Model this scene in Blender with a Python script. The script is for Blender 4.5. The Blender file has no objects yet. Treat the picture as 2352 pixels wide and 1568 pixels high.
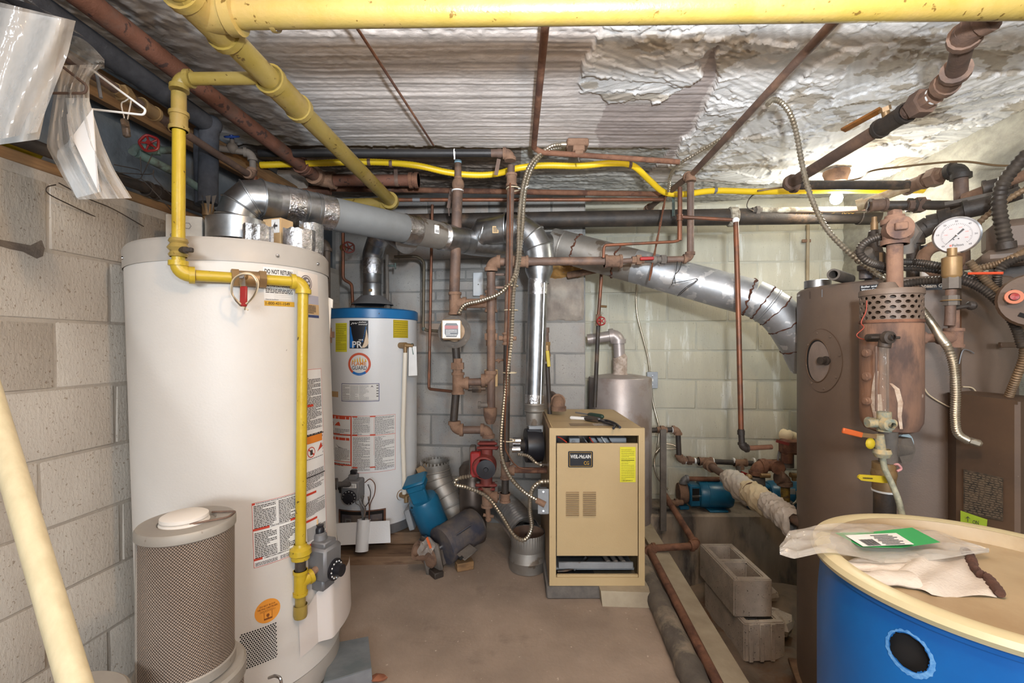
import bpy, bmesh, math, random
import numpy as np
from mathutils import Vector as V, Matrix
random.seed(7)
PI = math.pi
# ---------------------------------------------------------------- camera, world, lights, exposure
F, CX, HY, EZ = 1045.0, 1176.0, 792.0, 1.14        # focal length in pixels, optical axis column, horizon row, eye height
SC = bpy.context.scene
C = SC.collection
cam = bpy.data.objects.new('camera', bpy.data.cameras.new('camera'))
cam.data.sensor_width = 36.0
cam.data.lens = F / 2352 * 36.0
cam.data.shift_y = 8.0 / 2352
cam.data.clip_start = 0.02
cam.location = (0, 0, EZ)
cam.rotation_euler = (PI / 2, 0, 0)
C.objects.link(cam)
SC.camera = cam
W = bpy.data.worlds.new('world')
SC.world = W
W.use_nodes = True
W.node_tree.nodes['Background'].inputs[0].default_value = (0.72, 0.86, 1.0, 1)
W.node_tree.nodes['Background'].inputs[1].default_value = 0.30


def lamp(name, loc, power, color, radius):
    d = bpy.data.lights.new(name, 'POINT')
    d.energy = power
    d.color = color
    d.shadow_soft_size = radius
    o = bpy.data.objects.new(name, d)
    o.location = loc
    C.objects.link(o)
    return o


lamp('ceiling_lamp_light', (0.29, 0.25, 1.89), 24, (1.0, 0.61, 0.28), 0.035)
lamp('flash_light', (0.15, -0.10, 1.33), 20, (0.86, 0.93, 1.0), 0.04)
sp = bpy.data.lights.new('bounce_flash_light', 'SPOT')          # the flash head, tilted up at the ceiling
sp.energy = 235
sp.color = (0.88, 0.94, 1.0)
sp.spot_size = math.radians(118)
sp.spot_blend = 1.0
sp.shadow_soft_size = 0.04
spo = bpy.data.objects.new('bounce_flash_light', sp)
spo.location = (0.15, -0.10, 1.395)
spo.rotation_euler = V((0.16, 0.80, 0.62)).to_track_quat('-Z', 'Y').to_euler()
C.objects.link(spo)
rear_fill = bpy.data.lights.new('rear_fill_light', 'AREA')  # soft fill added behind the camera; no lamp is known there
rear_fill.shape = 'RECTANGLE'
rear_fill.size, rear_fill.size_y = 2.2, .7
rear_fill.energy = 175
rear_fill.color = (0.90, 0.95, 1.0)
rear_fill_o = bpy.data.objects.new('rear_fill_light', rear_fill)
rear_fill_o.location = (0.25, -4.2, 1.72)
rear_fill_o.rotation_euler = (PI / 2, 0, 0)
C.objects.link(rear_fill_o)
SC.view_settings.view_transform = 'Standard'
SC.view_settings.look = 'None'
SC.view_settings.exposure = 0.14
SC.view_settings.gamma = 1.0
SC.view_settings.use_curve_mapping = False


# ---------------------------------------------------------------- helpers
def P(u, v, y):
    return V(((u - CX) * y / F, y, EZ - (v - HY) * y / F))


def px_plane_z(u, v, z):
    y = (EZ - z) * F / (v - HY)
    return V(((u - CX) * y / F, y, z))


def lin(r, g, b):
    return tuple(((c / 255) / 12.92 if c / 255 <= 0.04045 else ((c / 255 + 0.055) / 1.055) ** 2.4) for c in (r, g, b)) + (1,)


def perp(d):
    d = d.normalized()
    a = V((0, 0, 1)) if abs(d.z) < 0.9 else V((1, 0, 0))
    x = d.cross(a).normalized()
    return x, d.cross(x).normalized()


class MB:
    def __init__(s):
        s.v, s.f = [], []

    def add(s, vs, fs):
        n = len(s.v)
        s.v += [tuple(p) for p in vs]
        s.f += [tuple(i + n for i in f) for f in fs]
        return s

    def tube(s, pts, r, seg=12, cap=True, closed=False):
        pts = [V(p) for p in pts]
        n = len(pts)
        rs = [r] * n if not isinstance(r, (list, tuple)) else r
        vs, fs = [], []
        x = None
        for i, p in enumerate(pts):
            a = pts[(i - 1) % n] if closed else pts[max(i - 1, 0)]
            b = pts[(i + 1) % n] if closed else pts[min(i + 1, n - 1)]
            d = (b - a)
            d = d.normalized() if d.length > 1e-9 else V((0, 0, 1))
            if x is None:
                x, y = perp(d)
            else:
                x = x - d * x.dot(d)
                x = x.normalized() if x.length > 1e-6 else perp(d)[0]
                y = d.cross(x)
            for k in range(seg):
                t = 2 * PI * k / seg
                vs.append(p + (x * math.cos(t) + y * math.sin(t)) * rs[i])
        m = n if closed else n - 1
        for i in range(m):
            j = (i + 1) % n
            for k in range(seg):
                k2 = (k + 1) % seg
                fs.append((i * seg + k, i * seg + k2, j * seg + k2, j * seg + k))
        if cap and not closed:
            fs.append(tuple(range(seg - 1, -1, -1)))
            fs.append(tuple((n - 1) * seg + k for k in range(seg)))
        return s.add(vs, fs)

    def cyl(s, a, b, r, r2=None, seg=16):
        return s.tube([a, b], [r, r if r2 is None else r2], seg)

    def lathe(s, prof, o, ax=(0, 0, 1), seg=32, a0=0.0, a1=2 * PI, x=None):
        o, ax = V(o), V(ax).normalized()
        if x is None:
            x, y = perp(ax)
        else:
            x = V(x).normalized()
            y = ax.cross(x)
        full = abs(a1 - a0 - 2 * PI) < 1e-6
        n = seg if full else seg + 1
        vs, fs = [], []
        for r, h in prof:
            for k in range(n):
                t = a0 + (a1 - a0) * k / seg
                vs.append(o + ax * h + (x * math.cos(t) + y * math.sin(t)) * r)
        for i in range(len(prof) - 1):
            for k in range(seg):
                k2 = (k + 1) % n
                fs.append((i * n + k, i * n + k2, (i + 1) * n + k2, (i + 1) * n + k))
        return s.add(vs, fs)

    def box(s, c, size, ax=None, bev=0.0):
        c = V(c)
        h = [q / 2 for q in size]
        A = ax or (V((1, 0, 0)), V((0, 1, 0)), V((0, 0, 1)))
        b = min(bev, min(h) * 0.9)

        def pt(sg, full):
            q = V(c)
            for a in range(3):
                q = q + A[a] * (sg[a] * (h[a] - (0 if (full is None or a == full) else b)))
            return q
        S = [(i, j, k) for i in (-1, 1) for j in (-1, 1) for k in (-1, 1)]
        if b <= 0:
            vs = [pt(q, None) for q in S]
            fs = [(0, 1, 3, 2), (4, 6, 7, 5), (0, 4, 5, 1), (2, 3, 7, 6), (0, 2, 6, 4), (1, 5, 7, 3)]
            return s.add(vs, fs)
        vs, ix = [], {}
        for q in S:
            for a in range(3):
                ix[q, a] = len(vs)
                vs.append(pt(q, a))
        fs = []
        for a in range(3):
            o1, o2 = [t for t in range(3) if t != a]
            for sg in (-1, 1):
                def key(p, r):
                    q = [0, 0, 0]
                    q[a], q[o1], q[o2] = sg, p, r
                    return tuple(q)
                fs.append(tuple(ix[key(p, r), a] for p, r in ((-1, -1), (1, -1), (1, 1), (-1, 1))))
            for p in (-1, 1):
                for r in (-1, 1):
                    q0, q1 = [0, 0, 0], [0, 0, 0]
                    q0[a], q0[o1], q0[o2] = -1, p, r
                    q1[a], q1[o1], q1[o2] = 1, p, r
                    q0, q1 = tuple(q0), tuple(q1)
                    fs.append((ix[q0, o1], ix[q1, o1], ix[q1, o2], ix[q0, o2]))
        for q in S:
            fs.append(tuple(ix[q, a] for a in range(3)))
        return s.add(vs, fs)

    def bar(s, a, b, w, t, up=(0, 0, 1), bev=0.0):
        a, b = V(a), V(b)
        d = (b - a)
        L = d.length
        d = d / L
        up = V(up)
        x = d.cross(up).normalized()
        z = x.cross(d).normalized()
        return s.box((a + b) / 2, (L, w, t), (d, x, z), bev)

    def prism(s, poly, off):
        poly = [V(p) for p in poly]
        off = V(off)
        n = len(poly)
        vs = poly + [p + off for p in poly]
        fs = [tuple(range(n)), tuple(range(2 * n - 1, n - 1, -1))]
        fs += [(i, (i + 1) % n, n + (i + 1) % n, n + i) for i in range(n)]
        return s.add(vs, fs)

    def sphere(s, c, r, seg=12, rings=8, sc=(1, 1, 1)):
        c = V(c)
        vs, fs = [], []
        for i in range(rings + 1):
            a = PI * i / rings
            for k in range(seg):
                t = 2 * PI * k / seg
                vs.append(c + V((r * sc[0] * math.sin(a) * math.cos(t), r * sc[1] * math.sin(a) * math.sin(t), r * sc[2] * math.cos(a))))
        for i in range(rings):
            for k in range(seg):
                k2 = (k + 1) % seg
                fs.append((i * seg + k, i * seg + k2, (i + 1) * seg + k2, (i + 1) * seg + k))
        return s.add(vs, fs)

    def torus(s, c, ax, R, r, seg=24, rs=8):
        x, y = perp(V(ax))
        c = V(c)
        return s.tube([c + (x * math.cos(2 * PI * k / seg) + y * math.sin(2 * PI * k / seg)) * R for k in range(seg)], r, rs, closed=True)

    def hexnut(s, p, d, r, L):
        d = V(d).normalized()
        return s.tube([V(p) - d * L / 2, V(p) + d * L / 2], r, 6)

    def grid(s, fn, nu, nv, thick=None):
        vs = [fn(i / nu, j / nv) for j in range(nv + 1) for i in range(nu + 1)]
        w = nu + 1
        fs = [(j * w + i, j * w + i + 1, (j + 1) * w + i + 1, (j + 1) * w + i) for j in range(nv) for i in range(nu)]
        return s.add(vs, fs)

    def build(s, name, mat, parent=None, angle=38, recalc=True):
        me = bpy.data.meshes.new(name)
        me.from_pydata(s.v, [], s.f)
        if recalc and len(s.f) < 60000:
            bm = bmesh.new()
            bm.from_mesh(me)
            bmesh.ops.recalc_face_normals(bm, faces=bm.faces)
            bm.to_mesh(me)
            bm.free()
        me.polygons.foreach_set('use_smooth', [True] * len(me.polygons))
        me.set_sharp_from_angle(angle=math.radians(angle))
        me.materials.append(mat)
        o = bpy.data.objects.new(name, me)
        C.objects.link(o)
        if parent is not None:
            o.parent = parent
            if parent.type == 'EMPTY':
                o.matrix_parent_inverse = Matrix.Translation(-parent.location)
        return o


def thing(name, label, cat, loc, group=None):
    o = bpy.data.objects.new(name, None)
    o.empty_display_size = 0.05
    C.objects.link(o)
    o.location = V(loc)
    return tag(o, label, cat, group)


def tag(o, label, cat, group=None):
    o['label'] = label
    o['category'] = cat
    if group:
        o['group'] = group
    return o


def part(name, mb, mat, parent, label=None, **k):
    o = mb.build(name, mat, parent, **k)
    if label:
        o['label'] = label
    return o


def solo(name, mb, mat, label, cat, group=None, **k):
    return tag(mb.build(name, mat, None, **k), label, cat, group)


def struct(name, mb, mat, parent=None, **k):
    o = mb.build(name, mat, parent, **k)
    o['kind'] = 'structure'
    return o


def spline(pts, n=12):
    pts = [V(p) for p in pts]
    Q = [pts[0] * 2 - pts[1]] + pts + [pts[-1] * 2 - pts[-2]]
    out = []
    for i in range(1, len(Q) - 2):
        a, b, c, d = Q[i - 1:i + 3]
        for k in range(n):
            t = k / n
            out.append(0.5 * ((2 * b) + (c - a) * t + (2 * a - 5 * b + 4 * c - d) * t * t + (3 * b - a - 3 * c + d) * t ** 3))
    out.append(pts[-1])
    return out


def resample(pts, step):
    out = [pts[0]]
    acc = 0.0
    for a, b in zip(pts, pts[1:]):
        L = (b - a).length
        while acc + L >= step and L > 1e-9:
            t = (step - acc) / L
            a = a + (b - a) * t
            L = (b - a).length
            out.append(a)
            acc = 0.0
        acc += L
    return out


def gored(parent, pts, r, m, rings=True, seg=36, mring=None, k=1.035, name='elbow_gore', cap=False):
    """sheet metal elbow: mitred gores between the given nodes, a raised seam at every inner node"""
    pts = [V(p) for p in pts]
    full = MB().tube(pts, r, seg, cap=False)
    for i in range(len(pts) - 1):
        g = MB().add(full.v[i * seg:(i + 2) * seg], [(q, (q + 1) % seg, seg + (q + 1) % seg, seg + q) for q in range(seg)])
        part(name, g, m, parent)
        if rings and i > 0:
            ring = [V(p) for p in full.v[i * seg:(i + 1) * seg]]
            part('seam_ring', MB().tube([pts[i] + (p - pts[i]) * (1 + (k - 1) * .4) for p in ring], r * (k - 1) + .0012, 6, closed=True), mring or m, parent)


def ribbed(pts, r, pitch=0.013, depth=0.72, seg=10, n=14):
    q = resample(spline(pts, n), pitch / 2)
    return MB().tube(q, [r if i % 2 else r * depth for i in range(len(q))], seg)


def wire(pts, r, seg=6, n=8):
    return MB().tube(spline(pts, n), r, seg)


def bent(pts, rad, n=6):
    pts = [V(p) for p in pts]
    out = [pts[0]]
    for a, c, b in zip(pts, pts[1:], pts[2:]):
        d1, d2 = (a - c).normalized(), (b - c).normalized()
        L = min(rad, (a - c).length * 0.45, (b - c).length * 0.45)
        p0, p1 = c + d1 * L, c + d2 * L
        for k in range(n + 1):
            t = k / n
            out.append(p0 * (1 - t) ** 2 + c * 2 * t * (1 - t) + p1 * t * t)
    out.append(pts[-1])
    return out


def elbow(mb, a, c, b, r, k=1.3, leg=2.4, seg=14):
    a, c, b = V(a), V(c), V(b)
    d1, d2 = (c - a).normalized(), (b - c).normalized()
    L = leg * r
    p0, p1 = c - d1 * L, c + d2 * L
    pts = [p0 * (1 - t) ** 2 + c * 2 * t * (1 - t) + p1 * t * t for t in [i / 8 for i in range(9)]]
    mb.tube(pts, r * k, seg)
    mb.cyl(p0 - d1 * 0.1 * r, p0 + d1 * 0.75 * r, r * k * 1.17, seg=seg)
    mb.cyl(p1 + d2 * 0.1 * r, p1 - d2 * 0.75 * r, r * k * 1.17, seg=seg)
    return mb


def coupling(mb, p, d, r, k=1.3, L=None, seg=14):
    d = V(d).normalized()
    L = L or 2.6 * r
    p = V(p)
    mb.cyl(p - d * L / 2, p + d * L / 2, r * k, seg=seg)
    for s in (-1, 1):
        mb.cyl(p + d * s * L / 2, p + d * s * (L / 2 - 0.6 * r), r * k * 1.15, seg=seg)
    return mb


def union(mb, p, d, r, k=1.4):
    d = V(d).normalized()
    p = V(p)
    mb.cyl(p - d * 2 * r, p - d * 0.6 * r, r * k * 0.95, seg=8)
    mb.hexnut(p + d * 0.2 * r, d, r * k * 1.35, 1.6 * r)
    mb.cyl(p + d * 1 * r, p + d * 2 * r, r * k * 0.9, seg=8)
    return mb


def tee(mb, p, d, d2, r, k=1.3, seg=14):
    d2 = V(d2).normalized()
    coupling(mb, p, d, r, k, 5 * r, seg)
    mb.cyl(V(p), V(p) + d2 * 2.4 * r, r * k, seg=seg)
    mb.cyl(V(p) + d2 * 1.7 * r, V(p) + d2 * 2.5 * r, r * k * 1.17, seg=seg)
    return mb


def pipe_run(root, pts, r, mp, mf, k=1.3, leg=2.4, names=('pipe_section', 'elbow'), seg=14):
    pts = [V(p) for p in pts]
    n = len(pts)
    for i in range(n - 1):
        d = (pts[i + 1] - pts[i]).normalized()
        a = pts[i] + d * (leg * 0.8 * r if i > 0 else 0)
        b = pts[i + 1] - d * (leg * 0.8 * r if i < n - 2 else 0)
        part(names[0], MB().cyl(a, b, r, seg=seg), mp, root)
    for i in range(1, n - 1):
        part(names[1], elbow(MB(), pts[i - 1], pts[i], pts[i + 1], r, k, leg, seg), mf, root)


def handwheel(mb, c, ax, R, spokes=5):
    ax = V(ax).normalized()
    x, y = perp(ax)
    c = V(c)
    n = spokes * 6
    pts = []
    for k in range(n):
        t = 2 * PI * k / n
        rr = R * (1 + 0.05 * math.cos(spokes * t))
        pts.append(c + (x * math.cos(t) + y * math.sin(t)) * rr)
    mb.tube(pts, R * 0.16, 8, closed=True)
    for k in range(spokes):
        t = 2 * PI * k / spokes
        mb.cyl(c, c + (x * math.cos(t) + y * math.sin(t)) * R, R * 0.12, seg=6)
    mb.cyl(c - ax * R * 0.3, c + ax * R * 0.3, R * 0.28, seg=10)
    return mb


# flat print on a surface: S(x, y, lift) -> world point
_tc = {}


def text_mesh(s, bold=0.0):
    if (s, bold) not in _tc:
        cu = bpy.data.curves.new('txt', 'FONT')
        cu.body = s
        cu.offset = bold
        cu.resolution_u = 3
        ob = bpy.data.objects.new('txt', cu)
        me = bpy.data.meshes.new_from_object(ob)
        vs = [(q.co.x, q.co.y) for q in me.vertices]
        fs = [tuple(p.vertices) for p in me.polygons]
        bpy.data.objects.remove(ob)
        bpy.data.curves.remove(cu)
        bpy.data.meshes.remove(me)
        xs, ys = [q[0] for q in vs], [q[1] for q in vs]
        _tc[s, bold] = ([((q[0] - min(xs)) / (max(xs) - min(xs)), (q[1] - min(ys)) / (max(ys) - min(ys))) for q in vs], fs)
    return _tc[s, bold]


def text(mb, S, s, x0, y0, x1, y1, lift=0.0012, bold=0.015, slant=0.0):
    vs, fs = text_mesh(s, bold)
    return mb.add([S(x0 + (x1 - x0) * (a + slant * b), y0 + (y1 - y0) * b, lift) for a, b in vs], fs)


def rect(mb, S, x0, y0, x1, y1, lift=0.0006, nx=8, ny=1):
    return mb.grid(lambda a, b: S(x0 + (x1 - x0) * a, y0 + (y1 - y0) * b, lift), nx, ny)


def frame(mb, S, x0, y0, x1, y1, w, lift=0.001, nx=8, h=None):
    h = h or w
    rect(mb, S, x0, y0, x1, y0 + h, lift, nx)
    rect(mb, S, x0, y1 - h, x1, y1, lift, nx)
    rect(mb, S, x0, y0, x0 + w, y1, lift, 1)
    rect(mb, S, x1 - w, y0, x1, y1, lift, 1)
    return mb


def disc(mb, S, cx, cy, rx, ry, lift=0.0006, r0=0.0, seg=28, a0=0.0, a1=2 * PI):
    n = seg
    vs = []
    for k in range(n + 1):
        t = a0 + (a1 - a0) * k / n
        vs.append(S(cx + rx * math.cos(t), cy + ry * math.sin(t), lift))
        vs.append(S(cx + rx * r0 * math.cos(t), cy + ry * r0 * math.sin(t), lift))
    return mb.add(vs, [(2 * k, 2 * k + 2, 2 * k + 3, 2 * k + 1) for k in range(n)])


def fineprint(mb, S, x0, y0, x1, y1, lines, lift=0.001, fill=0.55, seed=1):
    """rows of word-sized dashes: print too small to read"""
    rnd = random.Random(seed)
    h = (y1 - y0) / lines
    for i in range(lines):
        y = y1 - h * (i + 0.8)
        x = x0
        end = x1 if rnd.random() < 0.72 else x0 + (x1 - x0) * rnd.uniform(0.3, 0.9)
        while x < end:
            w = (x1 - x0) * rnd.uniform(0.04, 0.16)
            rect(mb, S, x, y, min(x + w, end), y + h * fill, lift, 1)
            x += w + (x1 - x0) * 0.02
    return mb


# ---------------------------------------------------------------- materials
_m = {}


def mat(name, c1, c2=None, scale=6, rough=0.6, metal=0.0, bump=0.0, bscale=60, spots=None, sscale=40, sthr=0.66, r2=None,
        stretch=None, lo=0.35, hi=0.65, spec=0.5, attr=None, c3=None, s3=2.0, lo3=.5, hi3=.62, coat=0.0):
    if name in _m:
        return _m[name]
    m = bpy.data.materials.new(name)
    m.use_nodes = True
    N, L = m.node_tree.nodes, m.node_tree.links
    b = N['Principled BSDF']
    geo = N.new('ShaderNodeNewGeometry')
    pos = geo.outputs['Position']
    if stretch:
        mp = N.new('ShaderNodeMapping')
        mp.inputs['Scale'].default_value = stretch
        L.new(pos, mp.inputs[0])
        vec = mp.outputs[0]
    else:
        vec = pos

    def noise(sc, v=None, det=6, ro=0.6):
        n = N.new('ShaderNodeTexNoise')
        n.inputs['Scale'].default_value = sc
        n.inputs['Detail'].default_value = det
        n.inputs['Roughness'].default_value = ro
        L.new(v or vec, n.inputs['Vector'])
        return n.outputs[0]

    def ramp(src, a, z, ca=(0, 0, 0, 1), cz=(1, 1, 1, 1)):
        r = N.new('ShaderNodeValToRGB')
        r.color_ramp.elements[0].position = a
        r.color_ramp.elements[1].position = z
        r.color_ramp.elements[0].color = ca
        r.color_ramp.elements[1].color = cz
        L.new(src, r.inputs[0])
        return r.outputs[0]

    def mix(f, a, c):
        x = N.new('ShaderNodeMix')
        x.data_type = 'RGBA'
        L.new(f, x.inputs[0])
        for q, k in ((a, 6), (c, 7)):
            if isinstance(q, tuple):
                x.inputs[k].default_value = q
            else:
                L.new(q, x.inputs[k])
        return x.outputs[2]
    col = None
    if attr:
        at = N.new('ShaderNodeAttribute')
        at.attribute_name = attr
        mul = N.new('ShaderNodeMix')
        mul.data_type = 'RGBA'
        mul.blend_type = 'MULTIPLY'
        mul.inputs[0].default_value = 1.0
        L.new(at.outputs['Color'], mul.inputs[6])
        L.new(ramp(noise(scale), lo, hi, c1, c2 or c1), mul.inputs[7])
        col = mul.outputs[2]
    elif c2:
        col = ramp(noise(scale), lo, hi, c1, c2)
    if c3:
        col = mix(ramp(noise(s3, det=8, ro=.65), lo3, hi3), col if col else c1, c3)
    if spots:
        col = mix(ramp(noise(sscale, pos, 3, .5), sthr, sthr + 0.04), col if col else c1, spots)
    if col:
        L.new(col, b.inputs['Base Color'])
    else:
        b.inputs['Base Color'].default_value = c1
    b.inputs['Metallic'].default_value = metal
    b.inputs['Specular IOR Level'].default_value = spec
    b.inputs['Coat Weight'].default_value = coat
    if r2 is not None:
        rr = N.new('ShaderNodeMapRange')
        rr.inputs[3].default_value = rough
        rr.inputs[4].default_value = r2
        rr.inputs[1].default_value = .3
        rr.inputs[2].default_value = .7
        L.new(noise(scale * 1.7), rr.inputs[0])
        L.new(rr.outputs[0], b.inputs['Roughness'])
    else:
        b.inputs['Roughness'].default_value = rough
    if bump:
        bp = N.new('ShaderNodeBump')
        bp.inputs['Strength'].default_value = min(1, bump)
        bp.inputs['Distance'].default_value = 0.004 * max(1, bump)
        L.new(noise(bscale), bp.inputs['Height'])
        L.new(bp.outputs[0], b.inputs['Normal'])
    _m[name] = m
    return m


YEL = mat('yellow_paint', lin(150, 127, 58), lin(160, 138, 76), 9, .34, bump=.25, bscale=90, spots=lin(104, 80, 34), sscale=55, sthr=.66, c3=lin(168, 140, 88), s3=5, lo3=.5, hi3=.75)
YELB = mat('bright_yellow_paint', lin(184, 154, 36), lin(194, 168, 50), 9, .3, bump=.2, bscale=90, spots=lin(84, 68, 24), sscale=60, sthr=.68)
YELT = mat('yellow_jacket', lin(236, 200, 40), lin(226, 188, 30), 8, .4)
RUST = mat('rust', lin(106, 72, 54), lin(134, 94, 72), 14, .85, bump=.5, bscale=120, c3=lin(88, 58, 46), s3=9)
RUSTR = mat('red_rust', lin(104, 68, 52), lin(122, 82, 66), 10, .8, bump=.4, bscale=120, spots=lin(70, 52, 48), sscale=28, sthr=.6, c3=lin(104, 80, 70), s3=6)
BRN = mat('brown_pipe', lin(86, 68, 59), lin(110, 88, 76), 12, .62, bump=.35, bscale=130, c3=lin(126, 98, 80), s3=7)
BRNF = mat('dusty_brown_iron', lin(120, 92, 73), lin(146, 116, 95), 16, .88, bump=.6, bscale=140, c3=lin(94, 72, 60), s3=8)
DARK = mat('dark_iron', lin(46, 41, 38), lin(68, 58, 50), 12, .55, bump=.35, bscale=120, c3=lin(110, 86, 66), s3=6, lo3=.55, hi3=.7)
BLK = mat('black_paint', lin(30, 30, 32), lin(44, 42, 42), 10, .5, bump=.15)
FOAM = mat('black_foam', lin(52, 54, 60), lin(66, 68, 74), 30, .95, bump=.3, bscale=220)
GALV = mat('galvanized', lin(188, 190, 192), lin(160, 163, 166), 22, .3, metal=1, r2=.42, bump=.05, bscale=30)
GALVD = mat('dusty_galvanized', lin(164, 160, 154), lin(146, 140, 132), 7, .5, metal=.75, r2=.65, bump=.1, spots=lin(120, 108, 96), sscale=12, sthr=.6)
GALVG = mat('grey_duct', lin(142, 146, 148), lin(128, 130, 130), 5, .55, metal=.45, bump=.15, bscale=18)
FLUE = mat('flue_metal', lin(182, 184, 188), lin(158, 160, 162), 9, .42, metal=.7, r2=.55, bump=.12, bscale=22, spots=lin(206, 206, 206), sscale=20, sthr=.58)
FOIL = mat('crinkled_foil', lin(214, 214, 216), lin(184, 184, 186), 30, .16, metal=1, bump=1.6, bscale=46)
CHROME = mat('bright_steel', lin(206, 206, 208), lin(188, 188, 190), 20, .22, metal=1)
BX = mat('armoured_cable', lin(196, 188, 172), lin(174, 162, 142), 20, .32, metal=.85)
BXD = mat('dusty_armoured_cable', lin(142, 118, 90), lin(112, 92, 72), 20, .55, metal=.35)
BXK = mat('dark_armoured_cable', lin(84, 76, 68), lin(60, 54, 50), 20, .5, metal=.4)
WHT = mat('white_enamel', lin(206, 202, 196), lin(212, 208, 202), 3, .42, bump=.12, bscale=150, spots=lin(120, 112, 104), sscale=46, sthr=.79)
WHT2 = mat('cool_white_enamel', lin(226, 228, 230), lin(222, 224, 226), 3, .32, bump=.25, bscale=170, spots=lin(130, 124, 118), sscale=60, sthr=.76)
RIMG = mat('grey_trim', lin(172, 166, 158), lin(182, 176, 168), 6, .4)
BLUE = mat('blue_band', lin(34, 118, 178), lin(28, 104, 164), 6, .35)
PAPER = mat('label_paper', lin(228, 228, 226), lin(222, 222, 220), 20, .55)
INK = mat('ink', lin(62, 58, 58), rough=.6)
INKL = mat('pale_ink', lin(118, 116, 116), rough=.6)
REDP = mat('red_print', lin(196, 66, 46), rough=.5)
ORP = mat('orange_print', lin(216, 128, 44), rough=.5)
GOLD = mat('gold_print', lin(202, 158, 48), rough=.5)
YTAG = mat('yellow_tag', lin(222, 216, 50), lin(214, 206, 44), 10, .6)
YTAGD = mat('mustard_tag', lin(196, 172, 34), rough=.55)
BLUP = mat('blue_print', lin(22, 110, 190), rough=.4)
NAVY = mat('navy_print', lin(58, 70, 116), rough=.5)
BLKP = mat('black_print', lin(28, 28, 34), rough=.4)
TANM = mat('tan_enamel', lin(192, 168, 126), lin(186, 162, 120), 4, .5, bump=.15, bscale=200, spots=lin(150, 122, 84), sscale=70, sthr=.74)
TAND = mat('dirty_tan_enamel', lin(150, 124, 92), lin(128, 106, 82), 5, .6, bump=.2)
BOIL = mat('boiler_jacket', lin(116, 99, 86), lin(106, 91, 80), 4, .5, bump=.2, bscale=220, spots=lin(160, 146, 130), sscale=58, sthr=.76)
CRUST = mat('crusted_brass', lin(190, 168, 124), lin(120, 136, 130), 50, .8, bump=.6)
BOILD = mat('boiler_panel', lin(98, 76, 58), lin(84, 66, 52), 5, .55, bump=.2, spots=lin(150, 130, 108), sscale=44, sthr=.74, c3=lin(122, 72, 42), s3=3, lo3=.62, hi3=.72)
SCALE = mat('scaled_iron', lin(146, 110, 88), lin(112, 88, 76), 10, .85, bump=.5, bscale=90, c3=lin(84, 68, 62), s3=7, stretch=(1, 1, .35), spots=lin(206, 192, 176), sscale=10, sthr=.68)
PINK = mat('dusty_pink_iron', lin(148, 114, 93), lin(122, 94, 79), 14, .9, bump=.5, bscale=120, c3=lin(92, 74, 70), s3=8, lo3=.58, hi3=.68)
COPP = mat('copper', lin(134, 82, 56), lin(108, 72, 54), 14, .45, metal=.35, c3=lin(96, 68, 54), s3=9)
BRASS = mat('brass', lin(156, 126, 84), lin(130, 104, 74), 12, .45, metal=.35)
VERD = mat('verdigris', lin(112, 134, 126), lin(84, 96, 94), 16, .8, bump=.4, c3=lin(70, 66, 62), s3=10)
RED = mat('red_paint', lin(156, 34, 32), lin(132, 30, 30), 12, .4)
REDD = mat('dusty_red_paint', lin(124, 46, 42), lin(112, 54, 46), 10, .6, bump=.3, c3=lin(150, 112, 92), s3=7, lo3=.55, hi3=.72)
ORNG = mat('orange_paint', lin(196, 92, 40), rough=.45)
BLUV = mat('blue_valve_paint', lin(36, 66, 134), rough=.45)
TEAL = mat('teal_motor_paint', lin(32, 102, 136), lin(26, 88, 120), 6, .32, c3=lin(96, 116, 118), s3=5, lo3=.58, hi3=.8)
NAVM = mat('dark_motor_paint', lin(64, 66, 80), lin(86, 82, 82), 7, .5, bump=.3, c3=lin(128, 112, 96), s3=5, lo3=.46, hi3=.66)
GREYI = mat('dusty_grey_iron', lin(112, 104, 96), lin(92, 86, 80), 12, .75, bump=.4)
GREYV = mat('grey_cast_metal', lin(128, 128, 130), lin(114, 114, 116), 10, .5, metal=.3)
GREYB = mat('grey_steel_box', lin(152, 156, 160), lin(134, 138, 142), 12, .5, metal=.3, spots=lin(112, 100, 90), sscale=30, sthr=.7)
DRUM = mat('blue_plastic', lin(6, 98, 172), lin(4, 84, 156), 4, .38, spots=lin(70, 140, 206), sscale=36, sthr=.77, c3=lin(40, 118, 190), s3=5, lo3=.6, hi3=.85)
LID = mat('cream_plastic', lin(194, 182, 144), lin(202, 190, 152), 3, .36)
LIDD = mat('dirty_cream_plastic', lin(184, 166, 134), lin(164, 142, 110), 4, .45, c3=lin(144, 120, 90), s3=3, lo3=.5, hi3=.75)
CLOTH = mat('off_white_cloth', lin(208, 198, 186), lin(190, 180, 168), 9, .95, bump=.5, bscale=160)
CANV = mat('cream_canvas', lin(218, 202, 170), lin(206, 188, 154), 9, .95, bump=.4, bscale=160)
BROWNK = mat('brown_knit', lin(92, 62, 50), lin(74, 52, 44), 30, .95, bump=.8, bscale=200)
WOOD = mat('old_wood', lin(150, 116, 78), lin(116, 86, 58), 5, .8, stretch=(3, 1, 14), bump=.4, bscale=30)
WOODD = mat('dirty_board', lin(138, 112, 88), lin(112, 88, 68), 5, .85, stretch=(1, 6, 8), bump=.4, bscale=30, c3=lin(88, 66, 52), s3=4)
POLE = mat('cream_pole', lin(212, 198, 162), lin(198, 184, 148), 12, .5, stretch=(4, 4, 1))
CONC = mat('concrete_block', lin(196, 184, 170), lin(172, 162, 150), 14, .95, bump=.8, bscale=110, spots=lin(86, 80, 74), sscale=110, sthr=.66)
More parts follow.
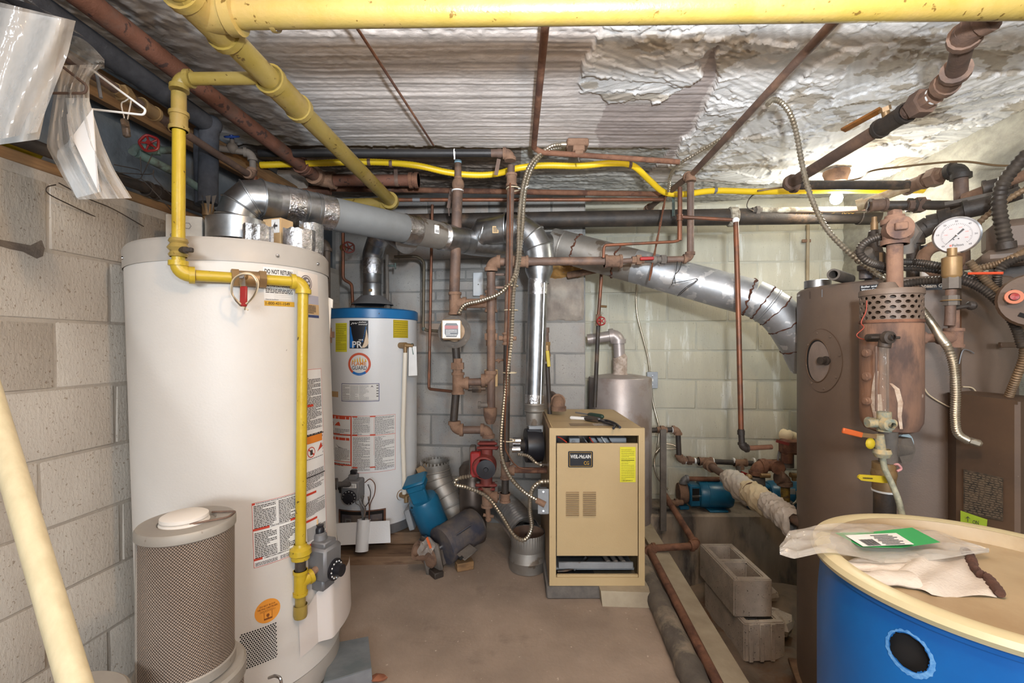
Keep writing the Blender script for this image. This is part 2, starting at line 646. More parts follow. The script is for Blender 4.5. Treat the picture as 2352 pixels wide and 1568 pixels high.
FLOORM = mat('dusty_floor', lin(164, 146, 130), lin(140, 124, 110), 3, .9, bump=.4, bscale=70, spots=lin(196, 178, 160), sscale=55, sthr=.7, c3=lin(108, 94, 84), s3=2.2, lo3=.56, hi3=.72)
PITM = mat('pit_concrete', lin(138, 120, 102), lin(104, 92, 80), 4, .95, bump=.7, bscale=40, c3=lin(104, 74, 52), s3=2.5)
LEDGE = mat('ledge_concrete', lin(160, 144, 126), lin(124, 112, 98), 3.5, .9, bump=.5, bscale=50, stretch=(2, 2, .6), c3=lin(80, 74, 70), s3=2.5)
CURB = mat('curb_concrete', lin(170, 158, 136), lin(150, 138, 118), 8, .9, bump=.4, bscale=80)
WRAP = mat('grimy_wrap', lin(110, 102, 92), lin(84, 78, 72), 9, .9, bump=.6, bscale=60, c3=lin(140, 128, 112), s3=6)
MORT = mat('painted_mortar', lin(180, 170, 156), lin(164, 155, 144), 9, .9, bump=.5, bscale=90)
MORTA = mat('grey_mortar', lin(136, 134, 130), lin(118, 118, 116), 9, .9, bump=.5, bscale=90)
ALU = mat('bright_aluminium', lin(206, 206, 206), lin(186, 186, 186), 20, .28, metal=.9)
MORTB = mat('back_mortar', lin(186, 184, 168), lin(172, 170, 158), 9, .9, bump=.5, bscale=90)
BLKL = mat('painted_block_left', lin(194, 186, 174), lin(182, 173, 161), 5, .85, bump=.7, bscale=130, spots=lin(150, 136, 120), sscale=130, sthr=.64, stretch=(1, 1, .5))
BLKA = mat('grey_painted_block', lin(166, 162, 156), lin(150, 148, 146), 5, .85, bump=.7, bscale=110, c3=lin(166, 146, 130), s3=2.5, lo3=.5, hi3=.7, spots=lin(124, 118, 114), sscale=110, sthr=.66)
BLKB = mat('greenish_painted_block', lin(194, 190, 172), lin(180, 176, 160), 4, .85, bump=.7, bscale=130, c3=lin(212, 212, 204), s3=7, lo3=.58, hi3=.66, stretch=(1.6, 1.6, .22), spots=lin(150, 146, 128), sscale=120, sthr=.68)
PATCH = mat('rough_patch_plaster', lin(168, 158, 146), lin(132, 122, 114), 7, .95, bump=1.2, bscale=40)
PATCHT = mat('tan_foam_patch', lin(190, 150, 90), lin(160, 122, 72), 8, .9, bump=1.0, bscale=50)
UPW = mat('grey_upper_wall', lin(112, 118, 124), lin(96, 102, 106), 5, .85, bump=.5, bscale=60, c3=lin(126, 108, 90), s3=2.5, lo3=.52, hi3=.7)
CEIL = mat('plaster', lin(236, 236, 236), lin(255, 255, 255), 8, .8, attr='tint', bump=.5, bscale=70, spec=.15)
RIGHTW = mat('rough_render', lin(168, 164, 150), lin(146, 142, 130), 9, .95, bump=1.0, bscale=60, stretch=(1, 2, 3))
PIPEI = mat('silver_insulation', lin(176, 166, 162), lin(160, 150, 146), 6, .42, metal=.35, bump=.2, c3=lin(146, 128, 116), s3=4)
CARD = mat('tan_cardboard', lin(206, 176, 132), lin(190, 158, 116), 9, .85)
BLACKV = mat('dark_interior', lin(24, 22, 22), rough=.9)
CLEARG = None


def film(name, tint, alpha, rough):
    m = bpy.data.materials.new(name)
    m.use_nodes = True
    N, L = m.node_tree.nodes, m.node_tree.links
    b = N['Principled BSDF']
    b.inputs['Base Color'].default_value = tint
    b.inputs['Roughness'].default_value = rough
    b.inputs['Specular IOR Level'].default_value = .8
    n = N.new('ShaderNodeTexNoise')
    n.inputs['Scale'].default_value = 30
    g = N.new('ShaderNodeNewGeometry')
    L.new(g.outputs['Position'], n.inputs['Vector'])
    bp = N.new('ShaderNodeBump')
    bp.inputs['Strength'].default_value = .8
    bp.inputs['Distance'].default_value = .006
    L.new(n.outputs[0], bp.inputs['Height'])
    L.new(bp.outputs[0], b.inputs['Normal'])
    t = N.new('ShaderNodeBsdfTransparent')
    mx = N.new('ShaderNodeMixShader')
    mx.inputs[0].default_value = alpha
    L.new(t.outputs[0], mx.inputs[1])
    L.new(b.outputs[0], mx.inputs[2])
    L.new(mx.outputs[0], N['Material Output'].inputs[0])
    return m


FILM = film('clear_plastic_film', lin(226, 220, 212), .42, .12)
FILMM = film('milky_plastic_film', lin(206, 200, 190), .38, .10)
GLASS = film('clear_glass', lin(190, 176, 160), .13, .05)
EMIT = bpy.data.materials.new('glowing_bulb')
EMIT.use_nodes = True
EMIT.node_tree.nodes['Principled BSDF'].inputs['Emission Color'].default_value = (1, .98, .9, 1)
EMIT.node_tree.nodes['Principled BSDF'].inputs['Emission Strength'].default_value = 60

# ---------------------------------------------------------------- the setting
T = 0.11                                   # the room is turned by this slope against the view
ZC = 2.10                                  # ceiling height


def left_x(y):
    return -1.48 + T * y


def right_x(y):
    return 1.86 + T * y


def back_y(x):
    return 2.905 - T * x if x < 0.46 else 3.26 - T * x


rng = np.random.RandomState(3)
_tab = rng.rand(64, 256, 256)


def vn(x, y, s):
    xi, yi = np.floor(x).astype(int), np.floor(y).astype(int)
    fx, fy = x - xi, y - yi
    fx, fy = fx * fx * (3 - 2 * fx), fy * fy * (3 - 2 * fy)
    t = _tab[s % 64]
    g = lambda a, b: t[a % 256, b % 256]
    return (g(xi, yi) * (1 - fx) + g(xi + 1, yi) * fx) * (1 - fy) + (g(xi, yi + 1) * (1 - fx) + g(xi + 1, yi + 1) * fx) * fy


def fbm(x, y, s, o=4):
    a, t, n = 0.5, 0, 0
    for i in range(o):
        t = t + a * vn(x * 2 ** i, y * 2 ** i, s + i)
        n += a
        a *= 0.5
    return t / n


def inpoly(X, Y, poly):
    c = np.zeros(X.shape, bool)
    n = len(poly)
    for i in range(n):
        x1, y1 = poly[i]
        x2, y2 = poly[i - 1]
        with np.errstate(divide='ignore', invalid='ignore'):
            c ^= ((y1 > Y) != (y2 > Y)) & (X < (x2 - x1) * (Y - y1) / (y2 - y1 + 1e-12) + x1)
    return c


def grid_object(name, X, Y, Z, m, tint=None, parent=None):
    ny, nx = X.shape
    co = np.stack([X, Y, Z], -1).reshape(-1, 3)
    i = np.arange(nx * ny).reshape(ny, nx)
    fs = np.stack([i[:-1, :-1], i[:-1, 1:], i[1:, 1:], i[1:, :-1]], -1).reshape(-1, 4)
    me = bpy.data.meshes.new(name)
    me.vertices.add(len(co))
    me.vertices.foreach_set('co', co.ravel())
    me.loops.add(fs.size)
    me.loops.foreach_set('vertex_index', fs.ravel().astype(np.int32))
    me.polygons.add(len(fs))
    me.polygons.foreach_set('loop_start', np.arange(0, fs.size, 4, dtype=np.int32))
    me.update(calc_edges=True)
    me.polygons.foreach_set('use_smooth', [True] * len(fs))
    if tint is not None:
        at = me.color_attributes.new('tint', 'FLOAT_COLOR', 'POINT')
        at.data.foreach_set('color', np.concatenate([tint.reshape(-1, 3), np.ones((len(co), 1))], 1).ravel())
    me.materials.append(m)
    o = bpy.data.objects.new(name, me)
    C.objects.link(o)
    if parent:
        o.parent = parent
    return o


# ceiling: a plastered slab modelled as relief (brush strokes, trowelled patches, torn edges); tint is the vertex colour
def make_ceiling():
    xs = np.arange(-1.62, 2.30, 0.0058)
    ys = np.concatenate([np.arange(-1.2, 0.9, 0.05), np.arange(0.9, 3.32, 0.0058)])
    X, Y = np.meshgrid(xs, ys)
    wx = X + 0.05 * (fbm(X * 9, Y * 9, 1) - .5) + .02 * (fbm(X * 40, Y * 40, 5) - .5)
    wy = Y + 0.05 * (fbm(X * 9, Y * 9, 11) - .5) + .02 * (fbm(X * 40, Y * 40, 15) - .5)

    def cp(pts):
        return [((u - CX) * (ZC - EZ) / (HY - v), (ZC - EZ) * F / (HY - v)) for u, v in pts]
    fine = fbm(X * 60, Y * 60, 20, 3) - .5
    streak = fbm(X * 1.6, Y * 75 + 2 * fbm(X * 2, Y * 2, 9), 24, 3) - .5
    wide = fbm(X * .9 + 7, Y * 22, 27, 3) - .5
    H = (streak * .0055 + (fbm(X * 2.2, Y * 130 + 3 * fbm(X * 3, Y * 3, 10), 18, 2) - .5) * .004) * (.4 + 1.2 * fbm(X * 2.5, Y * 6, 29)) + wide * .0018 + fine * .0025
    tint = np.empty(X.shape + (3,))
    n1 = fbm(X * 3, Y * 3, 30)[..., None]
    tint[:] = np.array([.70, .645, .61]) * (.8 + .4 * n1)
    tint *= (1 + .55 * streak)[..., None]
    # stippled strip and a greyer, darker and coarser area towards the left wall
    lefts = 1 / (1 + np.exp((wx + 0.78) * 30))
    tint = tint * (1 - lefts[..., None]) + np.array([.52, .515, .51]) * (.8 + .4 * n1) * lefts[..., None]
    H = H * (1 - lefts) + lefts * ((fbm(X * 26, Y * 26, 33) - .5) * .008)
    stip = ((wy > 1.26) & (wy < 1.40) & (wx < .45)) * 1.0
    H += stip * (fbm(X * 45, Y * 45, 36, 2) - .5) * .01
    # trowelled white plaster on the right: patches that each keep one stroke direction
    seeds = rng.rand(70, 2) * np.array([2.0, 2.4]) + np.array([.25, .9])
    ang = rng.rand(70) * 1.5 - .75 + (rng.rand(70) < .3) * 1.2
    d = np.full((2,) + X.shape, 9.0)
    idx = np.zeros(X.shape, int)
    for k, (a, b) in enumerate(seeds):
        q = (wx - a) ** 2 * 1.0 + (wy - b) ** 2 * 2.2
        near = q < d[0]
        d[1] = np.where(near, d[0], np.minimum(d[1], q))
        idx = np.where(near, k, idx)
        d[0] = np.where(near, q, d[0])
    ca, sa = np.cos(ang[idx]), np.sin(ang[idx])
    lx, ly = X * ca + Y * sa, -X * sa + Y * ca
    comb = fbm(lx * 3 + idx * 7.3, ly * 90 + 3 * fbm(X * 5, Y * 5, 41) + idx * 3.1, 44, 2) - .5
    edge = np.exp(-((np.sqrt(d[1]) - np.sqrt(d[0])) / .012) ** 2) * (fbm(X * 14, Y * 14, 47) > .46) * fbm(X * 50, Y * 50, 49, 2)
    blob = np.clip(fbm(lx * 11, ly * 34, 52, 3) - .58, 0, 1)
    HW = comb * .0045 - edge * .008 - blob * .012 + (rng.rand(70)[idx] - .5) * .004 + (fbm(X * 7, Y * 7, 58) - .5) * .008
    # layered coats with crisp torn edges
    lay_c = np.zeros_like(X)
    for f, s_, h_, t_ in ((3.2, 101, .0045, .52), (5.5, 105, .0035, .55), (8, 109, .003, .57)):
        nn = fbm(lx * f * .55, ly * f * 1.5 + 1.2 * fbm(X * 9, Y * 9, s_ + 2), s_, 5)
        st = np.clip((nn - t_) / .012, 0, 1)
        lip = np.exp(-((nn - t_ - .012) / .01) ** 2)
        HW = HW - st * h_ - lip * .002
        lay_c += st
    white = inpoly(wx, wy, cp([(1640, 40), (1650, 180), (1620, 250), (1565, 330), (1540, 372), (1545, 400), (1800, 440), (2080, 410), (2420, 200), (2420, 0), (2300, -40)])) | (wx > .84) & (wy < 2.44)
    white |= inpoly(wx, wy, cp([(1400, 40), (1370, 90), (1340, 130), (1325, 180), (1330, 215), (1375, 215), (1400, 235), (1470, 228), (1510, 236), (1580, 190), (1612, 165), (1605, 140), (1560, 150), (1640, 95), (1660, 40)]))
    scr = white & (fbm(X * 7, Y * 12, 57) > .66)
    tint[white] = (np.array([.90, .895, .88]) * (.82 + .3 * fbm(X * 5, Y * 5, 60)[..., None]) * (1 + .35 * comb[..., None]) * (.86 + .07 * lay_c[..., None]))[white]
    tint[scr] *= np.array([.66, .60, .52])
    H = np.where(white, HW - .006, H)
    # bare grey concrete between the white patches
    grey = inpoly(wx, wy, cp([(1395, 235), (1500, 240), (1600, 190), (1640, 95), (1632, 75), (1705, 66), (1690, 120), (1640, 175), (1600, 262), (1560, 330), (1532, 375), (1380, 372), (1372, 300)]))
    tint[grey & ~white] *= np.array([.70, .66, .66])
    # beyond the torn seam the parging stops and rough cracked concrete shows
    seam = np.where(X < .78, 2.215 + .02 * X, 2.46) + .03 * (fbm(X * 5, X * 0, 63) - .5) + .03 * (fbm(X * 25, Y * 25, 66) - .5)
    s2 = np.where(X < .78, seam, 2.72 + .06 * (fbm(X * 6, X * 0 + 3, 68) - .5))
    beyond = Y > seam
    rough = Y > s2
    cr = fbm(X * 3, Y * 24, 71, 4) - .5
    crack = np.exp(-((cr) / .012) ** 2)
    tint[rough] = (np.array([.50, .49, .455]) * (.7 + .6 * n1) * (1 - .55 * crack[..., None]))[rough]
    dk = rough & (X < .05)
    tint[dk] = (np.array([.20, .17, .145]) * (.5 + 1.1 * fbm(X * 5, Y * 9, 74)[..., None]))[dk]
    H = np.where(rough, .022 + cr * .03 - crack * 0 + fine * .01, np.where(beyond, H + .014, H))
    edge2 = np.exp(-((Y - seam) / .007) ** 2)
    tint *= (1 - .5 * edge2 * (X < .8))[..., None]
    H = np.where(Y < .9, 0, H)
    o = grid_object('ceiling', X, Y, ZC + np.clip(H, -.035, .05), CEIL, np.clip(tint, .02, .95))
    o['kind'] = 'structure'


make_ceiling()

# walls: a mortar bed with each block a piece of its own
_blk = {}


def block_mesh(L, h, dep, m, var):
    key = (round(L, 3), round(h, 3), m.name, var)
    if key not in _blk:
        mb = MB().box((0, 0, 0), (L, dep, h), bev=.004)
        rnd = random.Random(hash((round(L, 3), var)) % 999)
        mb.v = [(x + rnd.uniform(-.0025, .0025), y + rnd.uniform(-.002, .002), z + rnd.uniform(-.002, .002)) for x, y, z in mb.v]
        o = mb.build('block', m)
        me = o.data
        bpy.data.objects.remove(o)
        _blk[key] = me
    return _blk[key]


def lay(parent, name, origin, du, nrm, s0, s1, rows, m, blen, joint=.009, dep=.03, proud=.0028):
    """rows: (z0, z1, first joint s)"""
    ang = math.atan2(du.y, du.x)
    for z0, z1, sj in rows:
        k = math.floor((s0 - sj) / blen)
        while sj + k * blen < s1:
            a, b = max(sj + k * blen, s0), min(sj + (k + 1) * blen, s1)
            k += 1
            if b - a < .03:
                continue
            L = b - a - joint
            me = block_mesh(L, z1 - z0 - joint, dep, m, random.randint(0, 2))
            o = bpy.data.objects.new(name, me)
            C.objects.link(o)
            c = origin + du * ((a + b) / 2) + nrm * (-dep / 2 + proud + random.uniform(-.001, .001))
            o.location = (c.x, c.y, (z0 + z1) / 2)
            o.rotation_euler = (0, 0, ang)
            o.parent = parent


def bed(name, a, b, z0, z1, nrm, m, th=.10):
    a, b = V(a), V(b)
    poly = [V((a.x, a.y, z0)), V((b.x, b.y, z0)), V((b.x, b.y, z1)), V((a.x, a.y, z1))]
    return struct(name, MB().prism(poly, -V(nrm) * th), m)


nl = V((1, -T, 0)).normalized()
ul = V((T, 1, 0)).normalized()
wl = bed('wall_left', (left_x(-1.2), -1.2, 0), (left_x(3.03), 3.03, 0), 0, 1.635, nl, MORT)
base = V((left_x(0), 0, 0))
lay(wl, 'block', base, ul, nl, -.4, 3.04, [(.01 + .2 * k + (.205 if k > 4 else 0) * 0, .21 + .2 * k, (.095 if k % 2 else .295) + (.02 * (k % 3))) for k in range(8)], BLKL, .4, .007)
up = V((left_x(0) - .11, 0, 0))
struct('wall_left', MB().prism([V((left_x(-1.2) - .11, -1.2, 1.60)), V((left_x(3.2) - .11, 3.2, 1.60)), V((left_x(3.2) - .11, 3.2, 2.16)), V((left_x(-1.2) - .11, -1.2, 2.16))], -nl * .06), UPW)
na = V((-T, -1, 0)).normalized()
ua = V((1, -T, 0)).normalized()
fa = math.sqrt(1 + T * T)
wa = bed('wall_back', (-1.20, back_y(-1.20), 0), (.46, back_y(.46 - 1e-6), 0), 0, 2.14, na, MORTA, .355)
oa = V((0, 2.905, 0))
rows = [(.087 + .2 * k, .287 + .2 * k, (-.527 if k % 2 == 0 else -.323) * fa) for k in range(-0, 6)]
lay(wa, 'block', oa, ua, na, -1.19, .46 * fa, rows, BLKA, .4)
rows = [(1.287 + .0677 * k, 1.287 + .0677 * (k + 1), (-.60 if k % 2 else -.50)) for k in range(6)]
lay(wa, 'brick', oa, ua, na, -.60, -.02, rows, BLKA, .2, .011, .03, .005)
rows = [(1.287 + .2 * k, 1.487 + .2 * k, (-.98 if k % 2 else -.8)) for k in range(2)]
lay(wa, 'block', oa, ua, na, -1.19, -.60, rows, BLKA, .4)
rows = [(1.287 + .2 * k, 1.487 + .2 * k, (-.02 if k % 2 else .12)) for k in range(2)]
lay(wa, 'block', oa, ua, na, -.02, .23, rows, BLKA, .4)
rows = [(1.694, 1.894, -.75), (1.894, 2.08, -.55)]
lay(wa, 'block', oa, ua, na, -1.19, .46 * fa, rows, BLKA, .4)


def rough_patch(name, x0, x1, z0, z1, m, seed, d=.03):
    nx, nz = 40, 44
    A, B = np.meshgrid(np.linspace(0, 1, nx), np.linspace(0, 1, nz))
    rim = np.minimum(np.minimum(A, 1 - A), np.minimum(B, 1 - B))
    wob = fbm(A * 4, B * 4, seed)
    H = np.where(rim > .001, d * np.clip(rim * 9, 0, 1) * (.35 + wob), -.01) + .008 * (fbm(A * 22, B * 22, seed + 3) - .5)
    X = x0 + (x1 - x0) * (A + .05 * (fbm(B * 5, A * 0 + 2, seed + 7) - .5))
    Z = z0 + (z1 - z0) * (B + .05 * (fbm(A * 5, B * 0 + 4, seed + 9) - .5))
    Yb = 2.905 - T * X - np.clip(H, -.02, 1)
    return grid_object(name, X, Yb, Z, m, parent=wa)


rough_patch('plaster_patch', .215, .455, 1.29, 1.66, PATCH, 17)
rough_patch('foam_patch', .20, .452, 1.55, 1.72, PATCHT, 27, .06)
wb = bed('wall_back', (.46, 3.26 - T * .46, 0), (2.30, 3.26 - T * 2.30, 0), -.4, 2.14, na, MORTB)
ob = V((0, 3.26, 0))
rows = [(.10 + .2 * k, .30 + .2 * k, (1.07 if k % 2 == 0 else 1.262) * fa) for k in range(0, 10)]
lay(wb, 'block', ob, ua, na, .47 * fa, 2.22 * fa, rows, BLKB, .4)


def make_right_wall():
    ys = np.concatenate([np.arange(-1.2, 1.0, .1), np.arange(1.0, 3.2, .02)])
    zs = np.linspace(-.42, 2.13, 110)
    Yg, Zg = np.meshgrid(ys, zs)
    H = (fbm(Yg * 5, Zg * 22, 80) - .5) * .03
    o = grid_object('wall_right', 1.86 + T * Yg - H, Yg, Zg, RIGHTW)
    o['kind'] = 'structure'


make_right_wall()


def edge_x(y):
    return .700 + .065 * (y - 1.55)


def make_floor():
    ys = np.linspace(1.42, 3.2, 70)
    A, Yg = np.meshgrid(np.linspace(0, 1, 90), ys)
    X0, X1 = -1.6, edge_x(Yg)
    Xg = X0 + (X1 - X0) * A
    o = grid_object('floor', Xg, Yg, .004 * (fbm(Xg * 6, Yg * 6, 90) - .6), FLOORM)
    o['kind'] = 'structure'
    mb = MB().prism([V((-1.7, -1.2, -.004)), V((2.1, -1.2, -.004)), V((2.1, 1.43, -.004)), V((-1.7, 1.43, -.004))], (0, 0, -.3))
    struct('floor', mb, FLOORM)
    xs, ys = np.linspace(.6, 2.3, 80), np.linspace(1.4, 3.15, 80)
    Xg, Yg = np.meshgrid(xs, ys)
    Z = -.40 + .10 * (fbm(Xg * 5, Yg * 5, 95) - .5) + .05 * np.clip((Yg - 2.4) / .5, 0, 1)
    o = grid_object('floor', Xg, Yg, Z, PITM)
    o['kind'] = 'structure'


make_floor()
# pit edges: side of the slab, curb and the pump ledge
c0, c1 = V((edge_x(1.40), 1.40, 0)), V((edge_x(2.86), 2.86, 0))
struct('trim_1', MB().prism([c0 + V((0, 0, .028)), c1 + V((0, 0, .028)), c1 + V((.088, 0, .022)), c0 + V((.088, 0, .022))], (0, 0, -.46)), CURB)
struct('trim_2', MB().box((1.5, 3.03, -.17), (1.72, .36, .49), bev=.012), LEDGE)
struct('trim_3', MB().prism([V((edge_x(1.4), 1.432, -.01)), V((2.1, 1.432, -.01)), V((2.1, 1.432, -.45)), V((edge_x(1.4), 1.432, -.45))], (0, -.08, 0)), PITM)
# wooden plate lying on top of the block wall and the board above it
p0, p1 = V((left_x(.2) - .05, .2, 1.652)), V((left_x(2.9) - .05, 2.9, 1.652))
struct('trim_4', MB().bar(p0, p1, .10, .034, bev=.004), WOOD)


def left_wall(u, v, lift=.004):
    y = 1.48 / ((CX - u) / F + T)
    return V((left_x(y), y, EZ - (v - HY) * y / F)) + nl * lift


vs = [left_wall(u, v) for u, v in ((-60, 520), (0, 525), (18, 534), (30, 527), (44, 538), (56, 533), (66, 545), (80, 542), (94, 553), (100, 570), (96, 588), (82, 594), (50, 578), (20, 572), (0, 566), (-60, 560))]
struct('mortar_patch', MB().prism(vs, -nl * .006), mat('dark_mortar', lin(116, 104, 92), lin(98, 88, 80), 30, .95, bump=.8), wl)

# ---------------------------------------------------------------- big water heater on the left
def cyl_surface(Mx, R):
    Mi = Mx.inverted()
    eye = Mi @ V((0, 0, EZ))

    def hit(u, v, lift=0.0):
        d = (Mi @ P(u, v, 1.0)) - eye
        r = R + lift
        a = d.x ** 2 + d.y ** 2
        b = eye.x * d.x + eye.y * d.y
        c = eye.x ** 2 + eye.y ** 2 - r * r
        disc = max(b * b - a * c, 0.0)
        t = (-b - math.sqrt(disc)) / a
        return eye + d * t

    def inv(u, v):
        q = hit(u, v)
        return math.atan2(q.y, q.x) * R, q.z

    def S(s, z, lift):
        t = s / R
        return Mx @ V(((R + lift) * math.cos(t), (R + lift) * math.sin(t), z))
    return S, inv


HB = V((-.915, 1.585, 0.012))
HM = Matrix.Translation(HB) @ Matrix.Rotation(math.radians(-2.0), 4, 'Y')
HR = .298
S1, inv1 = cyl_surface(HM, HR)


def loc(M, mb):
    mb.v = [tuple(M @ V(p)) for p in mb.v]
    return mb


heater = thing('water_heater', 'tall white gas water heater beside the grey block wall, its vent elbow on top', 'water heater', HB)
part('shell', loc(HM, MB().lathe([(HR - .01, .07), (HR, .075), (HR, 1.375)], (0, 0, 0), seg=96)), WHT, heater)
part('top_cap', loc(HM, MB().lathe([(HR + .003, 1.368), (HR + .004, 1.425), (HR - .004, 1.437), (HR - .02, 1.440), (0, 1.445)], (0, 0, 0), seg=96)), RIMG, heater, 'grey cap with small screws')
part('base_ring', loc(HM, MB().lathe([(HR - .012, .0), (HR - .004, .002), (HR - .004, .07), (HR - .02, .072)], (0, 0, 0), seg=96)), RIMG, heater)
for u, v in ((284, 556), (441, 544), (635, 563), (727, 592)):
    s, z = inv1(u, v)
    z = 1.395
    p = S1(s, z, .004)
    n = (S1(s, z, .05) - S1(s, z, 0)).normalized()
    part('screw', MB().lathe([(.006, 0), (.005, .003), (0, .004)], p, n, 10), CHROME, heater)


def label_rect(S, inv, tl, br, m, parent, name='label', lift=.0006, lab=None, nx=10):
    s0, z1 = inv(*tl)
    s1, z0 = inv(*br)
    part(name, rect(MB(), S, s0, z0, s1, z1, lift, nx), m, parent, lab)
    return s0, z0, s1, z1


# DO NOT RETURN label
s0, z1 = inv1(604, 612)
s1, _ = inv1(673, 620)
z0 = inv1(640, 703)[1]
lab = part('label', rect(MB(), S1, s0, z0 + .02, s1, z1, .0006), PAPER, heater)
w, h = s1 - s0, z1 - z0
mb = MB()
text(mb, S1, 'DO NOT RETURN', s0 + .04 * w, z1 - .17 * h, s1 - .04 * w, z1 - .05 * h, bold=.03)
text(mb, S1, 'This water heater to the store', s0 + .16 * w, z1 - .235 * h, s1 - .1 * w, z1 - .19 * h, bold=.0)
text(mb, S1, 'If you are experiencing problems with the installa-', s0 + .04 * w, z1 - .29 * h, s1 - .04 * w, z1 - .25 * h, bold=.0)
text(mb, S1, 'tion or operation of this water heater please call', s0 + .04 * w, z1 - .345 * h, s1 - .06 * w, z1 - .305 * h, bold=.0)
text(mb, S1, 'NE PAS RETOURNER', s0 + .04 * w, z1 - .50 * h, s1 - .04 * w, z1 - .42 * h, bold=.03)
text(mb, S1, 'ce chauffe-eau au magasin', s0 + .18 * w, z1 - .545 * h, s1 - .12 * w, z1 - .51 * h, bold=.0)
fineprint(mb, S1, s0 + .05 * w, z0 + .33 * h, s1 - .05 * w, z0 + .45 * h, 3, seed=4)
text(mb, S1, "Date de l'installation", s0 + .05 * w, z0 + .155 * h, s0 + .45 * w, z0 + .185 * h, bold=0)
for k in range(3):
    rect(mb, S1, s0 + .3 * w, z0 + (.19 + .05 * k) * h, s1 - .04 * w, z0 + (.193 + .05 * k) * h, .001, 4)
part('print', mb, INK, lab)
lab2 = part('label', rect(MB(), S1, s0, z0, s1, z0 + .13 * h, .0008), GOLD, heater, 'gold strip with a phone number')
part('print', text(MB(), S1, '1-800-431-1549', s0 + .04 * w, z0 + .03 * h, s0 + .82 * w, z0 + .105 * h, lift=.0016, bold=.01), mat('brown_ink', lin(92, 66, 20)), lab2)
# maker's plate at the right: round emblem, blue-grey band, rating plate
s0, z1 = inv1(684, 622)
s1 = inv1(729, 640)[0]
z0 = inv1(700, 728)[1]
w, h = s1 - s0, z1 - z0
lab = part('label', rect(MB(), S1, s0, z0, s1, z1, .0006), mat('pale_plate', lin(222, 212, 202), rough=.3), heater, 'pale plate with round emblem')
mb = MB()
cx, cy = s0 + .35 * w, z1 - .24 * h
disc(mb, S1, cx, cy, .026, .026, .0012, .88)
disc(mb, S1, cx, cy, .020, .020, .0012)
part('emblem', mb, mat('emblem_grey', lin(110, 100, 100)), lab)
mb = MB()
for k in range(5):
    a = k * 1.256
    disc(mb, S1, cx + .010 * math.cos(a), cy + .010 * math.sin(a), .0052, .0035, .0018, .4, 10)
part('emblem', mb, PAPER, lab)
part('band', rect(MB(), S1, s0, z0 + .12 * h, s1, z0 + .5 * h, .001), mat('band_grey_blue', lin(176, 176, 190)), lab)
part('band', rect(MB(), S1, s0, z0, s1, z0 + .06 * h, .001), NAVY, lab)
pl = part('rating_plate', rect(MB(), S1, s0 + .3 * w, z0 + .07 * h, s1, z0 + .3 * h, .0015), CARD, lab)
# print of the rating plate is grouped with the label
part('print', fineprint(MB(), S1, s0 + .36 * w, z0 + .09 * h, s1 - .2 * w, z0 + .28 * h, 6, .002, seed=3), INK, lab)


def warning_sheet(S, inv, u0, u1, v_tl, v_bl, parent, seed, heads=(), lines=40, cols=1, border=REDP, txt=INK, zz=None):
    s0, z1 = inv(u0, v_tl)
    s1 = inv(u1, v_tl)[0]
    z0 = inv(u0, v_bl)[1]
    lab = part('label', rect(MB(), S, s0, z0, s1, z1, .0006, 14), PAPER, parent)
    part('border', frame(MB(), S, s0, z0, s1, z1, .0012, .0010, 14), border, lab)
    w, h = s1 - s0, z1 - z0
    mb = MB()
    for c in range(cols):
        a, b = s0 + w * (c + .06) / cols, s0 + w * (c + .94) / cols
        cuts = [0] + sorted(heads) + [1]
        for i, (p, q) in enumerate(zip(cuts, cuts[1:])):
            n = max(2, int(lines * (q - p)))
            fineprint(mb, S, a, z1 - h * (q - .015), b, z1 - h * (p + .045), n, .0011, seed=seed + c * 7 + i)
    part('print', mb, txt, lab)
    return lab, s0, z0, s1, z1


# French instruction sheet, low on the shell
lab, s0, z0, s1, z1 = warning_sheet(S1, inv1, 578, 686, 1156, 1306, heater, 5, (.42, .88), 34, 2)
w, h = s1 - s0, z1 - z0
mb = MB()
for f, a, b in ((.0, 0, .06), (.40, 0, .33), (.86, 0, .17), (0, .93, 1), (.40, .78, 1)):
    part('heading', rect(MB(), S1, s0 + a * w, z1 - (f + .035) * h, s0 + b * w, z1 - f * h, .0014, 3), REDP, lab)
mb = MB()
text(mb, S1, 'POUR VOTRE SECURITE, VEUILLEZ LIRE AVANT DE METTRE EN MARCHE', s0 + .08 * w, z1 - .035 * h, s1 - .08 * w, z1 - .012 * h, bold=.02)
text(mb, S1, "DIRECTIVES D'ALLUMAGE", s0 + .36 * w, z1 - .43 * h, s0 + .75 * w, z1 - .405 * h, bold=.02)
text(mb, S1, "COMMENT COUPER L'ADMISSION DE GAZ DE L'APPAREIL", s0 + .2 * w, z1 - .895 * h, s1 - .1 * w, z1 - .87 * h, bold=.02)
part('print', mb, INK, lab)
# tall warning strip behind the yellow pipe
lab, s0, z0, s1, z1 = warning_sheet(S1, inv1, 688, 737, 850, 1292, heater, 15, (.34, .36, .50, .66, .8, .93), 120, 1)
w, h = s1 - s0, z1 - z0
mb = MB()
rect(mb, S1, s0 + .1 * w, z1 - .40 * h, s1 - .1 * w, z1 - .36 * h, .0016, 4)
part('heading', mb, ORP, lab)
mb = MB()
rect(mb, S1, s0 + .1 * w, z1 - .48 * h, s1 - .1 * w, z1 - .402 * h, .0013, 4)
part('heading', mb, PAPER, lab)
mb = MB()
disc(mb, S1, s0 + .34 * w, z1 - .447 * h, .17 * w, .17 * w, .0018, .84)
mb.add([S1(s0 + .2 * w, z1 - .43 * h, .0018), S1(s0 + .24 * w, z1 - .425 * h, .0018), S1(s0 + .48 * w, z1 - .463 * h, .0018), S1(s0 + .44 * w, z1 - .468 * h, .0018)], [(0, 1, 2, 3)])
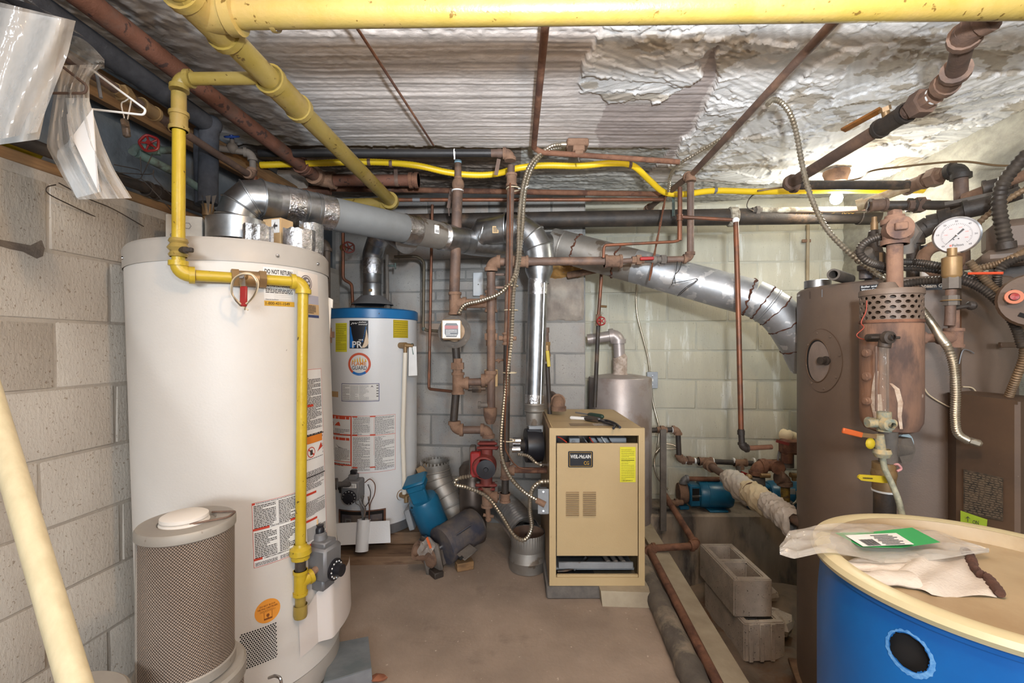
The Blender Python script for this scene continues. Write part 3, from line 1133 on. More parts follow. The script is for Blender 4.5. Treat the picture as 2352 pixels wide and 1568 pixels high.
mb.add([S1(s0 + a * w, z1 - b * h, .0018) for a, b in ((.6, .455), (.9, .435), (.86, .42), (.82, .408), (.74, .425), (.68, .44))], [(0, 1, 2, 3, 4, 5)])
part('pictogram', mb, REDP, lab)
for f in (.19, .66, .8, .93):
    mb = MB()
    rect(mb, S1, s0 + .02 * w, z1 - (f + .012) * h, s0 + .5 * w, z1 - f * h, .0016, 3)
    part('red_bar', mb, REDP, lab)
mb = MB()
rect(mb, S1, s0 + .29 * w, z1 - .462 * h, s0 + .40 * w, z1 - .435 * h, .0017, 2)
part('pictogram', mb, INK, lab)
for f in (.355, .575):
    part('black_rule', rect(MB(), S1, s0, z1 - (f + .006) * h, s1, z1 - f * h, .0016, 4), INK, lab)
# orange round sticker
cx, cy = inv1(615, 1402)
rx = abs(inv1(644, 1400)[0] - cx)
lab = part('label', disc(MB(), S1, cx, cy, rx, rx, .0007), mat('orange_sticker', lin(226, 150, 54), rough=.5), heater, 'round orange warning sticker')
mb = MB()
text(mb, S1, 'DO NOT BLOCK', cx - .6 * rx, cy + .42 * rx, cx + .62 * rx, cy + .56 * rx, bold=.02)
text(mb, S1, 'NE PAS OBSTRUER', cx - .76 * rx, cy + .2 * rx, cx + .78 * rx, cy + .34 * rx, bold=.02)
fineprint(mb, S1, cx - .6 * rx, cy - .05 * rx, cx + .6 * rx, cy + .14 * rx, 3, .0013, .3, 2)
for a in (-.32, .3):
    rect(mb, S1, cx + a * rx, cy - .72 * rx, cx + (a + .03) * rx, cy - .05 * rx, .0013, 1)
disc(mb, S1, cx, cy - .36 * rx, .12 * rx, .14 * rx, .0013)
rect(mb, S1, cx - .03 * rx, cy - .6 * rx, cx + .03 * rx, cy - .4 * rx, .0013, 1)
rect(mb, S1, cx - .3 * rx, cy - .72 * rx, cx + .3 * rx, cy - .58 * rx, .0013, 1)
part('print', mb, mat('brown_print', lin(132, 72, 22)), lab)
# air intake: dark holes in a grid
s0, z1 = inv1(549, 1455)
s1 = inv1(633, 1430)[0]
z0 = inv1(555, 1540)[1]
mb = MB()
nh = 14
st = (s1 - s0) / nh
nr = int((z1 - z0) / (st * .866))
for j in range(nr):
    for i in range(nh):
        disc(mb, S1, s0 + (i + .5 + .5 * (j % 2)) * st, z0 + (j + .5) * st * .866, st * .36, st * .36, .0008, seg=7)
o = part('air_intake', mb, BLACKV, heater, 'field of small round holes')
# burner cover on the right of the shell
sA, zA = inv1(683, 1402)
zB = inv1(683, 1512)[1]
sB = inv1(755, 1430)[0]


def cover(a, b):
    s = sA + (sB + .14 - sA) * a
    k = (s - sA) / (sB - sA)
    lift = .006 + .036 * max(0, min(1, (k - .5) / .22)) ** 2 * (3 - 2 * max(0, min(1, (k - .5) / .22)))
    ztop = zA + .0 + (.045 * max(0, min(1, (k - .3) / .4)))
    zbot = zB + .015 * max(0, min(1, k))
    return S1(s, zbot + (ztop - zbot) * b, lift)


part('burner_cover', MB().grid(cover, 36, 10), mat('plastic_cover', lin(214, 206, 200), rough=.35), heater, 'pale curved cover low on the right')
# drain hook
part('drain_handle', MB().tube(bent([P(618, 1556, 1.24), P(632, 1551, 1.20), P(645, 1556, 1.18), P(647, 1590, 1.19)], .02), .004, 8), CHROME, heater)
# gas control valve
gc = P(742, 1285, 1.50)
gx = (gc - V((HB.x, HB.y, gc.z))).normalized()
gy = V((-gx.y, gx.x, 0))
A3 = (gx, gy, V((0, 0, 1)))
g = part('gas_valve', MB().box(gc, (.085, .085, .105), A3, .008).box(gc + V((0, 0, .058)), (.06, .06, .02), A3, .004).lathe([(.022, 0), (.020, .02), (.012, .026)], gc + V((0, 0, .064)) - gx * .01, seg=16).box(gc - V((0, 0, .07)), (.05, .06, .04), A3, .006).box(gc - gx * .05, (.05, .05, .06), A3, .005), GREYV, heater)
kn = (gx * .55 - gy * .85).normalized()
kp = gc + gx * .044 - gy * .0 - V((0, 0, .025))
part('dial', MB().lathe([(.034, 0), (.034, .006), (.028, .008)], kp, gx, 24).lathe([(.02, .008), (.019, .03), (0, .031)], kp, gx, 18), BLKP, g, 'black temperature dial')
mb = MB()
x, y = perp(gx)
for k in range(12):
    t = 2 * PI * k / 12
    mb.sphere(kp + gx * .0085 + (x * math.cos(t) + y * math.sin(t)) * .026, .0028, 6, 4)
part('dial_marks', mb, PAPER, g)
part('ignitor_knob', MB().lathe([(.014, 0), (.014, .012), (.010, .018), (.012, .026), (0, .028)], gc + V((0, 0, .088)) - gx * .012, seg=10), BLKP, g)
part('tag', MB().box(gc + V((0, 0, .116)) - gx * .03, (.02, .004, .03), A3, .001), CARD, g)
# draft hood with its galvanised skirt
hc = HM @ V((-.005, .02, 1.445))
hood = part('draft_hood', MB().lathe([(.092, .045), (.094, .047), (.094, .120), (.088, .122), (.066, .126), (.064, .132)], hc, seg=40), GALV, heater)
for k in range(4):
    a = k * PI / 2 + .5
    q = hc + V((math.cos(a), math.sin(a), 0)) * .08
    part('hood_leg', MB().bar(q, q + V((0, 0, .06)), .016, .002), GALV, hood)
# foil and boxes that lie on the heater
bx = thing('cardboard_box', 'flat white printed carton lying on top of the tall heater behind the yellow pipe', 'box', P(465, 522, 1.62))
q = HM @ V((-.165, .0, 1.512))
part('carton', MB().box(q, (.105, .07, .130), (V((.92, .39, 0)), V((-.39, .92, 0)), V((0, 0, 1))), .002), mat('white_carton', lin(206, 204, 196), lin(190, 188, 182), 20, .8), bx)
Sx = lambda a, b, l: q + V((.92, .39, 0)) * a + V((0, 0, 1)) * b + V((.39, -.92, 0)) * (.035 + l)
part('print', text(disc(MB(), Sx, .01, .03, .011, .012, .001, .8, 6), Sx, '8', -.04, -.02, -.032, .0), INKL, bx)
bx = thing('cardboard_box', 'small tan carton with a black arrow lying on the tall heater under the vent', 'box', P(632, 505, 1.62))
q = HM @ V((.125, .055, 1.510))
part('carton', MB().box(q, (.08, .06, .126), (V((.95, -.3, 0)), V((.3, .95, 0)), V((0, 0, 1))), .002), CARD, bx)
Sx = lambda a, b, l: q + V((.95, -.3, 0)) * a + V((0, 0, 1)) * b + V((-.3, -.95, 0)) * (.03 + l)
part('carton_panel', rect(MB(), Sx, .0, .01, .036, .058, .0006), PAPER, bx)
mb = MB().add([Sx(.008 + .02 * a, .018 + .032 * b, .0016) for a, b in ((0, .5), (.5, 1), (.45, .68), (1, .6), (1, .4), (.45, .38), (.5, .05))], [(0, 1, 2, 3, 4, 5, 6)])
part('print', mb, INK, bx)


def foil_tin(c, r, h, label, seed):
    rnd = random.Random(seed)
    n = 26
    rr = [1 + rnd.uniform(-.08, .08) for _ in range(n)]
    vs, fs = [], []
    lev = [(r * .94, 0), (r, h * .4), (r * .98, h), (r * .9, h * .96), (r * .86, h * .3), (0, h * .25)]
    for q, z in lev:
        for k in range(n):
            t = 2 * PI * k / n
            vs.append(V(c) + V((q * rr[k] * math.cos(t), q * rr[k] * math.sin(t), z * (1 + rnd.uniform(-.06, .06)))))
    for i in range(len(lev) - 1):
        for k in range(n):
            k2 = (k + 1) % n
            fs.append((i * n + k, i * n + k2, (i + 1) * n + k2, (i + 1) * n + k))
    return solo('foil_tape_roll', MB().add(vs, fs), FOIL, label, 'foil', angle=20)


foil_tin(HM @ V((.115, -.06, 1.446)), .045, .075, 'crumpled foil roll in front of the tan carton on the tall heater', 1)
foil_tin(HM @ V((.215, .02, 1.446)), .05, .078, 'crumpled foil roll nearest the right rim of the tall heater', 2)
foil_tin(HM @ V((.21, .125, 1.446)), .045, .125, 'taller foil cuff standing behind the other foil on the tall heater', 3)

# temperature and pressure valve on the right side of the big heater, with hanging paper tag
tv = thing('relief_valve', 'brass relief valve with a white paper tag on the side of the tall heater', 'valve', P(748, 695, 1.72))
pr = P(738, 692, 1.70)
part('valve_body', coupling(MB().cyl(P(726, 692, 1.70), P(752, 690, 1.72), .020).cyl(P(745, 690, 1.72), P(745, 708, 1.72), .018), P(740, 691, 1.71), P(752, 690, 1.72) - P(726, 692, 1.70), .018, 1.2, .03), BRASS, tv)
part('paper_tag', MB().prism([P(754, 683, 1.69), P(761, 686, 1.69), P(757, 772, 1.69), P(750, 771, 1.69)], (0, .004, 0)), mat('tag_white', lin(232, 226, 216), rough=.7), tv)
part('lever', MB().prism([P(757, 684, 1.685), P(764, 688, 1.685), P(763, 707, 1.685), P(760, 706, 1.685)], (0, .006, 0)), mat('tag_white', lin(232, 226, 216)), tv)
dp = thing('discharge_pipe', 'dark iron pipe standing in the gap between the two white heaters', 'pipe', P(750, 1200, 1.9))
pipe_run(dp, [P(722, 556, 1.92), P(750, 556, 1.92), P(752, 1185, 1.92)], .0155, DARK, DARK, 1.25)
part('union', union(MB(), P(751, 770, 1.92), (0, 0, 1), .016), BRNF, dp)
part('coupling', coupling(MB(), P(752, 1060, 1.92), (0, 0, 1), .016), DARK, dp)
part('coupling', tee(MB(), P(752, 1112, 1.92), (0, 0, 1), (1, .2, 0), .016), DARK, dp)
part('pipe_section', MB().cyl(P(752, 1112, 1.92), P(804, 1112, 2.38), .013), DARK, dp)
part('cap', coupling(MB(), P(752, 1170, 1.92), (0, 0, 1), .016, 1.3), DARK, dp)

# ---------------------------------------------------------------- second water heater
QB = V((-.826, 2.70, .105))
QM = Matrix.Translation(QB)
QR = .256
S2, inv2 = cyl_surface(QM, QR)
h2 = thing('water_heater', 'shorter white water heater with a blue rim standing on a wooden platform', 'water heater', QB)
part('shell', MB().lathe([(QR - .01, .045), (QR, .05), (QR, 1.185)], QB, seg=80), WHT2, h2)
part('base_ring', MB().lathe([(QR + .004, 0), (QR + .004, .05), (QR - .02, .055)], QB, seg=64), GREYV, h2)
part('rim_band', MB().lathe([(QR + .002, 1.180), (QR + .006, 1.183), (QR + .006, 1.228), (QR - .004, 1.236), (0, 1.240)], QB, seg=80), BLUE, h2, 'blue rim band')
part('screw', MB().lathe([(.005, 0), (.004, .003), (0, .004)], S2(inv2(870, 726)[0], 1.205, .006), V((S2(0, 1, .1) - S2(0, 1, 0))), 8), CHROME, h2)
# stickers
a = inv2(771, 742)
b = inv2(797, 808)
lab = part('sticker', rect(MB(), S2, a[0], b[1], b[0], a[1], .0006), YTAG, h2, 'yellow inspection sticker')
part('print', rect(fineprint(MB(), S2, a[0] + .004, b[1] + .01, b[0] - .004, a[1] - .004, 15, .0011, .3, 8), S2, a[0] + .003, a[1] - .030, b[0] - .003, a[1] - .028, .0012), mat('olive_ink', lin(120, 118, 30)), lab)
a = inv2(803, 736)
b = inv2(846, 800)
w, h = b[0] - a[0], a[1] - b[1]
x0, y0 = a[0], b[1]
lab = part('sticker', rect(MB(), S2, x0, y0, b[0], a[1], .0006), BLKP, h2, 'black and blue logo sticker, torn at the right')
part('panel', MB().add([S2(x0 + p * w, y0 + q * h, .0011) for p, q in ((.03, .03), (.25, .03), (.72, .25), (.88, .72), (.88, .78), (.03, .78))], [(0, 1, 2, 3, 4, 5)]), BLUP, lab)
mb = MB()
for k in range(9):
    n = 10
    vs = []
    for i in range(n + 1):
        p = .2 + .62 * i / n
        yy = .74 - .062 * k + .02 * math.sin(i * 1.25 + k * .3) + .10 * (i / n) ** 2
        vs += [S2(x0 + p * w, y0 + min(yy, .77) * h, .0015), S2(x0 + p * w, y0 + (min(yy, .77) - .022) * h, .0015)]
    mb.add(vs, [(2 * i, 2 * i + 2, 2 * i + 3, 2 * i + 1) for i in range(n)])
part('waves', mb, BLKP, lab)
mb = MB()
text(mb, S2, 'JW', x0 + .06 * w, y0 + .85 * h, x0 + .42 * w, y0 + .93 * h, .0016, .03, .15)
text(mb, S2, 'john', x0 + .48 * w, y0 + .90 * h, x0 + .86 * w, y0 + .97 * h, .0016, .03, .1)
text(mb, S2, 'wood', x0 + .46 * w, y0 + .84 * h, x0 + .92 * w, y0 + .89 * h, .0016, .03, .1)
text(mb, S2, 'PR', x0 + .16 * w, y0 + .02 * h, x0 + .70 * w, y0 + .26 * h, .0018, .02)
text(mb, S2, 'SER', x0 + .50 * w, y0 + .28 * h, x0 + .76 * w, y0 + .33 * h, .0016, .02)
part('lettering', mb, PAPER, lab)
part('torn_patch', MB().add([S2(x0 + p * w, y0 + q * h, .0022) for p, q in ((.66, .02), (.78, .2), (.86, .42), (.9, .7), (.96, .5), (1.0, .3), (1.02, .2), (.95, .1), (.82, .03))], [tuple(range(9))]), mat('torn_paper', lin(226, 204, 176)), lab)
a = inv2(903, 734)
b = inv2(937, 776)
lab = part('sticker', rect(MB(), S2, a[0], b[1], b[0], a[1], .0006), YTAGD, h2, 'mustard square sticker')
part('print', frame(fineprint(MB(), S2, a[0] + .006, b[1] + .006, b[0] - .006, a[1] - .006, 7, .0011, .2, 9), S2, a[0] + .002, b[1] + .002, b[0] - .002, a[1] - .002, .0012), mat('olive_ink', lin(120, 118, 30)), lab)
cx, cy = inv2(825, 836)
r = abs(inv2(852, 836)[0] - cx)
lab = part('sticker', disc(MB(), S2, cx, cy, r, r, .0006), PAPER, h2, 'round red and blue flame sticker')
part('ring', disc(MB(), S2, cx, cy, r, r, .0011, .8, 30, -.9 + 0, PI + .9), mat('ring_red', lin(206, 92, 62)), lab)
part('ring', disc(MB(), S2, cx, cy, r, r, .0012, .78, 14, PI + .9, 2 * PI - .9), BLUP, lab)
part('lettering', text(MB(), S2, 'FLAME', cx - .66 * r, cy - .12 * r, cx + .62 * r, cy + .22 * r, .0013, .02), ORP, lab)
part('lettering', text(MB(), S2, 'GUARD', cx - .64 * r, cy - .5 * r, cx + .66 * r, cy - .16 * r, .0013, .01), INK, lab)
mb = MB()
for k, (fx, fh) in enumerate(((-.62, .35), (-.42, .5), (-.2, .62), (0.02, .8), (.25, .6), (.5, .5))):
    mb.add([S2(cx + (fx + a) * r, cy + b * r, .0013) for a, b in ((0, .2), (.14, .2), (.1, .2 + fh * .3), (.06, .2 + fh * .62), (.0, .2 + fh * .35))], [(0, 1, 2, 3, 4)])
part('flames', mb, mat('flame_yellow', lin(232, 184, 60)), lab)
mb = MB()
text(mb, S2, 'Safety System - Systeme de securite', cx - .5 * r, cy - .93 * r, cx + .5 * r, cy - .87 * r, .0016, 0)
part('print', mb, PAPER, lab)
a = inv2(785, 880)
b = inv2(871, 921)
w, h = b[0] - a[0], a[1] - b[1]
lab = part('rating_label', rect(MB(), S2, a[0], b[1], b[0], a[1], .0006), PAPER, h2, 'blue bordered data label')
part('border', rect(frame(MB(), S2, a[0], b[1], b[0], a[1], .003, .0011), S2, a[0], b[1] + .006, b[0], b[1] + .0075, .0011), NAVY, lab)
mb = MB()
fineprint(mb, S2, a[0] + .03 * w, b[1] + .1 * h, a[0] + .24 * w, a[1] - .08 * h, 9, .0012, .35, 11)
fineprint(mb, S2, a[0] + .26 * w, b[1] + .1 * h, a[0] + .48 * w, a[1] - .08 * h, 14, .0012, .3, 12)
fineprint(mb, S2, a[0] + .50 * w, b[1] + .1 * h, a[0] + .74 * w, a[1] - .08 * h, 14, .0012, .3, 13)
for k in range(5):
    rect(mb, S2, a[0] + .93 * w, a[1] - (.15 + .15 * k) * h, a[0] + .98 * w, a[1] - (.08 + .15 * k) * h, .0012, 1)
mb.add([S2(a[0] + (.82 + p) * w, a[1] - q * h, .0013) for p, q in ((0, .1), (.04, .22), (0, .18), (-.04, .22))], [(0, 1, 2, 3)])
part('print', mb, INKL, lab)
a = inv2(758, 897)
b = inv2(777, 912)
lab = part('sticker', rect(MB(), S2, a[0], b[1], b[0], a[1], .0006), CARD, h2)
# big warning sheet with red rules
s0, z1 = inv2(757, 950)
s1 = inv2(908, 946)[0]
z0 = inv2(840, 1076)[1]
w, h = s1 - s0, z1 - z0
lab = part('warning_label', rect(MB(), S2, s0, z0, s1, z1, .0006, 18), PAPER, h2, 'red ruled warning sheet')
mb = MB()
xm = s0 + .42 * w
rect(mb, S2, xm - .006, z0 + .05 * h, xm, z1, .0013, 1)
rect(mb, S2, s0, z1 - .006, xm, z1, .0013)
rect(mb, S2, s0, z0 + .62 * h, xm, z0 + .65 * h, .0013)
rect(mb, S2, s0, z0 + .05 * h, xm, z0 + .075 * h, .0013)
rect(mb, S2, s0, z0 + .12 * h, xm, z0 + .13 * h, .0013)
frame(mb, S2, xm, z0 - .08 * h, s1, z1, .0015, .0013)
rect(mb, S2, (xm + s1) / 2, z0 + .25 * h, (xm + s1) / 2 + .001, z1, .0013, 1)
for f in (0, .35, .965):
    for p in (.43, .66):
        rect(mb, S2, s0 + p * w, z1 - (f + .025) * h, s0 + (p + .07) * w, z1 - f * h, .0016, 2)
rect(mb, S2, xm, z1 - .38 * h, s1, z1 - .372 * h, .0013)
for f in (.02, .42):
    rect(mb, S2, s0, z1 - (f + .05) * h, s0 + .14 * w, z1 - f * h, .0016, 2)
    rect(mb, S2, s0 + .16 * w, z1 - (f + .05) * h, s0 + .39 * w, z1 - f * h, .0016, 2)
disc(mb, S2, s0 + .09 * w, z1 - .17 * h, .013, .013, .0016, .8, 16)
mb.add([S2(s0 + p * w, z1 - q * h, .0016) for p, q in ((.14, .2), (.25, .2), (.24, .15), (.22, .12), (.18, .15))], [(0, 1, 2, 3, 4)])
part('rules', mb, mat('sheet_red', lin(206, 78, 50)), lab)
mb = MB()
rect(mb, S2, s0 + .075 * w, z1 - .2 * h, s0 + .105 * w, z1 - .14 * h, .0017, 1)
mb.add([S2(s0 + p * w, z1 - q * h, .0016) for p, q in ((.16, .55), (.22, .60), (.3, .62), (.22, .62))], [(0, 1, 2, 3)])
for k, (p0, p1, q0, q1) in enumerate(((.01, .13, .25, .38), (.15, .39, .25, .38), (.01, .13, .62, .86), (.15, .39, .62, .86), (.01, .39, .9, .97))):
    fineprint(mb, S2, s0 + p0 * w, z1 - q1 * h, s0 + p1 * w, z1 - q0 * h, max(2, int((q1 - q0) * 42)), .0012, .45, 20 + k)
for p0, p1 in ((.44, .66), (.72, .98)):
    fineprint(mb, S2, s0 + p0 * w, z0 + .64 * h, s0 + p1 * w, z1 - .02 * h, 22, .0012, .5, 30 + int(p0 * 9))
    fineprint(mb, S2, s0 + p0 * w, z0 - .04 * h, s0 + p1 * w, z0 + .60 * h, 34, .0012, .5, 40 + int(p0 * 9))
part('print', mb, INKL, lab)
lab = part('sticker', MB().grid(lambda i, j: S2(inv2(757, 1150)[0] + .03 * i, inv2(766, 1206)[1] + (.17) * j, .0006), 4, 1), PAPER, h2)
mb = MB()
for f in (.1, .11, .155):
    rect(mb, S2, inv2(757, 1150)[0], inv2(766, 1206)[1] + f, inv2(757, 1150)[0] + .03, inv2(766, 1206)[1] + f + .008, .0012, 3)
part('print', mb, mat('sheet_red', lin(206, 78, 50)), lab)
# relief valve, drain tube and tag, drain cock
p = S2(inv2(919, 793)[0], inv2(919, 793)[1], 0)
n = (S2(inv2(919, 793)[0], 1, .1) - S2(inv2(919, 793)[0], 1, 0)).normalized()
rv = part('relief_valve', MB().cyl(p, p + n * .05, .017).cyl(p + n * .045, p + n * .045 + V((.045, 0, -.004)), .013).cyl(p + n * .045, p + n * .045 - V((0, 0, .055)), .011), BRASS, h2)
part('lever', MB().bar(p + n * .05 + V((.035, 0, .012)), p + n * .05 + V((.045, -.005, -.05)), .014, .003), VERD, rv)
part('paper_tag', MB().prism([p + n * .062 + V(q) for q in ((.01, 0, -.005), (.05, 0, -.005), (.055, 0, -.165), (.008, 0, -.168))], -n * .002), PAPER, rv)
tt = p + n * .045
part('drain_tube', MB().tube([tt + V((0, 0, -.04)), P(925, 1000, tt.y + .005), P(929, 1134, tt.y + .01)], .0125, 12), mat('cream_tube', lin(226, 218, 202), rough=.35), h2)
p = S2(inv2(921, 1136)[0], inv2(921, 1136)[1], 0)
part('drain_cock', MB().lathe([(.03, 0), (.028, .004)], p, n, 16).cyl(p, p + n * .05, .015).cyl(p + n * .045, p + n * .05 + V((0, -.01, -.03)), .012).cyl(p + n * .045, p + n * .045 + V((.03, 0, .01)), .008), BRASS, h2)
# gas control
a = inv2(819, 1115)
p = S2(a[0], a[1], 0)
n = (S2(a[0], 1, .1) - S2(a[0], 1, 0)).normalized()
y = V((n.y, -n.x, 0)) * -1
A3 = (n, y, V((0, 0, 1)))
gv = part('gas_valve', MB().box(p + n * .05, (.09, .095, .10), A3, .007).box(p + n * .04 + V((0, 0, .06)), (.04, .045, .03), A3, .004), GREYV, h2)
part('ignitor_knob', MB().box(p + n * .04 + V((0, 0, .085)), (.025, .032, .024), A3, .004), BLKP, gv)
kp = p + n * .095 + V((0, 0, -.03)) + y * 0.0
part('dial', MB().lathe([(.036, 0), (.036, .01), (.026, .012), (.024, .03), (0, .032)], kp, n, 24), BLKP, gv, 'black temperature dial')
mb = MB()
x_, y_ = perp(n)
for k in range(12):
    t = 2 * PI * k / 12
    mb.sphere(kp + n * .011 + (x_ * math.cos(t) + y_ * math.sin(t)) * .031, .0025, 6, 4)
part('dial_marks', mb, PAPER, gv)
part('barcode_label', MB().box(p + n * .0955 + V((0, 0, .028)), (.002, .07, .022), A3), PAPER, gv)
Sg = lambda i, j, l: p + n * (.0968 + l) + y * i + V((0, 0, .028 + j))
mb = MB()
for k in range(14):
    rect(mb, Sg, -.03 + k * .0042, -.008, -.03 + k * .0042 + random.choice((.0012, .0022)), .008, .0003, 1)
part('barcode', mb, INK, gv)
part('thermocouple_boss', MB().cyl(p + n * .05 + y * -.05 + V((0, 0, .01)), p + n * .05 - y * -.075 * -1 + V((0, 0, .0)), .012).cyl(p + n * .05 - y * .06 + V((0, 0, .02)), p + n * .05 - y * .06 + V((0, 0, -.02)), .014), BLKP, gv)
q = P(832, 1210, 2.39)
bq = p + n * .05
for i, (a, b, m, r) in enumerate(((P(823, 1138, 2.37), P(834, 1170, 2.38), GREYV, .006), (P(834, 1138, 2.39), P(838, 1170, 2.37), CHROME, .006),
                                  (P(846, 1140, 2.4), P(848, 1180, 2.38), COPP, .003), (P(815, 1142, 2.4), P(828, 1165, 2.38), GREYV, .0025))):
    part('tube', wire([a, (a + b) / 2 + V((.006 * (-1) ** i, -.01, 0)), b, P(834 + (i == 2) * 14, 1205, 2.385)], r), m, h2)
part('tube', wire([P(838, 1108, 2.39), P(850, 1100, 2.38), P(861, 1112, 2.38), P(860, 1135, 2.38), P(850, 1160, 2.38), P(848, 1200, 2.39)], .0025), COPP, h2)
part('tube', wire([P(845, 1112, 2.39), P(851, 1130, 2.38), P(848, 1150, 2.38), P(838, 1165, 2.38)], .0025), INK, h2)
# opened burner door: dark opening, frame, insides and the loose white access cover
a = inv2(779, 1168)
b = inv2(886, 1200)
w = b[0] - a[0]
dz0, dz1 = inv2(832, 1203)[1] - .03, inv2(832, 1172)[1]
od = part('burner_opening', rect(MB(), S2, a[0], dz0, b[0], dz1, .001, 12), BLACKV, h2, 'dark open burner bay')
part('bay_frame', frame(MB(), S2, a[0], dz0, b[0], dz1, .012, .004, 12, .006), RUST, od)
part('sight_window', frame(MB(), S2, a[0] + .17 * w, dz0 + .02, a[0] + .30 * w, dz1 - .045, .006, .004, 3), GREYV, od)
part('flange', rect(MB(), S2, a[0] + .08 * w, dz0 + .01, b[0] - .02, dz1 - .025, .0025, 10), NAVM, od)
part('clip', MB().box(P(858, 1201, 2.40), (.05, .01, .014), None, .002), CHROME, od)
cv = thing('access_cover', 'loose white metal access cover leaning against the foot of the shorter heater', 'cover', P(833, 1260, 2.38))
Y0 = 2.375
part('plate', MB().prism([P(772, 1202, Y0 + .02), P(895, 1196, Y0 + .02), P(897, 1246, Y0 - .015), P(776, 1252, Y0 - .015)], (0, .004, .001)), WHT2, cv)
part('tunnel', MB().lathe([(.033, 0), (.033, .155)], P(831, 1265, Y0 - .018), (0.0, .22, 1), 24).lathe([(.029, .155), (.029, .0), (0, .0)], P(831, 1265, Y0 - .018), (0.0, .22, 1), 24), WHT2, cv)
# wooden platform under the shorter heater: two boards
pf = thing('wooden_platform', 'stepped platform of old boards under the shorter water heater', 'platform', (-.8, 2.55, 0))


def board(x0, x1, y0, y1, z0, z1):
    return MB().prism([V((x0, y0, z0)), V((x1, y0 + .02, z0)), V((x1, y1, z0)), V((x0, y1, z0))], (0, 0, z1 - z0))


part('board', board(-.98, -.40, 2.350, 2.50, 0.0, .042), WOODD, pf)
part('board', board(-1.12, -.47, 2.515, 2.72, .0, .098), WOODD, pf)
part('board', board(-1.12, -.50, 2.73, 2.955, .0, .098), WOODD, pf)

# flue of the shorter heater
fl = thing('flue_elbow', 'foil-taped galvanised elbow joining the shorter heater to the vent duct', 'duct', P(850, 690, 2.68))
fc = V((QB.x + .005, 2.68, 0))
z = QB.z + 1.24
part('draft_hood', MB().lathe([(.12, .03), (.118, .034), (.075, .075), (.068, .082)], (fc.x, fc.y, z), seg=32), GREYV, fl)
for k in range(3):
    a = k * 2.1 - 1.2
    q = V((fc.x + .1 * math.cos(a), fc.y + .1 * math.sin(a), z))
    part('hood_leg', MB().bar(q, q + V((0, 0, .045)), .018, .003), GREYV, fl)
part('pipe_section', MB().lathe([(.056, .075), (.056, .15), (.059, .155), (.056, .16), (.056, .215)], (fc.x, fc.y, z), seg=32), GALV, fl)
part('damper_tab', MB().box((fc.x + .005, fc.y - .058, z + .11), (.02, .006, .016), None, .002), BRASS, fl)
part('foil_tape', MB().lathe([(.0575, .21), (.060, .22), (.058, .25), (.061, .28), (.058, .30)], (fc.x, fc.y, z), seg=32), FOIL, fl)
q0 = V((fc.x, fc.y, z + .29))
q3 = P(935, 556, 2.22)
q1 = q0 + V((0, 0, .09))
pts = [q0, q0 + V((0, 0, .03)), q0 + V((.02, -.02, .075)), q0 + V((.06, -.08, .12)), q0 + V((.11, -.17, .15)), q3]
part('elbow', MB().tube(spline(pts, 5), .058, 24), GALV, fl)
part('foil_tape', MB().tube(spline(pts, 5)[14:22], .0605, 24), FOIL, fl)

# ---------------------------------------------------------------- tan furnace boiler
FX0, FX1, FY0, FY1, FZ0, FZ1 = .168, .5955, 2.04, 2.655, .062, .763
fu = thing('hydronic_furnace', 'tan enamel heating boiler with louvred door, standing mid-room on small slabs', 'boiler', ((FX0 + FX1) / 2, 2.3, FZ0))
t = .012
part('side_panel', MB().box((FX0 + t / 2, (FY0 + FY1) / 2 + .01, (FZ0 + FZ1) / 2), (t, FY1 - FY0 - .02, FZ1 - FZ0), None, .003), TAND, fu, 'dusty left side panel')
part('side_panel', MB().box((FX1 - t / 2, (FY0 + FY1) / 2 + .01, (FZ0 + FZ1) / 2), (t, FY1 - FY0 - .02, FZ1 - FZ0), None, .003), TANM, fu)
part('back_panel', MB().box(((FX0 + FX1) / 2, FY1 - .006, (FZ0 + FZ1) / 2), (FX1 - FX0 - .03, .01, FZ1 - FZ0 - .02), None, .003), TANM, fu)
top = part('top_panel', MB().box(((FX0 + FX1) / 2, (FY0 + FY1) / 2 + .012, FZ1 - .004), (FX1 - FX0 - .026, FY1 - FY0 - .03, .014), None, .003), TANM, fu)
Sp = lambda i, j, l: V((i, j, FZ1 + .003 + l))
part('plate_label', rect(MB(), Sp, .27, 2.10, .50, 2.17, .0008, 1), mat('dull_label', lin(150, 130, 104), lin(138, 118, 92), 30, .6), top)
part('print', fineprint(MB(), Sp, .38, 2.105, .49, 2.165, 4, .0014, .4, 3), PAPER, top)
part('seam', rect(MB(), Sp, FX0 + .03, 2.235, FX1 - .03, 2.239, .0006, 1), TAND, top)
Sf = lambda u, v, l: P(u, v, FY0 - l)


def fz(v):
    return EZ - (v - HY) * FY0 / F


def mitre(a, b, c, d):
    return MB().prism([P(*a, FY0 - .001), P(*b, FY0 - .001), P(*c, FY0 - .001), P(*d, FY0 - .001)], (0, .022, 0))


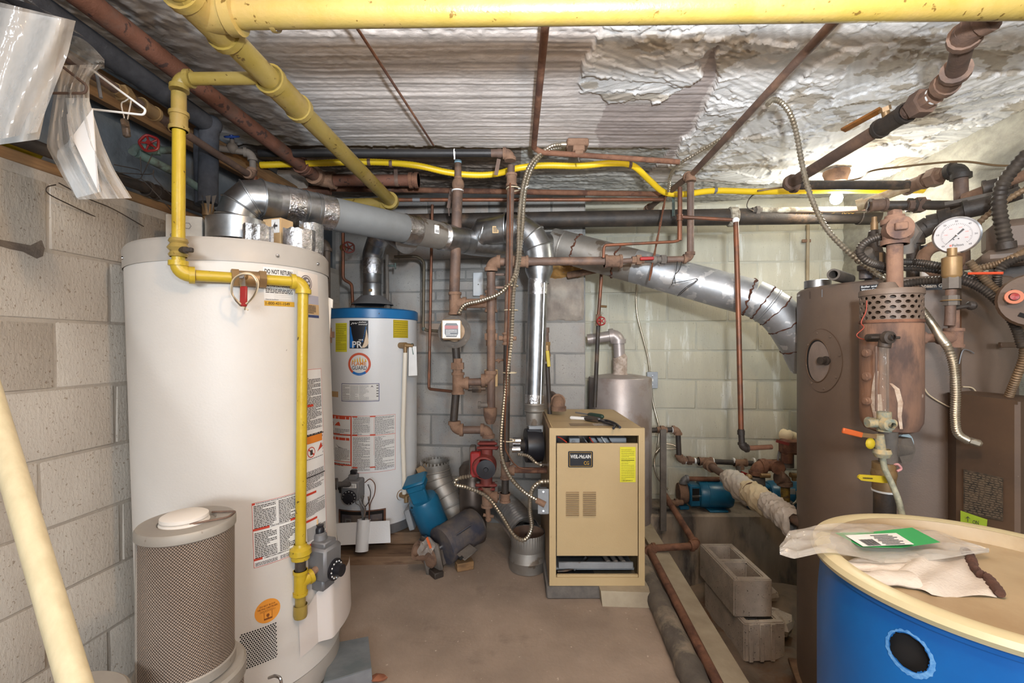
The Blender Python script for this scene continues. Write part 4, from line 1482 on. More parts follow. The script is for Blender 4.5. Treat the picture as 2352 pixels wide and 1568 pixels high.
part('frame_rail', mitre((1262, 983), (1481, 983), (1467, 1000), (1277, 1000)), TANM, fu)
part('frame_rail', mitre((1277, 1326), (1467, 1326), (1481, 1345), (1262, 1345)), TANM, fu)
part('frame_rail', mitre((1262, 983), (1277, 1000), (1277, 1326), (1262, 1345)), TANM, fu)
part('frame_rail', mitre((1481, 983), (1481, 1345), (1467, 1326), (1467, 1000)), TANM, fu)
part('sill', MB().box(P(1372, 1321, FY0 + .008), (.365, .014, .012), None, .002), TANM, fu)
door = part('door', MB().prism([P(1279, 1018, FY0 + .002), P(1465, 1018, FY0 + .002), P(1465, 1276, FY0 + .002), P(1279, 1276, FY0 + .002)], (0, .012, 0)), TANM, fu)
for cxu in (1315, 1354):
    for k in range(12):
        v = 1130 + k * 4.75
        part('louver', MB().prism([P(cxu - 15, v + 1.1, FY0 + .002), P(cxu - 15, v + 3.0, FY0 + .002), P(cxu - 15, v + 3.4, FY0 - .007), P(cxu - 15, v + 2.6, FY0 - .007)], V((30 * FY0 / F, 0, 0))), TANM, door)
    mb = MB()
    for k in range(12):
        v = 1130 + k * 4.75
        rect(mb, Sf, cxu - 15, v + .9, cxu + 15, v - 1.0, -.0012, 1)
    part('louver_slots', mb, TAND, door)
npl = part('nameplate', MB().prism([P(u, v, FY0 - .002) for u, v in ((1307, 1036), (1360, 1036), (1362, 1038), (1362, 1071), (1360, 1073), (1307, 1073), (1305, 1071), (1305, 1038))], (0, .003, 0)), BLKP, door, 'black maker plate')
part('lettering', text(MB(), Sf, 'WEIL-McLAIN', 1310, 1052.5, 1357, 1044, .0032, .025), PAPER, door)
part('lettering', frame(text(MB(), Sf, 'CG', 1341, 1067, 1353, 1059, .0032, .0), Sf, 1308, 1070, 1359, 1039, .6, .003, 1), GOLD, door)
yt = part('inspection_tag', rect(MB(), Sf, 1424, 1107, 1460, 1026, .0012, 1), YTAG, door, 'yellow inspection tag')
mb = fineprint(MB(), Sf, 1427, 1104, 1457, 1029, 19, .0018, -.25, 6)
rect(mb, Sf, 1427, 1057.5, 1457, 1056, .0018, 1)
text(mb, Sf, 'DO NOT REMOVE', 1431, 1105, 1453, 1102, .0018, .01)
part('print', mb, mat('olive_ink', lin(120, 118, 30)), door)
inn = part('burner_tray', MB().box(((FX0 + FX1) / 2, 2.3, fz(1316) - .005), (.36, .42, .012), None, .002).box(((FX0 + FX1) / 2, 2.075, fz(1306)), (.34, .012, .03), None, .002), GREYB, fu)
part('inner_bulkhead', MB().box(((FX0 + FX1) / 2, 2.32, (FZ0 + FZ1) / 2), (.38, .012, FZ1 - FZ0 - .05), None, .002), NAVM, fu)
for k in range(3):
    part('burner_tube', MB().cyl(V((.44 + .035 * k, 2.08, fz(1300))), V((.40 + .035 * k, 2.30, fz(1285))), .010), GREYI, fu)
part('inner_pipe', MB().tube(spline([P(1280, 1312, 2.07), P(1305, 1309, 2.08), P(1335, 1296, 2.12), P(1350, 1280, 2.18)]), .005, 8), DARK, fu)
part('inner_pipe', MB().tube(spline([P(1318, 1308, 2.08), P(1332, 1296, 2.10), P(1345, 1280, 2.16)]), .006, 8), GREYV, fu)
part('control_box', MB().box(P(1318, 1012, 2.12), (.05, .05, .035), None, .003).box(P(1395, 1010, 2.16), (.17, .05, .03), None, .003), GREYB, fu)
part('control_button', MB().cyl(P(1318, 1014, 2.094), P(1318, 1014, 2.085), .008), BLKP, fu)
for i in range(5):
    a = P(1340 + 14 * i, 1004, 2.10)
    part('wire', wire([a, a + V((.01, .01, -.015)), a + V((.025, .0, -.035))], .003), (GREYV, REDP, BLKP, PAPER, BLKP)[i], fu)
part('wire', wire([P(1281, 1003, 2.08), P(1290, 1007, 2.09), P(1302, 1016, 2.08)], .003), REDP, fu)
# slabs under the furnace
sl = thing('floor_slab', 'low dark concrete slab under the left of the tan boiler', 'slab', (.28, 2.3, 0))
part('slab_body', MB().box((.30, 2.32, .029), (.29, .56, .058), None, .006), mat('dark_slab', lin(92, 88, 84), lin(112, 106, 100), 20, .95, bump=.6), sl)
sl = thing('paving_block', 'pale concrete paving block wedged under the right of the tan boiler', 'block', (.52, 2.2, 0))
part('block_body', MB().prism([V((.395, 1.985, 0)), V((.615, 1.97, 0)), V((.61, 1.985, .06)), V((.39, 2.00, .06))], (0, .42, 0)), CURB, sl)

# ---------------------------------------------------------------- tall brown boiler on the right
BX_, BY_, BR_, BT = 1.59, 1.89, .345, 1.380
BB = V((BX_, BY_, -.40))
BM = Matrix.Translation(V((BX_, BY_, 0)))
S3, inv3 = cyl_surface(BM, BR_)
bo = thing('steam_boiler', 'big upright brown cylindrical steam boiler standing in the pit on the right', 'boiler', BB)
part('shell', MB().lathe([(BR_ - .01, -.39), (BR_, -.38), (BR_, BT - .008), (BR_ - .008, BT), (0, BT + .004)], (BX_, BY_, 0), seg=120), BOIL, bo)
part('seam_strip', MB().grid(lambda a, b: S3(inv3(2198, 900)[0] - .02 + .03 * a, -.3 + 1.64 * b, .005 + .004 * math.sin(a * PI)), 4, 1), BOILD, bo)
# round inspection port
cx, cy = inv3(1886, 828)
ra = abs(inv3(1936, 828)[0] - cx) * 1.0
rz = (inv3(1886, 746)[1] - inv3(1886, 890)[1]) / 2
pr = part('inspection_plate', disc(MB(), S3, cx, cy, ra, rz, .004, .0, 40), BOIL, bo)
part('plate_edge', disc(MB(), S3, cx, cy, ra * 1.02, rz * 1.02, .002, .95, 40), BOILD, pr)
cx2, cy2 = inv3(1878, 828)
r2a = abs(inv3(1910, 828)[0] - cx2)
r2z = (inv3(1878, 766)[1] - inv3(1878, 868)[1]) / 2
vs, n = [], 40
mb = MB()
for k in range(n + 1):
    tt = 2 * PI * k / n
    vs.append(S3(cx2 + r2a * math.cos(tt), cy2 + r2z * math.sin(tt), .0045))
    vs.append(S3(cx2 + r2a * .97 * math.cos(tt), cy2 + r2z * .97 * math.sin(tt), .0075))
    vs.append(S3(cx2 + r2a * .92 * math.cos(tt), cy2 + r2z * .92 * math.sin(tt), .0045))
mb.add(vs, [(3 * k + i, 3 * k + 3 + i, 3 * k + 4 + i, 3 * k + 1 + i) for k in range(n) for i in range(2)])
part('port_rim', mb, BOILD, pr)
part('port_recess', disc(MB(), S3, cx2, cy2, r2a * .94, r2z * .94, .005, 0, 40), BLACKV, pr)
part('port_cover', disc(MB(), S3, cx2 + (-.10 if inv3(1850, 828)[0] < cx2 else .10) * r2a, cy2 - .03 * r2z, r2a * .84, r2z * .90, .0056, 0, 40), mat('dusty_port', lin(146, 130, 120), lin(120, 108, 100), 9, .7), pr, 'grey port cover')
q = inv3(1901, 828)
p = S3(q[0], q[1], .004)
n3 = (S3(q[0], q[1], .1) - S3(q[0], q[1], 0)).normalized()
part('port_knob', MB().lathe([(.018, 0), (.018, .008), (.010, .01), (.010, .02), (.015, .024), (.015, .034), (0, .036)], p, n3, 12), DARK, pr)
for k in range(8):
    tt = 2 * PI * k / 8 + .2
    p = S3(cx + ra * .9 * math.cos(tt), cy + rz * .9 * math.sin(tt), .004)
    part('screw', MB().lathe([(.005, 0), (.004, .003), (0, .004)], p, n3, 8), BOIL, pr)
# black label plates with white lettering


def plate(u0, v0, u1, v1, lines, parent, bold=.03, lh=.2):
    a, b = inv3(u0, v0), inv3(u1, v1)
    pl = part('label_plate', rect(MB(), S3, a[0], b[1], b[0], a[1], .002, 4), BLKP, parent, 'black label plate')
    w, h = b[0] - a[0], a[1] - b[1]
    mb = MB()
    for i, (s, wd) in enumerate(lines):
        y = a[1] - h * ((i + .85) / len(lines))
        text(mb, S3, s, a[0] + .04 * w, y, a[0] + w * wd, y + h / len(lines) * .66, .003, bold)
    part('lettering', mb, PAPER, pl)


plate(1976, 656, 2052, 686, (('Boiler and', .52), ('Water Column', .72), ('Shut-down', .55), ('Blow-off', .42), ('Every day', .46)), bo)
plate(2112, 650, 2196, 664, (('Steam Gauge', .92),), bo, lh=.5)
plate(1861, 669, 1888, 682, (('Main Opening', .9), ('4', .3)), bo, 0)
# blow-down wires on the jacket
part('loose_wire', wire([S3(*inv3(u, v), .012) for u, v in ((2103, 876), (2116, 884), (2130, 905), (2160, 925), (2185, 935), (2215, 925), (2234, 905), (2226, 890), (2205, 887))], .0022), mat('cream_wire', lin(206, 190, 160)), bo)
part('loose_wire', wire([S3(*inv3(u, v), .012) for u, v in ((2197, 835), (2201, 815), (2207, 803), (2220, 805), (2230, 811))], .002), GREYV, bo)
# casing panel beyond the seam, to the right of the boiler: service panel with top
sc_ = thing('burner_cabinet', 'rust-edged brown steel cabinet with a worn black data plate at the right edge', 'cabinet', P(2270, 1300, 1.36))
Yc = 1.36
fr = [P(2196, 905, Yc + .14), P(2330, 922, Yc), P(2330, 1900, Yc), P(2196, 1900, Yc + .14)]
part('front_panel', MB().prism(fr, V((.05, .10, 0))), BOILD, sc_)
part('top_panel', MB().prism([P(2192, 903, Yc + .145), P(2336, 920, Yc - .006), P(2420, 914, Yc + .12), P(2230, 897, Yc + .17)], (0, 0, -.012)), BOILD, sc_)
part('side_panel', MB().prism([P(2330, 922, Yc), P(2430, 915, Yc + .2), P(2430, 1700, Yc + .2), P(2330, 1900, Yc)], (.012, -.006, 0)), BOILD, sc_)


def Sc(u, v, l):
    a = (u - 2196) / 134
    y = 1 / ((1 - a) / (Yc + .14) + a / Yc) - .003 - l
    return P(u, v, y)


gr = part('data_plate', MB().add([Sc(2213, 1077, .001), Sc(2304, 1097, .001), Sc(2304, 1196, .001), Sc(2213, 1178, .001)], [(0, 1, 2, 3)]), mat('worn_black_plate', lin(44, 40, 36), lin(96, 82, 66), 60, .7), sc_, 'worn black data plate')
mb = MB()
rnd = random.Random(4)
for i in range(18):
    x = 2216
    while x < 2300:
        w = rnd.uniform(4, 14)
        v = 1083 + i * 5.2 + (x - 2213) * .2
        mb.add([Sc(x, v, .002), Sc(min(x + w, 2302), v + w * .2, .002), Sc(min(x + w, 2302), v + w * .2 + 1.6, .002), Sc(x, v + 1.6, .002)], [(0, 1, 2, 3)])
        x += w + 4
part('print', mb, mat('worn_print', lin(128, 112, 90)), gr)
note = part('sticky_note', MB().add([Sc(2206, 1172, .003), Sc(2268, 1193, .010), Sc(2266, 1215, .010), Sc(2206, 1210, .003)], [(0, 1, 2, 3)]), mat('green_note', lin(176, 206, 60), rough=.7), sc_, 'lime green note')
mb = MB()
for a, b in (((2223, 1186), (2223, 1198)), ((2223, 1186), (2219, 1190)), ((2223, 1186), (2228, 1191))):
    mb.bar(Sc(*a, .0085), Sc(*b, .0085), .0014, .0008, up=(0, -1, 0))
mb.sphere(Sc(2223, 1204, .0085), .0016, 6, 4)
text(mb, lambda i, j, l: Sc(i, j + (i - 2234) * .12, l), 'ON', 2234, 1203, 2248, 1194, .011, .01)
part('lettering', mb, INK, note)
part('latch', MB().box(P(2313, 792, 1.50), (.05, .012, .018), None, .002), BOILD, sc_)
part('black_socket', MB().box(P(2349, 1120, 1.40), (.02, .02, .035), None, .002), BLKP, sc_)

# ---------------------------------------------------------------- blue drum in the right foreground
DC = V((.858, .810, 0))
DR, DT = .262, .722
dr = thing('plastic_drum', 'blue plastic drum with a cream rim and a ragged hole, right foreground', 'drum', DC)
hz, hth = .661, math.atan2(.712 - .810, .6227 - .858)
nth, nz = 240, 90
vs, fs = [], []


def dprof(z):
    k = z / DT
    return DR * (.93 + .07 * min(1, k / .06)) * (1 - .035 * max(0, (k - .80) / .2) ** 2) - .0


zs = [DT * (j / nz) for j in range(nz + 1)]
zs = sorted(set([z for z in zs if z < DT - .12] + [DT - .12 + .12 * j / 40 for j in range(41)]))
nz = len(zs) - 1
hole_r = .027
rnd = random.Random(9)
for z in zs:
    for k in range(nth):
        th = hth - PI + 2 * PI * k / nth
        r = dprof(z)
        vs.append(DC + V((r * math.cos(th), r * math.sin(th), z)))


def off(i):
    j, k = divmod(i, nth)
    th = hth - PI + 2 * PI * k / nth
    return ((th - hth) * DR / hole_r, (zs[j] - (hz)) / hole_r)


inside = [math.hypot(*off(i)) < 1.0 for i in range(len(vs))]
cut = set()
for j in range(nz):
    for k in range(nth):
        q = (j * nth + k, j * nth + (k + 1) % nth, (j + 1) * nth + (k + 1) % nth, (j + 1) * nth + k)
        if any(inside[i] for i in q):
            cut.update(q)
        else:
            fs.append(q)
for i in cut.intersection(i for f in fs for i in f):
    a, b = off(i)
    d = math.hypot(a, b)
    e = .98 + .03 * math.sin(9 * math.atan2(b, a)) + rnd.uniform(-.04, .04)
    th, z = hth + a / d * e * hole_r / DR, hz + b / d * e * hole_r
    vs[i] = DC + V((dprof(z) * math.cos(th), dprof(z) * math.sin(th), z))
body = MB().add(vs, fs)
body.lathe([(0, .004), (DR * .93, .004)], DC, seg=nth)
part('body', body, DRUM, dr, 'blue body')
part('dark_backing', MB().lathe([(DR * .9, .02), (DR - .012, .06), (DR - .014, DT - .02)], DC, seg=60), BLACKV, dr)  # near-black sheet added inside; the hole's darkness is put into its colour
SD = lambda s, z, l: DC + V(((dprof(z) + l) * math.cos(hth + s / DR), (dprof(z) + l) * math.sin(hth + s / DR), z))
mb = MB()
n = 60
vs = []
for k in range(n + 1):
    tt = 2 * PI * k / n
    vs.append(SD(hole_r * 1.02 * math.cos(tt), hz + hole_r * 1.02 * math.sin(tt), .0006))
    rr = hole_r * (1.14 + .16 * (1 - math.sin(tt - .4)) / 2 + rnd.uniform(-.05, .05))
    vs.append(SD(rr * math.cos(tt), hz + rr * math.sin(tt), .0006))
part('scuffed_edge', mb.add(vs, [(2 * k, 2 * k + 2, 2 * k + 3, 2 * k + 1) for k in range(n)]), mat('scuffed_plastic', lin(110, 164, 214), lin(60, 128, 196), 150, .7), dr, 'whitened plastic round the hole')
part('shoulder_ring', MB().lathe([(DR * .975, DT - .012), (DR * .995, DT - .010), (DR * .995, DT - .001), (DR * .97, DT + .002)], DC, seg=140), DRUM, dr)
lid = part('lid', MB().lathe([(DR * .985, DT + .000), (DR + .006, DT + .002), (DR + .010, DT + .010), (DR + .006, DT + .018), (DR - .008, DT + .0215), (DR - .022, DT + .018), (DR - .026, DT + .004), (DR - .032, DT - .008), (DR - .06, DT - .010), (0, DT - .006)], DC, seg=160), LIDD, dr, 'cream lid, stained in the middle')
part('lid_rim', MB().lathe([(DR + .0065, DT + .0012), (DR + .0108, DT + .010), (DR + .0066, DT + .0188), (DR - .008, DT + .0222), (DR - .0225, DT + .0186)], DC, seg=160), LID, lid)

# ---------------------------------------------------------------- pipes
def run(name, label, pts, r, mp, mf=None, cat='pipe', **k):
    o = thing(name, label, cat, pts[0])
    pipe_run(o, pts, r, mp, mf or mp, **k)
    return o


def strap(parent, p, r, m=BRN, tail=.0):
    """perforated hanger strap: a band round a pipe and a tail up to the ceiling"""
    p = V(p)
    mb = MB().lathe([(r + .002, -.01), (r + .003, 0), (r + .002, .01)], p, (1, 0, 0), 20)
    if tail:
        mb.bar(p + V((0, -r - .002, 0)), p + V((0, -r - .002, tail)), .02, .002, up=(0, 1, 0))
    return part('hanger_strap', mb, m, parent)


GZ = 1.87
gm = thing('gas_main', 'thick yellow gas main under the ceiling, one leg across and one going back', 'pipe', (-.66, 1.0, GZ))
gx_at = lambda y: V((-.676 + (y - 1.012) * .0453, y, GZ))
R_ = .0295
part('pipe_section', MB().cyl(gx_at(.55), gx_at(.93), R_, seg=20), YEL, gm)
part('pipe_section', MB().cyl(gx_at(1.08), gx_at(1.30), R_, seg=20), YEL, gm)
part('pipe_section', MB().cyl(gx_at(1.42), gx_at(2.30), R_, seg=20), YEL, gm)
tmb = MB()
tee(tmb, gx_at(1.005), (.045, 1, 0), (1, -.02, 0), R_, 1.26, 20)
part('tee', tmb, YEL, gm)
part('pipe_section', MB().cyl(gx_at(1.005) + V((.06, 0, 0)), P(2440, 9, .975), R_, seg=20), YEL, gm)
part('tee', coupling(MB(), gx_at(1.33), (.045, 1, 0), R_, 1.22, .17, 20), YEL, gm)
part('elbow', elbow(MB(), gx_at(2.2), gx_at(2.345), gx_at(2.345) - V((.3, -.02, 0)), R_, 1.25, 1.7, 18), YEL, gm)
part('pipe_section', MB().cyl(gx_at(2.345) - V((.04, 0, 0)), gx_at(2.345) - V((.36, -.03, 0)), R_, seg=18), YEL, gm)
part('hanger_strap', MB().lathe([(R_ + .002, -.006), (R_ + .0025, 0), (R_ + .002, .006)], P(627, 37, 1.012), (1, 0, 0), 20).bar(P(627, 5, 1.0), P(632, -60, 1.0), .012, .002, up=(0, 1, 0)), YEL, gm)
# branch down to the tall heater
gb = thing('gas_branch', 'thin yellow gas pipe with a red lever down the front of the tall heater', 'pipe', P(411, 600, 1.235))
r = .0158
a, b = gx_at(1.246), P(412, 181, 1.240)
part('pipe_section', MB().cyl(a - V((.03, 0, 0)), b + V((.035, 0, 0)), r * 1.05), YEL, gb)
part('elbow', elbow(MB(), a, b, P(411, 300, 1.235), r, 1.28, 2.0), YEL, gb)
part('pipe_section', MB().cyl(P(411, 215, 1.237), P(411, 262, 1.236), r * 1.15), YEL, gb)
part('coupling', coupling(MB(), P(411, 279, 1.236), (0, 0, 1), r, 1.34, .05), YEL, gb)
part('pipe_section', MB().cyl(P(411, 295, 1.236), P(410, 552, 1.235), r), YELB, gb)
vb = part('gas_cock', MB().lathe([(r * 1.3, -.024), (r * 1.5, -.018), (r * 1.2, -.01), (r * 1.7, 0), (r * 1.2, .012), (r * 1.5, .018), (r * 1.3, .026)], P(410, 570, 1.235), (0, 0, 1), 14), YEL, gb)
part('cock_stem', MB().cyl(P(410, 573, 1.235), P(428, 574, 1.215), .009).box(P(436, 574, 1.20), (.016, .012, .012), None, .002), DARK, vb)
c1_, c2_ = P(410, 630, 1.235), P(697, 648, 1.425)
part('pipe_section', MB().cyl(P(410, 585, 1.235), P(410, 612, 1.235), r), YELB, gb)
part('elbow', elbow(MB(), P(410, 560, 1.235), c1_, c2_, r, 1.28, 2.2), YELB, gb)
part('pipe_section', MB().cyl(c1_ + (c2_ - c1_) * .12, c1_ + (c2_ - c1_) * .91, r), YELB, gb)
part('elbow', elbow(MB(), c1_, c2_, P(694, 900, 1.42), r, 1.28, 2.2), YELB, gb)
part('pipe_section', MB().cyl(P(696, 672, 1.425), P(690, 1256, 1.42), r), YELB, gb)
m_ = c1_ + (c2_ - c1_) * .53
d_ = (c2_ - c1_).normalized()
bv = part('ball_valve', MB().cyl(m_ - d_ * .04, m_ + d_ * .035, r * 1.45).hexnut(m_ - d_ * .036, d_, r * 1.75, .018).hexnut(m_ + d_ * .034, d_, r * 1.75, .018).cyl(m_, m_ + V((0, -.034, .004)), .010), BRASS, gb)
part('lever_bolt', MB().hexnut(m_ + V((0, -.036, .004)), (0, 1, 0), .009, .007), CHROME, bv)
q0, q1 = m_ + V((-.002, -.033, .0)), P(560, 668, 1.262)
part('lever', MB().bar(q0, q1, .017, .003, up=(0, 1, 0)).bar(q1, P(559, 704, 1.262), .017, .005, up=(0, 1, 0), bev=.002), CHROME, bv)
part('lever_grip', MB().bar(P(560, 657, 1.262), P(559, 704, 1.262), .020, .008, up=(0, 1, 0), bev=.003), RED, bv, 'red vinyl lever grip')
part('wire_loop', wire([P(u, v, y) for u, v, y in ((556, 700, 1.262), (545, 690, 1.25), (532, 672, 1.24), (534, 645, 1.24), (552, 630, 1.23), (575, 628, 1.24), (592, 645, 1.25), (590, 668, 1.25), (575, 690, 1.258), (558, 702, 1.262), (570, 712, 1.265))], .0022), mat('cream_wire', lin(206, 190, 160)), gb)
part('wire_loop', wire([P(u, v, y) for u, v, y in ((552, 702, 1.258), (540, 688, 1.24), (533, 668, 1.235), (538, 643, 1.235), (556, 631, 1.23), (578, 632, 1.24), (590, 652, 1.245), (584, 676, 1.25), (566, 700, 1.262), (562, 712, 1.262))], .002), BX, gb)
U0 = P(690, 1268, 1.42)
part('union', MB().lathe([(r * 1.2, .028), (r * 1.3, .02), (r * 2.0, .012), (r * 2.1, -.004), (r * 1.75, -.008), (r * 1.75, -.02), (r * 1.1, -.024)], U0, (0, 0, 1), 10), YELB, gb)
part('nipple', MB().cyl(P(690, 1282, 1.42), P(690, 1318, 1.42), r), DARK, gb)
part('tee', tee(MB(), P(690, 1337, 1.42), (0, 0, 1), P(735, 1298, 1.47) - P(690, 1325, 1.42), r * .98, 1.25), YELB, gb)
part('nipple', MB().cyl(P(700, 1330, 1.425), P(737, 1297, 1.475), .0115), BRNF, gb)
part('drip_leg', MB().cyl(P(690, 1360, 1.42), P(690, 1400, 1.42), r), YEL, gb)
part('cap', MB().lathe([(r * 1.3, .02), (r * 1.35, -.01), (r * 1.2, -.02), (0, -.024)], P(690, 1402, 1.42), (0, 0, 1), 14), YEL, gb)

# pipes along the left wall, under the ceiling
l1 = run('iron_pipe', 'wide reddish rusty pipe running back under the ceiling beside the yellow main', [V((-1.125, .7, 2.03)), V((-1.035, 2.46, 2.03)), V((-.52, 2.46, 2.03))], .031, RUSTR, BRNF)
part('coupling', coupling(MB(), V((-1.045, 2.27, 2.03)), (.05, 1, 0), .031, 1.15, .05), RUSTR, l1)
part('end_cap', coupling(MB(), V((-.53, 2.46, 2.03)), (1, 0, 0), .031, 1.2, .05), RUST, l1)
strap(l1, V((-.62, 2.46, 2.03)), .031, BRN, .05)
l2 = thing('insulated_pipe', 'pipe in black foam sleeve running back and bending down to the tall heater', 'pipe', V((-1.16, 1.72, 1.99)))
bn = P(486, 287, 1.76)
q = [V((-1.205, .75, 1.99)), V((-1.185, 1.25, 1.99)), bn - V((.01, .03, 0))]
part('foam_sleeve', MB().tube(q, .034, 16), FOAM, l2)
part('foam_sleeve', MB().tube([bn + V((0, 0, .012)), P(480, 310, 1.76), P(478, 468, 1.74)], .034, 16), FOAM, l2)
part('foam_sleeve', MB().tube([P(463, 300, 1.80), P(462, 350, 1.79), P(465, 470, 1.77)], .026, 12), FOAM, l2)
part('riser', MB().cyl(P(470, 285, 1.78), P(474, 505, 1.74), .012).cyl(P(478, 470, 1.735), P(478, 496, 1.735), .02), BRASS, l2)
mb = MB()
rnd = random.Random(3)
for k in range(7):
    t = k / 7 * 2 * PI
    mb.add([P(476 + 18 * math.cos(t), 450, 1.73 + .03 * math.sin(t)), P(476 + 22 * math.cos(t + .6), 448, 1.73 + .035 * math.sin(t + .6)), P(478 + 9 * math.cos(t + .3), 492, 1.73 + .02 * math.sin(t + .3))], [(0, 1, 2)])
part('torn_tape', mb, GREYI, l2)
part('elbow_tape', MB().sphere(bn + V((0, 0, .0)), .037, 14, 10), FOAM, l2)
l3 = run('iron_pipe', 'slim dark brown pipe between the foam sleeve and the wide rusty pipe', [V((-1.16, .7, 2.055)), V((-1.07, 2.40, 2.055))], .013, BRN)
tb = thing('timber', 'tan timber board along the left wall behind the foam sleeve', 'board', V((left_x(1.5), 1.5, 1.9)))
part('board', MB().bar(V((left_x(.6) - .03, .6, 1.985)), V((left_x(2.75) - .03, 2.75, 1.985)), .035, .10, bev=.003), WOOD, tb)
l4 = thing('union_pipe', 'dusty galvanised pipe with brass unions along the left wall behind the hangers', 'pipe', P(340, 250, 1.4))
pa, pb = P(205, 165, 1.20), P(578, 405, 1.95)
dd = (pb - pa).normalized()
part('pipe_section', MB().cyl(pa - dd * .4, pb, .0135), BRN, l4)
for t, k in ((.14, 1), (.26, 0), (.40, 1)):
    q = pa + (pb - pa) * t
    part('union', union(MB(), q, dd, .0135, 1.35) if k else coupling(MB(), q, dd, .0135, 1.5, .06), BRASS if t < .3 else BRNF, l4)
part('bleed_plug', MB().cyl(pa + (pb - pa) * .385, pa + (pb - pa) * .385 + V((.03, -.02, .03)), .007), GREYV, l4)
part('elbow', elbow(MB(), pa, pb, pb + V((0, .02, .15)), .0135, 1.3), BRNF, l4)
l5 = thing('valve_pipe', 'green corroded copper pipe with a red wheel valve on the left wall', 'pipe', P(343, 330, 1.56))
part('pipe_section', MB().tube(bent([P(304, 350, 1.47), P(312, 337, 1.49), P(350, 345, 1.53), P(420, 345, 1.62)], .03), .012, 10), VERD, l5)
part('pipe_section', MB().tube([P(315, 352, 1.49), P(400, 395, 1.63), P(470, 440, 1.78)], .014, 10), VERD, l5)
part('valve_body', MB().sphere(P(345, 340, 1.52), .022, 10, 8).cyl(P(345, 340, 1.52), P(343, 330, 1.48), .010).hexnut(P(360, 343, 1.54), (1, .5, 0), .02, .02), VERD, l5)
part('handwheel', handwheel(MB(), P(343, 329, 1.47), (.3, -1, .1), .026), RED, l5, 'red handwheel')
bvv = thing('valve_pipe', 'grey copper elbow pipe with a small blue wheel near the top of the foam riser', 'pipe', P(530, 335, 1.95))
pipe_run(bvv, [P(500, 340, 1.93), P(580, 352, 1.98), P(582, 420, 1.98)], .0135, GREYI, GREYI)
part('valve_body', MB().sphere(P(534, 340, 1.95), .024, 10, 8).cyl(P(534, 338, 1.95), P(533, 318, 1.93), .009), GREYI, bvv)
part('handwheel', handwheel(MB(), P(532, 314, 1.925), (0, -.5, 1), .026), BLUV, bvv, 'blue handwheel')
part('pipe_section', MB().cyl(P(583, 405, 1.98), P(588, 455, 1.99), .014), COPP, bvv)
l6 = run('iron_pipe', 'black iron pipe lying along the wooden plate on top of the block wall', [V((left_x(.5) + .02, .5, 1.69)), V((left_x(2.6) + .02, 2.6, 1.69))], .018, DARK)
part('coupling', coupling(MB(), V((left_x(1.62) + .02, 1.62, 1.69)), ul, .018), DARK, l6)
tl = thing('hand_tool', 'yellow handled tool with a black grip lying behind the black pipe at far left', 'tool', P(60, 350, 1.22))
ta, tb_ = V((left_x(.95) - .034, .95, 1.691)), V((left_x(1.315) - .034, 1.315, 1.691))
part('grip', MB().tube([ta, ta + (tb_ - ta) * .55], [.021, .020], 14), BLKP, tl)
part('handle', MB().tube([ta + (tb_ - ta) * .55, ta + (tb_ - ta) * .97, tb_], [.0205, .0205, .017], 14), YELT, tl)
# hooks and bent coat-hanger wires
ch = thing('tangled_wire', 'thin bent coat hanger wires on the grey wall below the red wheel valve', 'wire', P(320, 400, 1.5))
for pts in (((262, 378), (318, 390), (324, 400), (322, 352)), ((275, 402), (316, 411), (328, 400), (354, 345)), ((322, 408), (345, 430), (400, 490)), ((262, 396), (345, 400), (352, 390), (356, 410), (400, 455))):
    part('wire', wire([P(u, v, 1.43 + (u - 260) * .001) for u, v in pts], .0016), DARK, ch)
part('wire', wire([P(u, v, 1.26 + (u - 105) * .0016) for u, v in ((128, 424), (108, 430), (112, 445), (160, 470), (250, 512), (300, 535))], .0016), DARK, ch)
part('wire', wire([P(u, v, 1.30 + (u - 130) * .0014) for u, v in ((135, 420), (200, 455), (260, 480), (330, 520))], .0016), DARK, ch)

# plastic garment bags on hangers, upper left
def garment(name, label, outline_l, outline_r, y0, depth, m, inner=None, seed=1, slant=0.0):
    """a hanging bag: left and right edges given top to bottom, front and back skin with folds"""
    root = thing(name, label, 'bag', P(*outline_l[0], y0))
    rnd = random.Random(seed)

    def edge(e, t):
        k = t * (len(e) - 1)
        i = min(int(k), len(e) - 2)
        f = k - i
        return e[i][0] * (1 - f) + e[i + 1][0] * f, e[i][1] * (1 - f) + e[i + 1][1] * f
    ph = rnd.uniform(0, 6)

    def skin(side, pull=0.0):
        def fn(a, b):
            L, Rr = edge(outline_l, b), edge(outline_r, b)
            a2 = pull + a * (1 - 2 * pull)
            u, v = L[0] * (1 - a2) + Rr[0] * a2, L[1] * (1 - a2) + Rr[1] * a2
            env = math.sin(PI * min(max(a2, 0), 1)) ** .6
            fold = .012 * math.sin(a2 * 17 + ph + 2.2 * b + side) + .008 * math.sin(a2 * 31 + 5 * b + ph)
            return P(u, v, y0 + slant * (a2 - .5) - side * depth * env * .5 + fold * env)
        return fn
    mb = MB()
    for s in (1, -1):
        mb.grid(skin(s), 30, 18)
    part('film', mb, m, root)
    if inner:
        def paper(a, b):
            L, Rr = edge(inner[0], b), edge(inner[1], b)
            u, v = L[0] * (1 - a) + Rr[0] * a, L[1] * (1 - a) + Rr[1] * a
            return P(u, v, y0 + slant * (a - .5) + .006 * math.sin(a * 9 + 3 * b + seed))
        mb = MB().grid(paper, 16, 10)
        part('paper_sheet', mb, mat('tissue_paper', lin(222, 228, 232), lin(206, 214, 220), 12, .8, bump=.3, bscale=30), root, 'white paper sheet')
    return root


